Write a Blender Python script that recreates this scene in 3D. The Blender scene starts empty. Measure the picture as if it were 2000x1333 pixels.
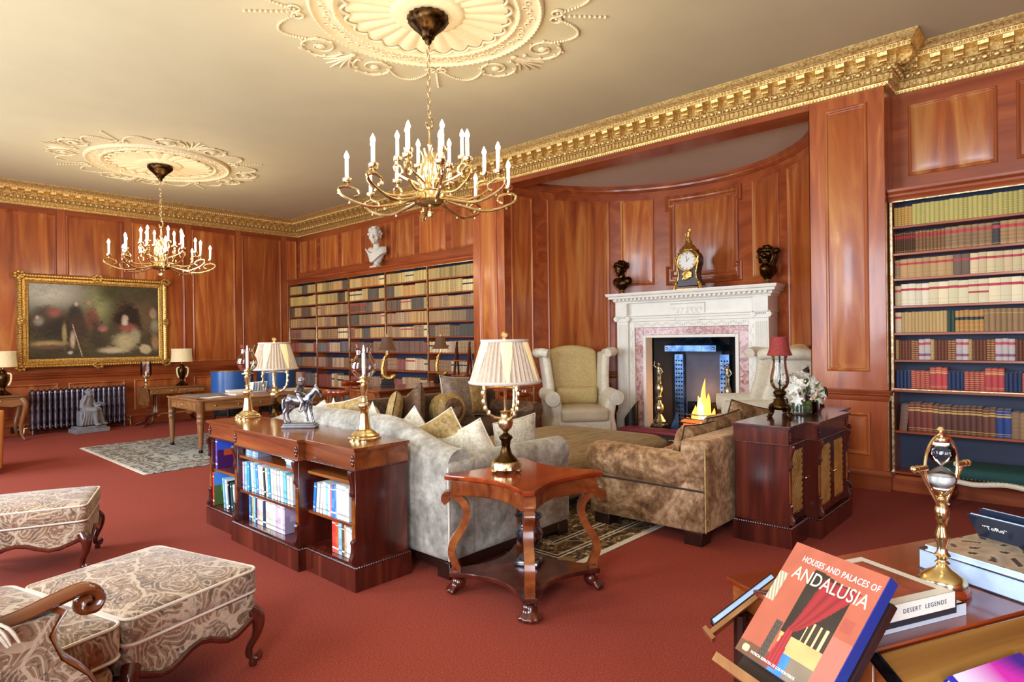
import bpy, math, random
from mathutils import Matrix, Vector
random.seed(7)
PI = math.pi
scene = bpy.context.scene
COL = scene.collection

# ------------------------------------------------------------------ camera
def camera():
    yaw, pitch, roll, fpx = math.radians(47.436), math.radians(-.189), math.radians(-.757), 1212.9
    f = Vector((math.sin(yaw)*math.cos(pitch), math.cos(yaw)*math.cos(pitch), math.sin(pitch)))
    r = Vector((math.cos(yaw), -math.sin(yaw), 0))
    u = r.cross(f)
    r2 = r*math.cos(roll) + u*math.sin(roll)
    u2 = -r*math.sin(roll) + u*math.cos(roll)
    cd = bpy.data.cameras.new('camera')
    cd.sensor_fit = 'HORIZONTAL'
    cd.sensor_width = 36
    cd.lens = fpx/2000*36
    cd.clip_start = .05
    co = bpy.data.objects.new('camera', cd)
    M = Matrix((r2, u2, -f)).transposed().to_4x4()
    M.translation = (0, 0, 1.4)
    co.matrix_world = M
    COL.objects.link(co)
    scene.camera = co
camera()

# ------------------------------------------------------------------ world, daylight, exposure
vs = scene.view_settings
vs.view_transform = 'Standard'
vs.look = 'None'
vs.gamma = 1
vs.use_curve_mapping = False
vs.exposure = 0.78
cy = scene.cycles
cy.max_bounces, cy.diffuse_bounces, cy.glossy_bounces = 7, 4, 4
cy.transmission_bounces, cy.transparent_max_bounces = 4, 12
cy.caustics_reflective = cy.caustics_refractive = False
world = bpy.data.worlds.new('world')
scene.world = world
world.use_nodes = True
bg = world.node_tree.nodes['Background']
bg.inputs[0].default_value = (.75, .87, 1, 1)
bg.inputs[1].default_value = 1.2

WIN_SIDE = [-2.6, .2, 3.3, 6.2, 9.3]      # windows of the long wall (centres along Y)
WIN_BACK = []                             # the near end wall has none
WX, WY = -1.15, -4.4
def daylight(loc, rot, w, h, power):
    l = bpy.data.lights.new('window_daylight', 'AREA')
    l.shape = 'RECTANGLE'
    l.size, l.size_y = w, h
    l.energy = power
    l.color = (.80, .89, 1)
    o = bpy.data.objects.new('window_daylight', l)
    o.location, o.rotation_euler = loc, rot
    COL.objects.link(o)
for y in WIN_SIDE:
    daylight((WX-.12, y, 1.85), (0, -PI/2, 0), 2.5, 1.3, 112)
for x in WIN_BACK:
    daylight((x, WY-.12, 1.85), (PI/2, 0, PI), 1.3, 2.5, 95)

# ------------------------------------------------------------------ helpers
def S(h):
    """sRGB hex -> linear rgba"""
    h = h.lstrip('#')
    o = []
    for i in (0, 2, 4):
        c = int(h[i:i+2], 16)/255
        o.append(c/12.92 if c <= .04045 else ((c+.055)/1.055)**2.4)
    return (*o, 1)

def mul(c, k):
    return (min(1, c[0]*k), min(1, c[1]*k), min(1, c[2]*k), 1)

class NT:
    """small node-tree helper"""
    def __init__(s, name):
        s.m = bpy.data.materials.new(name)
        s.m.use_nodes = True
        s.t = s.m.node_tree
        s.b = s.t.nodes['Principled BSDF']
    def n(s, kind, **kw):
        nd = s.t.nodes.new(kind)
        for k, v in kw.items():
            if k.startswith('i_'):
                nd.inputs[k[2:].replace('_', ' ')].default_value = v
            else:
                setattr(nd, k, v)
        return nd
    def l(s, a, b):
        s.t.links.new(a, b)
    def coord(s, scale=(1, 1, 1), rot=(0, 0, 0), kind='Object'):
        tc = s.n('ShaderNodeTexCoord')
        mp = s.n('ShaderNodeMapping')
        mp.inputs['Scale'].default_value = scale
        mp.inputs['Rotation'].default_value = rot
        s.l(tc.outputs[kind], mp.inputs['Vector'])
        return mp.outputs['Vector']
    def noise(s, vec, scale, detail=4, dist=0, rough=.55):
        nd = s.n('ShaderNodeTexNoise')
        nd.inputs['Scale'].default_value = scale
        nd.inputs['Detail'].default_value = detail
        nd.inputs['Distortion'].default_value = dist
        nd.inputs['Roughness'].default_value = rough
        if vec is not None:
            s.l(vec, nd.inputs['Vector'])
        return nd.outputs['Fac']
    def vor(s, vec, scale, feature='F1', out='Distance', rnd=1):
        nd = s.n('ShaderNodeTexVoronoi', feature=feature)
        nd.inputs['Scale'].default_value = scale
        nd.inputs['Randomness'].default_value = rnd
        s.l(vec, nd.inputs['Vector'])
        return nd.outputs[out]
    def ramp(s, fac, stops, interp='LINEAR'):
        r = s.n('ShaderNodeValToRGB')
        e = r.color_ramp.elements
        r.color_ramp.interpolation = interp
        while len(e) < len(stops):
            e.new(.5)
        for k, (p, c) in enumerate(stops):
            e[k].position = p
            e[k].color = c
        s.l(fac, r.inputs['Fac'])
        return r.outputs['Color']
    def mix(s, fac, a, b, mode='MIX'):
        nd = s.n('ShaderNodeMix', data_type='RGBA', blend_type=mode)
        for sock, v in ((nd.inputs[0], fac), (nd.inputs[6], a), (nd.inputs[7], b)):
            if isinstance(v, (int, float)):
                sock.default_value = v
            elif isinstance(v, tuple):
                sock.default_value = v
            else:
                s.l(v, sock)
        return nd.outputs[2]
    def math(s, op, a, b=None):
        nd = s.n('ShaderNodeMath', operation=op)
        for k, v in enumerate((a, b)):
            if v is None:
                continue
            if isinstance(v, (int, float)):
                nd.inputs[k].default_value = v
            else:
                s.l(v, nd.inputs[k])
        return nd.outputs[0]
    def bump(s, h, strength=.2, dist=.01):
        nd = s.n('ShaderNodeBump')
        nd.inputs['Strength'].default_value = strength
        nd.inputs['Distance'].default_value = dist
        s.l(h, nd.inputs['Height'])
        s.l(nd.outputs['Normal'], s.b.inputs['Normal'])
    def col(s, c):
        if isinstance(c, tuple):
            s.b.inputs['Base Color'].default_value = c
        else:
            s.l(c, s.b.inputs['Base Color'])
    def set(s, **kw):
        for k, v in kw.items():
            s.b.inputs[k.replace('_', ' ')].default_value = v

MATS = {}
def m_wood(name, dark, mid, light, axis='z', rough=.34, scale=1., coat=.15, vary=.35):
    t = NT(name)
    sc = {'z': (4, 4, .4), 'x': (.4, 4, 4), 'y': (4, .4, 4)}[axis]
    v = t.coord(tuple(k*scale for k in sc))
    oi = t.n('ShaderNodeObjectInfo')
    add = t.n('ShaderNodeVectorMath', operation='ADD')
    sca = t.n('ShaderNodeVectorMath', operation='SCALE')
    com = t.n('ShaderNodeCombineXYZ')
    for k in range(3):
        t.l(oi.outputs['Random'], com.inputs[k])
    t.l(com.outputs[0], sca.inputs[0])
    sca.inputs['Scale'].default_value = 40
    t.l(v, add.inputs[0])
    t.l(sca.outputs[0], add.inputs[1])
    v = add.outputs[0]
    n1 = t.noise(v, 1.1, 5, 1.6)
    n2 = t.noise(v, 6, 4, .4)
    c1 = t.ramp(n1, [(.28, dark), (.52, mid), (.78, light)])
    c2 = t.mix(t.math('MULTIPLY', n2, .38), c1, mul(dark, .8))
    br = t.math('MULTIPLY_ADD', oi.outputs['Random'], vary)
    br.node.inputs[2].default_value = 1 - vary*.5
    c3 = t.n('ShaderNodeVectorMath', operation='SCALE')
    t.l(c2, c3.inputs[0])
    t.l(br, c3.inputs['Scale'])
    t.col(c3.outputs[0])
    t.set(Roughness=rough)
    t.b.inputs['Coat Weight'].default_value = coat
    t.b.inputs['Coat Roughness'].default_value = .12
    t.bump(n2, .06, .003)
    MATS[name] = t.m

def m_plain(name, c, rough=.5, metal=0., var=.12, scale=12, bump=0., emit=None, es=1., **kw):
    t = NT(name)
    if var:
        n = t.noise(t.coord(), scale, 3)
        t.col(t.ramp(n, [(.3, mul(c, 1-var)), (.7, mul(c, 1+var))]))
        if bump:
            t.bump(n, bump, .004)
    else:
        t.col(c)
    t.set(Roughness=rough, Metallic=metal)
    if emit:
        t.b.inputs['Emission Color'].default_value = emit
        t.b.inputs['Emission Strength'].default_value = es
    for k, v in kw.items():
        t.b.inputs[k.replace('_', ' ')].default_value = v
    MATS[name] = t.m
    return t

def m_metal(name, lo, hi, rough=.3, scale=40, bump=.15):
    t = NT(name)
    n = t.noise(t.coord(), scale, 3, .5)
    t.col(t.ramp(n, [(.35, lo), (.62, hi)]))
    t.set(Metallic=.75 if name == 'gilt' else 1., Roughness=rough)
    if bump:
        t.bump(n, bump, .004)
    MATS[name] = t.m

def m_glass(name, c=(1, 1, 1, 1), rough=0., ior=1.3):
    """thin blown glass: see-through with its own reflections"""
    t = NT(name)
    out = t.t.nodes['Material Output']
    tr = t.n('ShaderNodeBsdfTransparent')
    lw = t.n('ShaderNodeLayerWeight')
    lw.inputs[0].default_value = .25
    t.l(t.ramp(lw.outputs['Facing'], [(.0, c), (.75, mul(c, .86)), (1., mul(c, .6))]), tr.inputs[0])
    gl = t.n('ShaderNodeBsdfGlossy')
    gl.inputs['Roughness'].default_value = .03
    fr = t.n('ShaderNodeFresnel')
    fr.inputs[0].default_value = 1.5
    mx = t.n('ShaderNodeMixShader')
    t.l(fr.outputs[0], mx.inputs[0])
    t.l(tr.outputs[0], mx.inputs[1])
    t.l(gl.outputs[0], mx.inputs[2])
    t.l(mx.outputs[0], out.inputs[0])
    MATS[name] = t.m

def m_vcol(name, rough=.6, spec=.4, bump=0., coat=0.):
    t = NT(name)
    a = t.n('ShaderNodeVertexColor', layer_name='Col')
    t.col(a.outputs[0])
    t.set(Roughness=rough)
    t.b.inputs['Specular IOR Level'].default_value = spec
    t.b.inputs['Coat Weight'].default_value = coat
    if bump:
        t.bump(t.noise(t.coord(), 60, 3), bump, .003)
    MATS[name] = t.m

def m_velvet(name, dark, mid, light, scale=5, rough=.75, sheen=.6, stretch=(1, 1, 1)):
    t = NT(name)
    v = t.coord(stretch)
    n1 = t.noise(v, scale, 5, 1.2, .65)
    n2 = t.noise(v, scale*7, 4, .3)
    f = t.math('MULTIPLY_ADD', n2, .45)
    t.l(t.math('MULTIPLY', n1, .75), f.node.inputs[2])
    t.col(t.ramp(f, [(.42, dark), (.58, mid), (.76, light)]))
    t.set(Roughness=rough)
    t.b.inputs['Sheen Weight'].default_value = sheen
    t.b.inputs['Sheen Roughness'].default_value = .35
    t.b.inputs['Sheen Tint'].default_value = mul(light, 1.3)
    t.bump(n2, .12, .003)
    MATS[name] = t.m

def m_paisley(name):
    t = NT(name)
    v = t.coord((1, 1, 1))
    w = t.n('ShaderNodeVectorMath', operation='ADD')
    nz = t.n('ShaderNodeTexNoise')
    nz.inputs['Scale'].default_value = 5
    nz.inputs['Detail'].default_value = 2
    t.l(v, nz.inputs['Vector'])
    sc = t.n('ShaderNodeVectorMath', operation='SCALE')
    sc.inputs['Scale'].default_value = .16
    t.l(nz.outputs['Color'], sc.inputs[0])
    t.l(v, w.inputs[0])
    t.l(sc.outputs[0], w.inputs[1])
    wv = w.outputs[0]
    d = t.vor(wv, 9)
    ring = t.math('SINE', t.math('MULTIPLY', d, 40))
    base = t.ramp(t.noise(v, 9, 3, 1.), [(.36, S('6e5238')), (.5, S('9c7e60')), (.64, S('866446'))])
    c1 = t.mix(t.math('MULTIPLY', t.math('GREATER_THAN', ring, .8), .5), base, S('d6c6b2'))
    c2 = t.mix(t.math('MULTIPLY', t.math('LESS_THAN', ring, -.86), .5), c1, S('4a3024'))
    cell = t.vor(wv, 9, out='Color')
    sep = t.n('ShaderNodeSeparateColor')
    t.l(cell, sep.inputs[0])
    core = t.math('MULTIPLY', t.math('LESS_THAN', d, .2), t.math('GREATER_THAN', sep.outputs[0], .4))
    c3 = t.mix(t.math('MULTIPLY', core, .8), c2, S('8a5430'))
    fine = t.vor(wv, 46)
    c4 = t.mix(t.math('MULTIPLY', t.math('LESS_THAN', fine, .22), .6), c3, S('3c2a20'))
    mid = t.noise(wv, 30, 3, 1.5)
    c4 = t.mix(t.math('MULTIPLY', t.math('GREATER_THAN', mid, .6), .5), c4, S('cdbba6'))
    edge = t.vor(wv, 4.2, feature='DISTANCE_TO_EDGE')
    c5 = t.mix(t.math('MULTIPLY', t.math('LESS_THAN', edge, .025), .7), c4, S('cbb497'))
    t.col(c5)
    t.set(Roughness=.8)
    t.b.inputs['Sheen Weight'].default_value = .25
    t.bump(t.noise(v, 160, 2), .15, .002)
    MATS[name] = t.m

def m_rug(name, cols, scale=4., fine=22., stretch=(1, 1, 1)):
    t = NT(name)
    v = t.coord(stretch)
    d = t.vor(v, scale)
    e = t.vor(v, scale*1.7, feature='DISTANCE_TO_EDGE')
    n = t.noise(v, fine, 4, 2.)
    c = t.ramp(n, [(.3, cols[0]), (.48, cols[1]), (.6, cols[2])], 'CONSTANT')
    ring = t.math('SINE', t.math('MULTIPLY', d, 34))
    c = t.mix(t.math('GREATER_THAN', ring, .7), c, cols[3])
    c = t.mix(t.math('LESS_THAN', e, .03), c, cols[1])
    t.col(c)
    t.set(Roughness=.9)
    t.bump(t.noise(v, 220, 2), .3, .003)
    MATS[name] = t.m

# walls and joinery
m_wood('panel_wood', S('84381a'), S('b8622c'), S('dc9c4e'), 'z', .30, 1., .25, .3)
m_wood('rail_wood', S('7c3414'), S('9c4a22'), S('b86634'), 'y', .32, 1., .2, .2)
m_wood('rail_wood_x', S('7c3414'), S('9c4a22'), S('b86634'), 'x', .32, 1., .2, .2)
m_wood('stile_wood', S('823815'), S('a85426'), S('cc7e3c'), 'z', .30, 1.3, .25, .25)
m_wood('mahogany', S('2c0e08'), S('531d12'), S('7a3620'), 'z', .22, 1.2, .5, .2)
m_wood('mahogany_x', S('4c1e0c'), S('86441f'), S('b26c30'), 'x', .2, 1.2, .5, .2)  # paler than mahogany: window light on the console front put into the colour
m_wood('mahogany_y', S('5c2a10'), S('965420'), S('b97a38'), 'y', .2, 1.2, .5, .2)  # paler still for the reeding, window light painted into it
m_wood('table_red', S('5c1a08'), S('8e3512'), S('b4561f'), 'x', .16, 1.2, .6, .2)
m_wood('oak', S('6b3f1e'), S('98663a'), S('b98752'), 'x', .35, 1.4, .2, .2)
m_wood('oak_z', S('5a3218'), S('8a5a32'), S('ab7a48'), 'z', .35, 1.4, .2, .2)
m_wood('walnut_slope', S('4f2c10'), S('8a5a24'), S('b98a44'), 'x', .25, 1.4, .4, .1)
m_plain('dark_wood', S('2a1510'), .3, 0, .2, 9)
m_plain('black', S('14100f'), .35, 0, .1)
m_plain('shelf_navy', S('232b45'), .6, 0, .15, 6)
m_plain('plaster', S('cabd94'), .85, 0, .03, 2)
m_plain('plaster_ornament', S('dccaa0'), .7, 0, .05, 20)
m_plain('niche_plaster', S('cfc5ae'), .85, 0, .03, 2)
m_metal('gilt', S('bc9048'), S('f2d48e'), .44, 45, .15)
m_metal('gilt_frame', S('9a6c28'), S('f0cc7c'), .42, 60, .35)
m_metal('brass', S('d2b478'), S('f6e6bc'), .2, 8, 0)
m_metal('brass_old', S('a88a58'), S('ecd8ac'), .32, 30, .1)
m_metal('brass_pale', S('6e664e'), S('cfc6a4'), .36, 30, .1)
m_plain('fire_back', S('454b62'), .6, 0, .15, 8)  # blue-grey glow at the firebox back put into the plate colour
m_metal('bronze', S('20140c'), S('5a4022'), .33, 20, .15)
m_metal('pewter', S('4a4a52'), S('aeb0ba'), .3, 25, .15)
m_metal('iron', S('15161a'), S('2c2f36'), .45, 20, .1)
m_metal('steel_blue', S('3c5a86'), S('7090bc'), .35, 8, 0)
m_metal('radiator_metal', S('4c4652'), S('9a919c'), .38, 14, .1)
m_plain('marble_white', S('e6e2d6'), .38, 0, .05, 6)
m_plain('bust_plaster', S('dcd6c6'), .6, 0, .06, 14)
t = m_plain('marble_pink', S('b98a84'), .25, 0, 0)
def _pink():
    t = NT('marble_pink')
    n = t.noise(t.coord(), 9, 6, 2.5)
    t.col(t.ramp(n, [(.3, S('7a3f3a')), (.45, S('b47a74')), (.6, S('d6b6ae')), (.75, S('93666a'))]))
    t.set(Roughness=.22)
    MATS['marble_pink'] = t.m
_pink()
m_glass('glass')
m_plain('candle', S('f4efe4'), .5, 0, 0, Subsurface_Weight=.0)
m_plain('bulb', S('fff2dc'), .4, 0, 0, emit=(1, .86, .62, 1), es=22)
m_plain('flame', S('ff9030'), .5, 0, 0, emit=(1, .36, .06, 1), es=1.5)
m_plain('flame_core', S('ffd080'), .5, 0, 0, emit=(1, .6, .18, 1), es=2.6)
m_plain('ember', S('50180a'), .9, 0, .4, 30, emit=(1, .2, .04, 1), es=.7)
m_plain('candle_flame', S('ffe0a0'), .5, 0, 0, emit=(1, .75, .4, 1), es=14)
m_plain('shade_linen', S('d8c69a'), .8, 0, .06, 30, emit=(1, .75, .4, 1), es=.12)
m_plain('shade_pleat', S('b8a590'), .8, 0, .12, 40, emit=(1, .66, .42, 1), es=.06)
m_plain('shade_panel', S('e2cc98'), .8, 0, .04, 30, emit=(1, .72, .3, 1), es=.3)
m_plain('shade_trim', S('c4bcae'), .8, 0, .1, 60)
m_plain('shade_red', S('8c2f2c'), .8, 0, .2, 60)
m_plain('shade_black', S('1c1412'), .7, 0, .1, 30, emit=(1, .36, .1, 1), es=.07)
m_velvet('sofa_pale', S('726d63'), S('9c968a'), S('c4beb0'), 3.2, .7, .5)
m_velvet('sofa_brown', S('42280f'), S('86603c'), S('c8a47c'), 3.6, .7, .7)
m_velvet('sofa_dark', S('2e1f16'), S('4a3525'), S('6b5440'), 4, .8, .5)
m_velvet('cushion_taupe', S('5a4c40'), S('887868'), S('b3a594'), 9, .7, .6)
m_velvet('cushion_gold', S('6a4f28'), S('a5864c'), S('c9ad77'), 9, .65, .5)
m_velvet('cushion_cream', S('a39678'), S('cfc5ac'), S('e8e1d0'), 9, .6, .4)
m_velvet('cushion_brown', S('34221a'), S('5e4330'), S('8a6a4e'), 6, .7, .6)
m_velvet('ottoman_cloth', S('6b5638'), S('8d7550'), S('a68e66'), 2.5, .8, .2, (1, 6, 1))
m_velvet('armchair_cream', S('c8bfa6'), S('d6cdb6'), S('e2dac6'), 14, .6, .3)
m_velvet('armchair_gold', S('b09458'), S('c4ab70'), S('d4bf8a'), 40, .55, .3)
m_plain('satin', S('c9b99c'), .35, 0, .12, 4)
m_paisley('paisley')
m_plain('piping', S('d9ccb8'), .7, 0, .05)
m_plain('piping_dark', S('3a2618'), .7, 0, .05)
m_plain('leather_blue', S('24508c'), .3, 0, .15, 6)
m_plain('leather_tan', S('b06a2c'), .45, 0, .1, 6)
m_plain('cloth_green', S('12403c'), .8, 0, .25, 90)
m_plain('red_leather', S('7c2630'), .4, 0, .15, 9)
m_rug('rug_grey', [S('5d5a52'), S('a9aaa6'), S('8b8a80'), S('76684c')], 2.2, 9)
m_rug('rug_brown', [S('2e1c10'), S('5f4423'), S('c8b48a'), S('8a6a38')], 3.2, 10)
m_plain('rug_edge', S('d8cdb8'), .9, 0, .1, 60)
m_vcol('book_cloth', .5, .4)
m_vcol('print', .28, .5, 0, .2)
m_vcol('oil_paint', .6, .2, .2, 0)
m_plain('paper', S('e9e6dc'), .7, 0, .06, 60)
m_plain('paper_blue', S('abbdd6'), .6, 0, .05, 60)
m_plain('white_ink', S('f2efe6'), .6, 0, 0)
m_plain('pale_ink', S('e6dcae'), .6, 0, 0)
m_plain('dark_ink', S('4a4e58'), .6, 0, 0)
m_plain('petal', S('f3f1e4'), .6, 0, .05, 30)
m_plain('petal_rose', S('d8b89c'), .6, 0, .1, 30)
m_plain('leaf', S('3c5a26'), .55, 0, .3, 20)
m_plain('stone_grey', S('7c7a7c'), .6, 0, .18, 18, .2)
m_plain('soot', S('17171b'), .7, 0, .2, 8)
m_plain('sand', S('cfcac4'), .9, 0, .1, 90)
m_plain('socket_white', S('e8e8e8'), .4, 0, 0)

def _carpet():
    t = NT('carpet')
    v = t.coord()
    n = t.noise(v, 140, 3, 0, .75)
    n2 = t.noise(v, 3.5, 3)
    c = t.ramp(n, [(.3, S('641c0b')), (.5, S('8a2e17')), (.72, S('b45238'))])
    t.col(t.mix(t.math('MULTIPLY', n2, .25), c, S('84301c')))
    t.set(Roughness=.95)
    t.bump(n, .35, .004)
    MATS['carpet'] = t.m
_carpet()

# ---- mesh building
class MB:
    def __init__(s):
        s.v, s.f, s.mi, s.mats, s.c = [], [], [], [], []
        s.mat = 0
        s.color = None
        s.X = None
        s.fix = True
    def use(s, name):
        if name not in s.mats:
            s.mats.append(name)
        s.mat = s.mats.index(name)
        return s
    def add(s, vs, fs, col=None):
        o = len(s.v)
        if s.X is not None:
            vs = [tuple(s.X @ Vector(p)) for p in vs]
        s.v.extend(vs)
        for f in fs:
            s.f.append(tuple(i+o for i in f))
            s.mi.append(s.mat)
            s.c.append(col if col is not None else s.color)
        return s
    def box(s, x0, x1, y0, y1, z0, z1, ch=0., col=None):
        if x0 > x1: x0, x1 = x1, x0
        if y0 > y1: y0, y1 = y1, y0
        if z0 > z1: z0, z1 = z1, z0
        ch = min(ch, (x1-x0)*.45, (y1-y0)*.45, (z1-z0)*.45)
        if ch <= 0:
            vs = [(x, y, z) for z in (z0, z1) for y in (y0, y1) for x in (x0, x1)]
            return s.add(vs, [(0, 2, 3, 1), (4, 5, 7, 6), (0, 1, 5, 4), (2, 6, 7, 3), (0, 4, 6, 2), (1, 3, 7, 5)], col)
        vs, ix = [], {}
        for k in (0, 1):
            for j in (0, 1):
                for i in (0, 1):
                    X, Y, Z = (x0, x1)[i], (y0, y1)[j], (z0, z1)[k]
                    sx, sy, sz = (1-2*i)*ch, (1-2*j)*ch, (1-2*k)*ch
                    for a, p in (('x', (X, Y+sy, Z+sz)), ('y', (X+sx, Y, Z+sz)), ('z', (X+sx, Y+sy, Z))):
                        ix[i, j, k, a] = len(vs)
                        vs.append(p)
        q = lambda i, j, k, a: ix[i, j, k, a]
        fs = []
        for i in (0, 1):
            f = [q(i, 0, 0, 'x'), q(i, 0, 1, 'x'), q(i, 1, 1, 'x'), q(i, 1, 0, 'x')]
            fs.append(f if i == 0 else f[::-1])
            f = [q(0, i, 0, 'y'), q(1, i, 0, 'y'), q(1, i, 1, 'y'), q(0, i, 1, 'y')]
            fs.append(f if i == 0 else f[::-1])
            f = [q(0, 0, i, 'z'), q(0, 1, i, 'z'), q(1, 1, i, 'z'), q(1, 0, i, 'z')]
            fs.append(f if i == 0 else f[::-1])
        for a in (0, 1):
            for b in (0, 1):
                f = [q(a, b, 0, 'x'), q(a, b, 1, 'x'), q(a, b, 1, 'y'), q(a, b, 0, 'y')]
                fs.append(f if a == b else f[::-1])
                f = [q(0, a, b, 'y'), q(1, a, b, 'y'), q(1, a, b, 'z'), q(0, a, b, 'z')]
                fs.append(f[::-1] if a == b else f) if False else fs.append(f if a != b else f[::-1])
                f = [q(a, 0, b, 'x'), q(a, 1, b, 'x'), q(a, 1, b, 'z'), q(a, 0, b, 'z')]
                fs.append(f if a == b else f[::-1])
        for i in (0, 1):
            for j in (0, 1):
                for k in (0, 1):
                    fs.append([q(i, j, k, 'x'), q(i, j, k, 'y'), q(i, j, k, 'z')])
        return s.add(vs, fs, col)
    def rbox(s, x0, x1, y0, y1, z0, z1, r=.04, n=5, puff=(0, 0, 0), fn=None, col=None):
        """rounded (upholstered) block; puff bulges each pair of faces"""
        cx, cy, cz = (x0+x1)/2, (y0+y1)/2, (z0+z1)/2
        hx, hy, hz = abs(x1-x0)/2, abs(y1-y0)/2, abs(z1-z0)/2
        r = min(r, hx, hy, hz)
        def axis(h):
            inner = max(h-r, 0)
            a = [-h + r*(1-math.cos(PI/2*k/3)) for k in range(3)]
            m = [-inner + 2*inner*k/n for k in range(n+1)]
            return a + m + [-k for k in a[::-1]]
        AX = [axis(h) for h in (hx, hy, hz)]
        N = len(AX[0])
        vs, key, fs = [], {}, []
        def vid(i, j, k):
            if (i, j, k) in key:
                return key[i, j, k]
            p = [AX[0][i], AX[1][j], AX[2][k]]
            h = [hx, hy, hz]
            inn = [max(-(hh-r), min(hh-r, c)) for hh, c in zip(h, p)]
            d = [a-b for a, b in zip(p, inn)]
            # signed cube position inside the rim
            L = math.sqrt(sum(c*c for c in d))
            if L > 1e-9:
                p = [a + c/L*r for a, c in zip(inn, d)]
            u = [c/hh for c, hh in zip(p, h)]
            q = list(p)
            q[0] += puff[0]*u[0]*(1-u[1]**2)*(1-u[2]**2)
            q[1] += puff[1]*u[1]*(1-u[0]**2)*(1-u[2]**2)
            q[2] += puff[2]*u[2]*(1-u[0]**2)*(1-u[1]**2)
            q = (q[0]+cx, q[1]+cy, q[2]+cz)
            if fn:
                q = fn(*q)
            key[i, j, k] = len(vs)
            vs.append(q)
            return key[i, j, k]
        M = N-1
        for a in range(M):
            for b in range(M):
                for e in (0, M):
                    f = [vid(a, b, e), vid(a+1, b, e), vid(a+1, b+1, e), vid(a, b+1, e)]
                    fs.append(f if e else f[::-1])
                    f = [vid(a, e, b), vid(a+1, e, b), vid(a+1, e, b+1), vid(a, e, b+1)]
                    fs.append(f[::-1] if e else f)
                    f = [vid(e, a, b), vid(e, a+1, b), vid(e, a+1, b+1), vid(e, a, b+1)]
                    fs.append(f if e else f[::-1])
        return s.add(vs, fs, col)
    def lathe(s, prof, n=16, c=(0, 0, 0), sx=1., sy=1., rib=0, ribk=0., cap=True, col=None):
        vs, fs = [], []
        for r, z in prof:
            for k in range(n):
                a = 2*PI*k/n
                rr = r*(1 + (ribk*math.cos(rib*a) if rib else 0))
                vs.append((c[0]+rr*math.cos(a)*sx, c[1]+rr*math.sin(a)*sy, c[2]+z))
        for i in range(len(prof)-1):
            for k in range(n):
                k2 = (k+1) % n
                fs.append((i*n+k, i*n+k2, (i+1)*n+k2, (i+1)*n+k))
        if cap:
            fs.append(tuple(range(n))[::-1])
            fs.append(tuple((len(prof)-1)*n+k for k in range(n)))
        return s.add(vs, fs, col)
    def tube(s, path, rad, n=8, closed=False, flat=1., col=None):
        P = [Vector(p) for p in path]
        m = len(P)
        R = rad if isinstance(rad, (list, tuple)) else [rad]*m
        vs, fs = [], []
        prev = None
        for i in range(m):
            if closed:
                t = (P[(i+1) % m]-P[i-1])
            else:
                t = P[min(i+1, m-1)]-P[max(i-1, 0)]
            if t.length < 1e-9:
                t = Vector((0, 0, 1))
            t.normalize()
            if prev is None:
                u = t.orthogonal().normalized() if abs(t.z) > .999 else Vector((0, 0, 1)).cross(t).normalized()
            else:
                u = prev - t*prev.dot(t)
                u = u.normalized() if u.length > 1e-6 else t.orthogonal().normalized()
            prev = u
            w = t.cross(u)
            for k in range(n):
                a = 2*PI*k/n
                vs.append(tuple(P[i] + u*math.cos(a)*R[i] + w*math.sin(a)*R[i]*flat))
        for i in range(m if closed else m-1):
            j = (i+1) % m
            for k in range(n):
                k2 = (k+1) % n
                fs.append((i*n+k, i*n+k2, j*n+k2, j*n+k))
        if not closed:
            fs.append(tuple(range(n))[::-1])
            fs.append(tuple((m-1)*n+k for k in range(n)))
        return s.add(vs, fs, col)
    def ball(s, c, r, nu=12, nv=8, col=None, fn=None):
        if isinstance(r, (int, float)):
            r = (r, r, r)
        vs = [(c[0], c[1], c[2]-r[2])]
        for i in range(1, nv):
            b = -PI/2 + PI*i/nv
            for k in range(nu):
                a = 2*PI*k/nu
                vs.append((c[0]+r[0]*math.cos(a)*math.cos(b), c[1]+r[1]*math.sin(a)*math.cos(b), c[2]+r[2]*math.sin(b)))
        vs.append((c[0], c[1], c[2]+r[2]))
        if fn:
            vs = [fn(*p) for p in vs]
        fs = []
        for k in range(nu):
            k2 = (k+1) % nu
            fs.append((0, 1+k2, 1+k))
            for i in range(nv-2):
                a = 1+i*nu
                fs.append((a+k, a+k2, a+nu+k2, a+nu+k))
            a = 1+(nv-2)*nu
            fs.append((a+k, a+k2, len(vs)-1))
        return s.add(vs, fs, col)
    def prism(s, poly, h0, h1, plane='xy', ch=0., col=None):
        """extrude a 2D polygon (ccw) between h0 and h1 along the third axis"""
        mp = {'xy': lambda a, b, h: (a, b, h), 'xz': lambda a, b, h: (a, h, b), 'yz': lambda a, b, h: (h, a, b)}[plane]
        n = len(poly)
        vs = [mp(a, b, h0) for a, b in poly] + [mp(a, b, h1) for a, b in poly]
        fs = [tuple(range(n))[::-1], tuple(range(n, 2*n))]
        for i in range(n):
            j = (i+1) % n
            fs.append((i, j, n+j, n+i))
        if (plane == 'xz') != (h1 < h0):
            fs = [f[::-1] for f in fs]
        return s.add(vs, fs, col)
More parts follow.
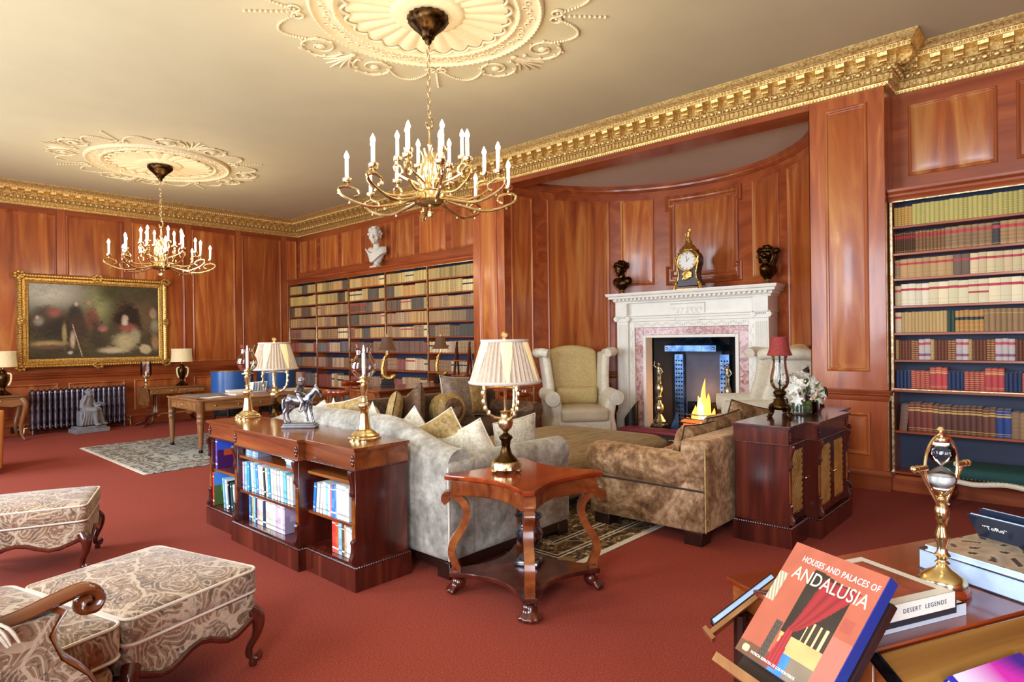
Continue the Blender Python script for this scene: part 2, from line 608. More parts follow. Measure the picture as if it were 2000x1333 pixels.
    def sweep(s, prof, path, closed=False, col=None):
        """prof: (offset to the right of travel, z); path: 2D points; mitred"""
        P = [Vector((p[0], p[1])) for p in path]
        m, n = len(P), len(prof)
        vs, fs = [], []
        for i in range(m):
            if closed:
                a, b = P[i]-P[i-1], P[(i+1) % m]-P[i]
            else:
                a = P[i]-P[i-1] if i else P[1]-P[0]
                b = P[i+1]-P[i] if i < m-1 else P[i]-P[i-1]
            a.normalize(); b.normalize()
            na, nb = Vector((a.y, -a.x)), Vector((b.y, -b.x))
            k = na+nb
            k = k/(k.length_squared/2) if k.length_squared > 1e-6 else na
            for o, z in prof:
                vs.append((P[i].x+k.x*o, P[i].y+k.y*o, z))
        for i in range(m if closed else m-1):
            j = (i+1) % m
            for q in range(n-1):
                fs.append((i*n+q, j*n+q, j*n+q+1, i*n+q+1))
        if not closed:
            fs.append(tuple(range(n)))
            fs.append(tuple((m-1)*n+q for q in range(n))[::-1])
        return s.add(vs, fs, col)
    def grid(s, fn, nu, nv, col=None, wrap=False):
        vs = [fn(i/nu, j/nv) for j in range(nv+1) for i in range(nu+1)]
        o = len(s.v)
        fs, w = [], nu+1
        for j in range(nv):
            for i in range(nu):
                f = (j*w+i, j*w+i+1, (j+1)*w+i+1, (j+1)*w+i)
                fs.append(f)
        if callable(col):
            base = len(s.f)
            s.add(vs, fs)
            for j in range(nv):
                for i in range(nu):
                    s.c[base+j*nu+i] = col((i+.5)/nu, (j+.5)/nv)
            return s
        return s.add(vs, fs, col)
    def mesh(s, name, angle=38):
        me = bpy.data.meshes.new(name)
        me.from_pydata(s.v, [], s.f)
        for m in s.mats:
            me.materials.append(MATS[m])
        if s.mats:
            me.polygons.foreach_set('material_index', s.mi)
        if any(c is not None for c in s.c):
            at = me.color_attributes.new('Col', 'FLOAT_COLOR', 'CORNER')
            data = []
            for f, c in zip(s.f, s.c):
                data.extend((c or (.5, .5, .5, 1))*len(f))
            at.data.foreach_set('color', data)
        me.polygons.foreach_set('use_smooth', [True]*len(s.f))
        if s.fix:
            fixn(me)
        me.validate()
        me.update()
        if angle < 180:
            me.set_sharp_from_angle(angle=math.radians(angle))
        return me
    def obj(s, name, parent=None, mat=None, angle=38, loc=None, rot=None):
        if mat:
            s.mats = [mat]
            s.mi = [0]*len(s.f)
        me = s.mesh(name, angle)
        o = bpy.data.objects.new(name, me)
        COL.objects.link(o)
        if parent is not None:
            o.parent = parent
        if loc:
            o.location = loc
        if rot:
            o.rotation_euler = rot
        return o

def fixn(me):
    import bmesh
    b = bmesh.new()
    b.from_mesh(me)
    bmesh.ops.recalc_face_normals(b, faces=b.faces)
    b.to_mesh(me)
    b.free()

def tag(o, label=None, cat=None, group=None, kind=None):
    for k, v in (('label', label), ('category', cat), ('group', group), ('kind', kind)):
        if v:
            o[k] = v
    return o

def thing(name, label, cat, loc=(0, 0, 0), rz=0., group=None, kind=None):
    o = bpy.data.objects.new(name, None)
    o.empty_display_size = .05
    o.location = loc
    o.rotation_euler = (0, 0, rz)
    COL.objects.link(o)
    return tag(o, label, cat, group, kind)

def copy_tree(o, parent=None):
    c = o.copy()
    COL.objects.link(c)
    c.parent = parent
    for ch in o.children:
        copy_tree(ch, c)
    return c

def dup(o, label, loc=None, rz=None, group=None):
    c = copy_tree(o)
    c['label'] = label
    if group:
        c['group'] = group
    if loc is not None:
        c.location = loc
    if rz is not None:
        c.rotation_euler = (0, 0, rz)
    return c

def inst(me, name, parent, loc, rot=(0, 0, 0), sc=None):
    o = bpy.data.objects.new(name, me)
    COL.objects.link(o)
    o.parent = parent
    o.location, o.rotation_euler = loc, rot
    if sc:
        o.scale = sc
    return o

def arc(c, r, a0, a1, n, plane='xz', y=0.):
    out = []
    for k in range(n+1):
        a = math.radians(a0+(a1-a0)*k/n)
        p, q = c[0]+r*math.cos(a), c[1]+r*math.sin(a)
        out.append((p, y, q) if plane == 'xz' else ((y, p, q) if plane == 'yz' else (p, q, y)))
    return out

def smooth_path(pts, n=6):
    """Catmull-Rom through the points"""
    P = [Vector(p) for p in pts]
    out = []
    for i in range(len(P)-1):
        a, b = P[max(i-1, 0)], P[i]
        c, d = P[i+1], P[min(i+2, len(P)-1)]
        for k in range(n):
            t = k/n
            out.append(tuple(.5*((2*b)+(c-a)*t+(2*a-5*b+4*c-d)*t*t+(3*b-a-3*c+d)*t**3)))
    out.append(tuple(P[-1]))
    return out

def lerp(a, b, t):
    return a+(b-a)*t

def text_mesh(body, size, mat, ext=.0006, align='CENTER', sx=1., space=1.):
    cu = bpy.data.curves.new('lettering', 'FONT')
    cu.body = body
    cu.size = size
    cu.extrude = ext
    cu.align_x = align
    cu.align_y = 'CENTER'
    cu.space_character = space
    cu.resolution_u = 3
    o = bpy.data.objects.new('lettering', cu)
    COL.objects.link(o)
    bpy.context.view_layer.update()
    me = bpy.data.meshes.new_from_object(o.evaluated_get(bpy.context.evaluated_depsgraph_get()))
    bpy.data.objects.remove(o)
    me.materials.clear()
    me.materials.append(MATS[mat])
    if sx != 1:
        for v in me.vertices:
            v.co.x *= sx
    return me

def lettering(body, size, mat, parent, M, **kw):
    o = bpy.data.objects.new('lettering', text_mesh(body, size, mat, **kw))
    COL.objects.link(o)
    o.parent = parent
    o.matrix_local = M
    return o

def framem(origin, xa, ya):
    """4x4 with x axis xa, y axis ya"""
    x = Vector(xa).normalized()
    z = x.cross(Vector(ya)).normalized()
    y = z.cross(x)
    M = Matrix((x, y, z)).transposed().to_4x4()
    M.translation = origin
    return M
# ================================================================== the room
XF, XB, XP, YE = 6.65, 6.42, 6.32, 12.23     # frieze plane, bookcase plane, pilaster plane, end wall
ZC = 3.92
NC, NR = (6.32, 3.915), 2.0                  # centre and radius of the round niche

fl = MB(); fl.fix = False
fl.box(-1.4, 8.7, -4.7, 12.5, -.1, 0)
tag(fl.obj('floor', mat='carpet'), kind='structure')
ce = MB()
ce.box(-1.4, 6.9, -4.7, 12.5, ZC, ZC+.1)
ceiling = tag(ce.obj('ceiling', mat='plaster'), kind='structure')

PROF = [(0, 0), (.004, .012), (.016, .018), (.026, .014), (.032, .004), (.04, .001), (.055, .003), (.085, .012)]
def panel(parent, u0, u1, z0, z1, mp, nu=1, mat='panel_wood', prof=PROF, name='panel', k=1.):
    """fielded panel with its bolection moulding; mp(u, z, n) -> point"""
    b = MB()
    rings = []
    for d, n in prof:
        d *= k; n *= k
        ua, ub = (u0+d, u1-d) if u1 > u0 else (u0-d, u1+d)
        za, zb = z0+d, z1-d
        r = [mp(lerp(ua, ub, i/nu), za, n) for i in range(nu+1)] + [mp(lerp(ub, ua, i/nu), zb, n) for i in range(nu+1)]
        rings.append(r)
    m = 2*(nu+1)
    vs = [p for r in rings for p in r]
    fs = []
    for a in range(len(rings)-1):
        for i in range(m):
            j = (i+1) % m
            fs.append((a*m+i, a*m+j, (a+1)*m+j, (a+1)*m+i))
    o = (len(rings)-1)*m
    for i in range(nu):
        fs.append((o+i, o+i+1, o+m-2-i, o+m-1-i))
    b.fix = False
    b.add(vs, fs)
    return b.obj(name, parent, mat, angle=25)

def y_plane(Y):
    return lambda u, z, n: (u, Y-n, z)
def x_plane(X):
    return lambda u, z, n: (X-n, u, z)
def niche_pt(a, z, n, r=NR):
    a = math.radians(a)
    return (NC[0]+(r-n)*math.cos(a), NC[1]+(r-n)*math.sin(a), z)

DADO = [(0, .855), (.012, .86), (.02, .875), (.02, .9), (.035, .915), (.035, .93), (.045, .945), (.045, .955), (0, .96)]
SKIRT = [(0, 0), (.022, 0), (.022, .125), (.034, .13), (.034, .15), (.016, .175), (0, .178)]

# ---- end wall with the painting
w = MB(); w.box(-1.4, 6.9, YE, YE+.2, 0, ZC)
wall_end = tag(w.obj('wall_end', mat='rail_wood_x'), kind='structure')
st = [-.40, .58, 1.53, 2.50, 3.455, 4.45, 5.38, 6.33]
for i in range(len(st)-1):
    a, b = st[i]+.065, st[i+1]-.065
    panel(wall_end, a, b, 1.05, 3.52, y_plane(YE))
    panel(wall_end, a, b, .25, .78, y_plane(YE))
panel(wall_end, 6.39, 6.61, 1.05, 3.52, y_plane(YE), k=.6)
for x in st:
    w = MB(); w.box(x-.058, x+.058, YE-.004, YE+.02, .98, 3.6, .002)
    w.obj('stile', wall_end, 'stile_wood')
w = MB(); w.sweep(DADO, [(-1.15, YE), (XF, YE)]); w.obj('dado_rail', wall_end, 'rail_wood_x', angle=30)
w = MB(); w.sweep(SKIRT, [(-1.15, YE), (XF, YE)]); w.obj('baseboard', wall_end, 'rail_wood_x', angle=30)

# ---- fireplace wall: frieze panels, pilasters, beam
w = MB()
w.box(XF, XF+.25, 6.56, YE+.1, 0, ZC)
w.box(XF, XF+.25, -4.6, 1.28, 0, ZC)
wall_right = tag(w.obj('wall_right', mat='rail_wood'), kind='structure')
for a, b in ((11.49, 12.13), (10.68, 11.33), (9.89, 10.55), (9.1, 9.76), (8.32, 8.97), (7.52, 8.18), (6.73, 7.38)):
    panel(wall_right, a, b, 2.84, 3.5, x_plane(XF), k=.8)
for a, b in ((.513, 1.16), (-.26, .39), (-1.03, -.38)):
    panel(wall_right, a, b, 2.84, 3.49, x_plane(XF), k=.8)
def pilaster(y0, y1, name):
    w = MB()
    w.box(XP, XF+.2, y0, y1, 0, 3.9, .004)
    p = tag(w.obj(name, mat='stile_wood'), kind='structure')
    panel(p, y0+.135, y1-.135, 1.06, 3.5, x_plane(XP))
    panel(p, y0+.135, y1-.135, .3, .69, x_plane(XP))
    path = [(XP+.3, y1), (XP, y1), (XP, y0), (XP+.3, y0)]
    w = MB(); w.sweep([(o*.8, z-.06) for o, z in DADO], path); w.obj('dado_rail', p, 'rail_wood', angle=30)
    w = MB(); w.sweep(SKIRT, path); w.obj('baseboard', p, 'rail_wood', angle=30)
    return p
pilaster(5.93, 6.56, 'trim_pilaster_far')
pilaster(1.28, 1.91, 'trim_pilaster_near')
w = MB(); w.box(XP, XP+.3, 1.91, 5.93, 3.545, 3.9, .004)
tag(w.obj('trim_beam', mat='rail_wood'), kind='structure')

# ---- round niche
w = MB()
n = 64
def _nw(u, v):
    a = -90+180*u
    return niche_pt(a, 3.75*v, 0)
w.grid(_nw, n, 1)
w.grid(lambda u, v: niche_pt(-90+180*u, 3.75*v, -.12), n, 1)
niche = tag(w.obj('wall_niche', mat='rail_wood', angle=60), kind='structure')
def npanel(parent, a0, a1, z0, z1, nu=16, prof=PROF, k=1.):
    deg = 180/PI/NR
    return panel(parent, a0/deg, a1/deg, z0, z1, lambda u, z, nn: niche_pt(u*deg, z, nn), nu, prof=prof, k=k)
for s in (1, -1):
    for a, b in ((75, 86.5), (40, 68), (21.3, 35.3)):
        lo = 2.17 if a < 30 else 1.16
        a_, b_ = (s*a, s*b) if s > 0 else (s*b, s*a)
        npanel(niche, a_, b_, lo, 3.44)
        npanel(niche, a_, b_, .26, .72, k=.8)
# eared overmantel frame
b = MB()
def ear(pts, d, n):
    return [(u+d*su, z+d*sz) for (u, z, su, sz) in pts]
deg = 180/PI/NR
def eared(hw, e, z0, z1):
    o = [(-hw-e, z0), (hw+e, z0), (hw+e, z0+.28), (hw, z0+.28), (hw, z1-.22), (hw+e, z1-.22), (hw+e, z1), (-hw-e, z1), (-hw-e, z1-.22), (-hw, z1-.22), (-hw, z0+.28), (-hw-e, z0+.28)]
    return o
base = eared(.52, .06, 2.15, 3.45)
def inset(poly, d):
    m, out = len(poly), []
    for i in range(m):
        p, q, r = Vector(poly[i-1]), Vector(poly[i]), Vector(poly[(i+1) % m])
        a, c = (q-p).normalized(), (r-q).normalized()
        na, nc = Vector((-a.y, a.x)), Vector((-c.y, c.x))
        out.append(tuple(q+(na+nc)*d))
    return out
def dense(poly, k=8):
    out = []
    for i in range(len(poly)):
        a, c = poly[i], poly[(i+1) % len(poly)]
        for j in range(k):
            out.append((lerp(a[0], c[0], j/k), lerp(a[1], c[1], j/k)))
    return out
vs, fs = [], []
rr = [(0, 0), (.006, .02), (.022, .03), (.035, .022), (.045, .008), (.06, .006), (.065, .018), (.08, .02), (.09, .004)]
for d, nn in rr:
    vs += [niche_pt(u*deg, z, nn) for u, z in dense(inset(base, d))]
m = len(base)*8
for a in range(len(rr)-1):
    for i in range(m):
        j = (i+1) % m
        fs.append((a*m+i, a*m+j, (a+1)*m+j, (a+1)*m+i))
b.fix = False
b.add(vs, fs)
b.obj('overmantel_frame', niche, 'stile_wood', angle=30)
npanel(niche, -15.2*.93, 15.2*.93, 2.27, 3.33, k=.8)
# curved dado, baseboard and crown of the niche
def narc(prof, a0, a1, name, mat='rail_wood'):
    path = [(NC[0]+NR*math.cos(math.radians(lerp(a0, a1, i/40))), NC[1]+NR*math.sin(math.radians(lerp(a0, a1, i/40)))) for i in range(41)]
    w = MB(); w.sweep(prof, path); return w.obj(name, niche, mat, angle=30)
CROWN = [(0, 3.545), (.012, 3.55), (.02, 3.565), (.035, 3.575), (.04, 3.6), (.05, 3.61), (.05, 3.65), (0, 3.65)]
narc(CROWN, 90, -90, 'crown_moulding')
for a0, a1 in ((90, 37.5), (-37.5, -90)):
    narc([(o*.8, z-.06) for o, z in DADO], a0, a1, 'dado_rail')
    narc(SKIRT, a0, a1, 'baseboard')
w = MB()
poly = [(NC[0]+.2, NC[1]-NR-.02), ] + [(NC[0]+(NR+.05)*math.cos(math.radians(a)), NC[1]+(NR+.05)*math.sin(math.radians(a))) for a in range(-84, 85, 4)] + [(NC[0]+.2, NC[1]+NR+.02)]
w.prism(poly, 3.65, 3.72)
tag(w.obj('ceiling_niche', mat='niche_plaster'), kind='structure')

# ---- window walls behind the camera
def wall_windows(name, along, fixed, lo, hi, centres, sgn):
    w = MB()
    edges = [lo]
    for c in sorted(centres):
        edges += [c-.65, c+.65]
    edges.append(hi)
    def bx(a, b, z0, z1, d0=0., d1=.3):
        f0, f1 = fixed-sgn*d0, fixed-sgn*d1
        if along == 'y':
            w.box(f0, f1, a, b, z0, z1)
        else:
            w.box(a, b, f0, f1, z0, z1)
    for i in range(0, len(edges), 2):
        bx(edges[i], edges[i+1], 0, ZC)
    for c in centres:
        bx(c-.65, c+.65, 0, .6)
        bx(c-.65, c+.65, 3.1, ZC)
    wo = tag(w.obj(name, mat='rail_wood'), kind='structure')
    for k, c in enumerate(centres):
        w = MB()
        for t_ in (-.65, -.22, .22, .61):
            bx(c+t_, c+t_+.04, .6, 3.1, .2, .25)
        for z in (.6, 1.2, 1.83, 2.45, 3.06):
            bx(c-.65, c+.65, z, z+.04, .2, .25)
        w.obj('window_frame', wo, 'marble_white')
wall_windows('wall_left', 'y', WX, -4.7, 12.4, WIN_SIDE, 1)
wall_windows('wall_back', 'x', WY, -1.3, 6.9, WIN_BACK, 1)

# ---- gilded cornice
CPATH = [(WX, YE), (XF, YE), (XF, 6.56), (XP, 6.56), (XP, 1.28), (XF, 1.28), (XF, WY), (WX, WY)]
CPROF = [(0, 3.60), (.03, 3.60), (.036, 3.612), (.04, 3.628), (.055, 3.636), (.055, 3.69), (.075, 3.694), (.08, 3.70), (.105, 3.742), (.118, 3.746), (.118, 3.815), (.245, 3.818),
         (.25, 3.855), (.262, 3.86), (.27, 3.872), (.296, 3.892), (.305, 3.905), (.312, 3.906), (.312, ZC), (0, ZC)]
w = MB(); w.sweep(CPROF, CPATH, closed=True)
cornice = tag(w.obj('trim_cornice', mat='gilt', angle=30), kind='structure')
def along(path, off, pitch, z, keep):
    """points every pitch along the mitred offset of the path"""
    out = []
    for i in range(len(path)-1):
        p, q = Vector(path[i]), Vector(path[i+1])
        t = (q-p).normalized()
        nr = Vector((t.y, -t.x))
        # trim for the mitre at both corners
        def cut(a, b_):
            cr = a.x*b_.y-a.y*b_.x
            return off*(1 if cr < 0 else -1)
        s0 = s1 = 0
        if i > 0:
            s0 = cut((p-Vector(path[i-1])).normalized(), t)
        if i < len(path)-2:
            s1 = cut(t, (Vector(path[i+2])-q).normalized())
        L = (q-p).length-s0-s1
        k = max(1, int(round(L/pitch)))
        for j in range(k):
            c = p+t*(s0+L*(j+.5)/k)+nr*off
            if keep(c.x, c.y):
                out.append((c.x, c.y, z, math.atan2(t.y, t.x)))
    return out
seen = lambda x, y: (y > 11 and x > 1.2) or (x > 5.4 and y > -.7)
mod = MB()
mod.prism([(0, 0), (.0, -.062), (-.03, -.066), (-.075, -.05), (-.105, -.03), (-.112, 0)][::-1], -.036, .036, 'yz')
mod.tube([(-.03, -.075, -.06), (.03, -.075, -.06)], .014, 8)
mod.tube([(-.03, -.012, -.06), (.03, -.012, -.06)], .012, 8)
mod.ball((0, -.05, -.066), (.02, .03, .012), 8, 6)
mod.use('gilt'); mod.mi = [0]*len(mod.f)
modme = mod.mesh('modillion')
for x, y, z, a in along(CPATH, .118, .165, 3.818, seen):
    inst(modme, 'modillion', cornice, (x, y, z), (0, 0, a))
dn = MB(); dn.fix = False
for x, y, z, a in along(CPATH, .062, .048, 3.662, seen):
    dn.X = Matrix.Translation((x, y, z)) @ Matrix.Rotation(a, 4, 'Z')
    dn.box(-.014, .014, -.014, .014, -.024, .024)
tag(dn.obj('dentil_course', cornice, 'gilt'), kind='stuff')
eg = MB(); eg.fix = False
for x, y, z, a in along(CPATH, .10, .08, 3.722, seen):
    eg.X = Matrix.Translation((x, y, z)) @ Matrix.Rotation(a, 4, 'Z')
    eg.ball((0, 0, 0), (.026, .022, .028), 8, 6)
    eg.ball((.04, 0, 0), (.008, .014, .024), 6, 4)
tag(eg.obj('egg_and_dart_course', cornice, 'gilt'), kind='stuff')
bd = MB(); bd.fix = False
for x, y, z, a in along(CPATH, .034, .03, 3.612, seen):
    bd.X = Matrix.Translation((x, y, z)) @ Matrix.Rotation(a, 4, 'Z')
    bd.ball((0, 0, 0), (.011, .012, .012), 6, 4)
for x, y, z, a in along(CPATH, .25, .035, 3.838, seen):
    bd.X = Matrix.Translation((x, y, z)) @ Matrix.Rotation(a, 4, 'Z')
    bd.ball((0, 0, 0), (.014, .008, .014), 6, 4)
tag(bd.obj('bead_course', cornice, 'gilt'), kind='stuff')

# ---- ceiling roses
def rose(cx, cy, label):
    r = thing('ceiling_rose', label, 'ceiling rose', (cx, cy, ZC), 0, 'plaster ceiling roses')
    b = MB()
    b.lathe([(.9, 0), (.9, -.01), (.885, -.03), (.87, -.034), (.855, -.02), (.845, -.014), (.73, -.014), (.72, -.024), (.705, -.03), (.69, -.022), (.68, -.006), (.67, 0)], 72, cap=False)
    b.obj('ring_moulding', r, 'plaster_ornament', angle=50)
    for rad, pr, k, s in ((.872, -.034, 110, .009), (.705, -.03, 90, .009)):
        b = MB(); b.fix = False
        for i in range(k):
            a = 2*PI*i/k
            b.ball((rad*math.cos(a), rad*math.sin(a), pr), s, 6, 4)
        tag(b.obj('bead_ring', r, 'plaster_ornament'), kind='stuff')
    b = MB(); b.fix = False
    for i in range(60):
        a = 2*PI*i/60
        rr_ = .787+.03*math.sin(i*1.57)
        p = [(rr_*math.cos(a)+.024*math.cos(q), rr_*math.sin(a)+.024*math.sin(q), -.02) for q in [j*PI/4 for j in range(7)]]
        b.tube(p, .006, 5)
        b.ball((.787*math.cos(a+.05), .787*math.sin(a+.05), -.016), (.018, .012, .01), 6, 4)
    tag(b.obj('vine_band', r, 'plaster_ornament'), kind='stuff')
    # fluted shell field with scalloped rim
    N = 24
    def fld(u, v):
        a = 2*PI*u
        rad = lerp(.2, .62, v)
        fl_ = abs(math.sin(N*a/2))
        rad *= 1-(.05*(1-fl_))*v
        return (rad*math.cos(a), rad*math.sin(a), -.004-.022*fl_*(.3+.7*v))
    b = MB(); b.grid(fld, N*8, 4)
    b.obj('fluted_shell', r, 'plaster_ornament', angle=60)
    b = MB(); b.fix = False
    for i in range(N):
        a0 = 2*PI*i/N
        p = []
        for j in range(9):
            a = a0+2*PI/N*j/8
            rad = .6+.05*math.sin(PI*j/8)
            p.append((rad*math.cos(a), rad*math.sin(a), -.022))
        b.tube(p, .011, 6)
    b.obj('scallop_rim', r, 'plaster_ornament')
    b = MB()
    b.lathe([(.29, 0), (.28, -.02), (.24, -.03), (.16, -.028), (.14, -.03)], 40, rib=20, ribk=.03)
    b.obj('acanthus_medallion', r, 'plaster_ornament', angle=60)
    # bows with bead drops and rinceaux outside the ring
    def pol(rad, a):
        return (rad*math.cos(a), rad*math.sin(a))
    for q in range(4):
        th = math.radians(46+90*q)
        b = MB(); b.fix = False
        for i in range(9):
            x, y = pol(1.06+.04*i, th)
            b.ball((x, y, -.01), .013, 6, 4)
        b.obj('bead_drop', r, 'plaster_ornament')
        b = MB(); b.fix = False
        for s in (-1, 1):
            x, y = pol(1.02, th)
            lp = []
            for j in range(9):
                t_ = 2*PI*j/8
                e = (1.0+.045*math.sin(t_), th+s*(.05+.045*math.cos(t_)))
                lp.append((*pol(*e), -.012))
            b.tube(lp, .009, 5)
        b.obj('bow', r, 'plaster_ornament')
        for s in (-1, 1):
            b = MB(); b.fix = False
            # bead garland
            for i in range(26):
                t_ = i/25
                x, y = pol(lerp(1.0, 1.1, t_)+.19*math.sin(PI*t_), th+s*lerp(.04, .40, t_))
                b.ball((x, y, -.01), .0125, 6, 4)
            tag(b.obj('bead_garland', r, 'plaster_ornament'), kind='stuff')
            # spiral scroll with leaves on its outer turn
            ac = th+s*.53
            c = pol(1.1, ac)
            b = MB(); b.fix = False
            sp = []
            for i in range(44):
                t_ = i/43
                rad = .2*(1-.8*t_)
                a = ac+s*(PI*.62)-s*2*PI*1.55*t_
                sp.append((c[0]+rad*math.cos(a), c[1]+rad*math.sin(a), -.01))
            b.tube(sp, [.012*(1-.4*i/43) for i in range(44)], 5)
            b.ball((c[0], c[1], -.012), (.042, .042, .018), 8, 5)
            for i in range(0, 24, 2):
                x, y, _ = sp[i]
                k = 1.12 if i % 4 else .9
                b.ball((c[0]+(x-c[0])*k, c[1]+(y-c[1])*k, -.01), (.024, .013, .01), 6, 4)
            b.obj('scroll', r, 'plaster_ornament')
        # palmette between neighbouring scrolls
        tm = th+PI/4
        b = MB(); b.fix = False
        for k in range(-2, 3):
            sp = []
            for i in range(8):
                t_ = i/7
                sp.append((*pol(lerp(.97, 1.36-.05*abs(k), t_), tm+k*.055*t_**1.5), -.01))
            b.tube(sp, [.006+.008*math.sin(PI*i/7) for i in range(8)], 5)
        b.ball((*pol(1.0, tm), -.012), (.03, .03, .014), 8, 5)
        b.obj('palmette', r, 'plaster_ornament')
    return r
rose(3.11, 3.69, 'cream plaster ceiling rose with fluted shell above the nearest chandelier')
rose(3.10, 9.49, 'cream plaster ceiling rose above the farther chandelier near the painting wall')

# ---- chandeliers
def chandelier():
    r = thing('chandelier', 'large brass chandelier of lit candle bulbs nearest the niche', 'chandelier', (3.11, 3.69, 0), .2, 'brass chandeliers')
    b = MB(); b.lathe([(.045, -.17), (.05, -.15), (.085, -.11), (.13, -.07), (.155, -.035), (.15, -.005)], 32, (0, 0, ZC-.03), rib=16, ribk=.05)
    b.ball((0, 0, ZC-.21), (.03, .03, .04), 10, 8)
    b.obj('canopy', r, 'bronze', angle=60)
    # chain
    lk = MB(); lk.tube([(.014*math.cos(a), 0, .028*math.sin(a)) for a in [2*PI*k/12 for k in range(12)]], .004, 6, closed=True)
    lk.use('brass_old'); lk.mi = [0]*len(lk.f)
    lkm = lk.mesh('chain_link')
    z, k = ZC-.25, 0
    while z > 3.14:
        inst(lkm, 'chain_link', r, (0, 0, z), (0, 0, (k % 2)*PI/2))
        z -= .046; k += 1
    b = MB(); b.tube([(0, 0, 3.13)]+[(.04*math.cos(a), 0, 3.075+.045*math.sin(a)) for a in [math.radians(100-30*k) for k in range(10)]], .009, 8)
    b.obj('hook', r, 'brass')
    b = MB()
    b.lathe([(.008, 3.05), (.012, 3.0), (.008, 2.98), (.01, 2.92), (.02, 2.9), (.012, 2.88), (.014, 2.8), (.03, 2.76), (.02, 2.72), (.018, 2.62), (.035, 2.58), (.05, 2.56), (.04, 2.53)][::-1], 16)
    b.obj('stem', r, 'brass')
    b = MB()
    b.lathe([(.0, 2.345), (.02, 2.35), (.026, 2.372), (.02, 2.395), (.012, 2.405), (.02, 2.42), (.06, 2.425), (.1, 2.44), (.122, 2.46), (.128, 2.47), (.12, 2.478), (.118, 2.53), (.128, 2.535), (.12, 2.545), (.05, 2.55)], 40, rib=20, ribk=.025)
    b.obj('bowl', r, 'brass', angle=50)
    for k in range(6):     # upright leaves round the stem
        a = 2*PI*k/6
        b = MB(); b.tube(smooth_path([(.03*math.cos(a), .03*math.sin(a), 2.56), (.075*math.cos(a), .075*math.sin(a), 2.66), (.05*math.cos(a), .05*math.sin(a), 2.8), (.07*math.cos(a), .07*math.sin(a), 2.86)], 4), [.012]*4+[.01]*4+[.008]*5, 6)
        b.obj('leaf', r, 'brass')
    def arm(rad, cup, dip, root, rs):
        p = [(.07, 0, root), (rad*.35, 0, lerp(root, dip, .55)), (rad*.7, 0, dip), (rad*1.02, 0, dip+(cup-dip)*.32), (rad*1.1, 0, dip+(cup-dip)*.66), (rad*1.0, 0, cup-.045), (rad*.88, 0, cup-.07), (rad*.86, 0, cup-.105), (rad*.92, 0, cup-.12)]
        b = MB(); b.use('brass')
        q = smooth_path(p, 5)
        b.tube(q, [rs*(1-.35*i/len(q)) for i in range(len(q))], 7)
        b.tube([(rad, 0, cup-.05), (rad, 0, cup-.01)], .007, 6)
        for i in (8, 14, 19):
            x, y, z = q[i]
            b.ball((x, y, z-rs*1.5), (.01, .008, .012), 6, 4)
        am = b.mesh('arm')
        b = MB(); b.use('brass'); b.lathe([(.012, -.02), (.03, -.012), (.036, 0), (.036, .016), (.03, .018), (.028, .008), (.014, .006)], 14)
        pm = b.mesh('drip_pan')
        b = MB(); b.use('candle'); b.lathe([(.014, 0), (.014, .15), (.011, .155)], 12)
        cm = b.mesh('candle')
        b = MB(); b.use('bulb'); b.lathe([(.008, 0), (.0175, .014), (.018, .026), (.012, .044), (.004, .06), (.001, .066)], 10)
        bm_ = b.mesh('bulb')
        return am, pm, cm, bm_
    for cnt, rad, cup, dip, root, off, rs in ((8, .62, 2.60, 2.41, 2.5, .0, .013), (6, .43, 2.70, 2.50, 2.53, .3, .012), (6, .25, 2.80, 2.64, 2.56, .0, .011)):
        am, pm, cm, bm_ = arm(rad, cup, dip, root, rs)
        for k in range(cnt):
            a = off+2*PI*k/cnt
            ao = inst(am, 'arm', r, (0, 0, 0), (0, 0, a))
            x, y = rad*math.cos(a), rad*math.sin(a)
            inst(pm, 'drip_pan', r, (x, y, cup))
            co = inst(cm, 'candle', r, (x, y, cup))
            inst(bm_, 'bulb', co, (0, 0, .155))
    return r
ch = chandelier()
ch2 = dup(ch, 'brass chandelier of lit candle bulbs in front of the large framed painting', (3.10, 9.49, 0), .55, 'brass chandeliers')
def bulb_light(x, y, z, e, col, rad=.03):
    l = bpy.data.lights.new('lamp_light', 'POINT')
    l.energy = e
    l.color = col
    l.shadow_soft_size = rad
    o = bpy.data.objects.new('lamp_light', l)
    o.location = (x, y, z)
    COL.objects.link(o)
for cx, cy, rz in ((3.11, 3.69, .2), (3.10, 9.49, .55)):
    for k in range(8):
        a = rz+2*PI*k/8
        bulb_light(cx+.62*math.cos(a), cy+.62*math.sin(a), 2.80, 5.6, (1, .8, .55))
# ================================================================== books and bookcases
ORD = ['first', 'second', 'third', 'fourth', 'fifth', 'sixth', 'seventh', 'eighth', 'ninth', 'tenth', 'eleventh', 'twelfth', 'thirteenth', 'fourteenth', 'fifteenth', 'sixteenth',
       'seventeenth', 'eighteenth', 'nineteenth', 'twentieth', 'twenty-first', 'twenty-second', 'twenty-third', 'twenty-fourth', 'twenty-fifth', 'twenty-sixth', 'twenty-seventh',
       'twenty-eighth', 'twenty-ninth', 'thirtieth', 'thirty-first', 'thirty-second', 'thirty-third', 'thirty-fourth', 'thirty-fifth', 'thirty-sixth', 'thirty-seventh', 'thirty-eighth', 'thirty-ninth', 'fortieth']
PAGE = S('e4dcc4')
GOLD = S('c9a357')
def jit(c, k=.12):
    f = 1+random.uniform(-k, k)
    return (min(1, c[0]*f*(1+random.uniform(-.04, .04))), min(1, c[1]*f), min(1, c[2]*f*(1+random.uniform(-.05, .05))), 1)

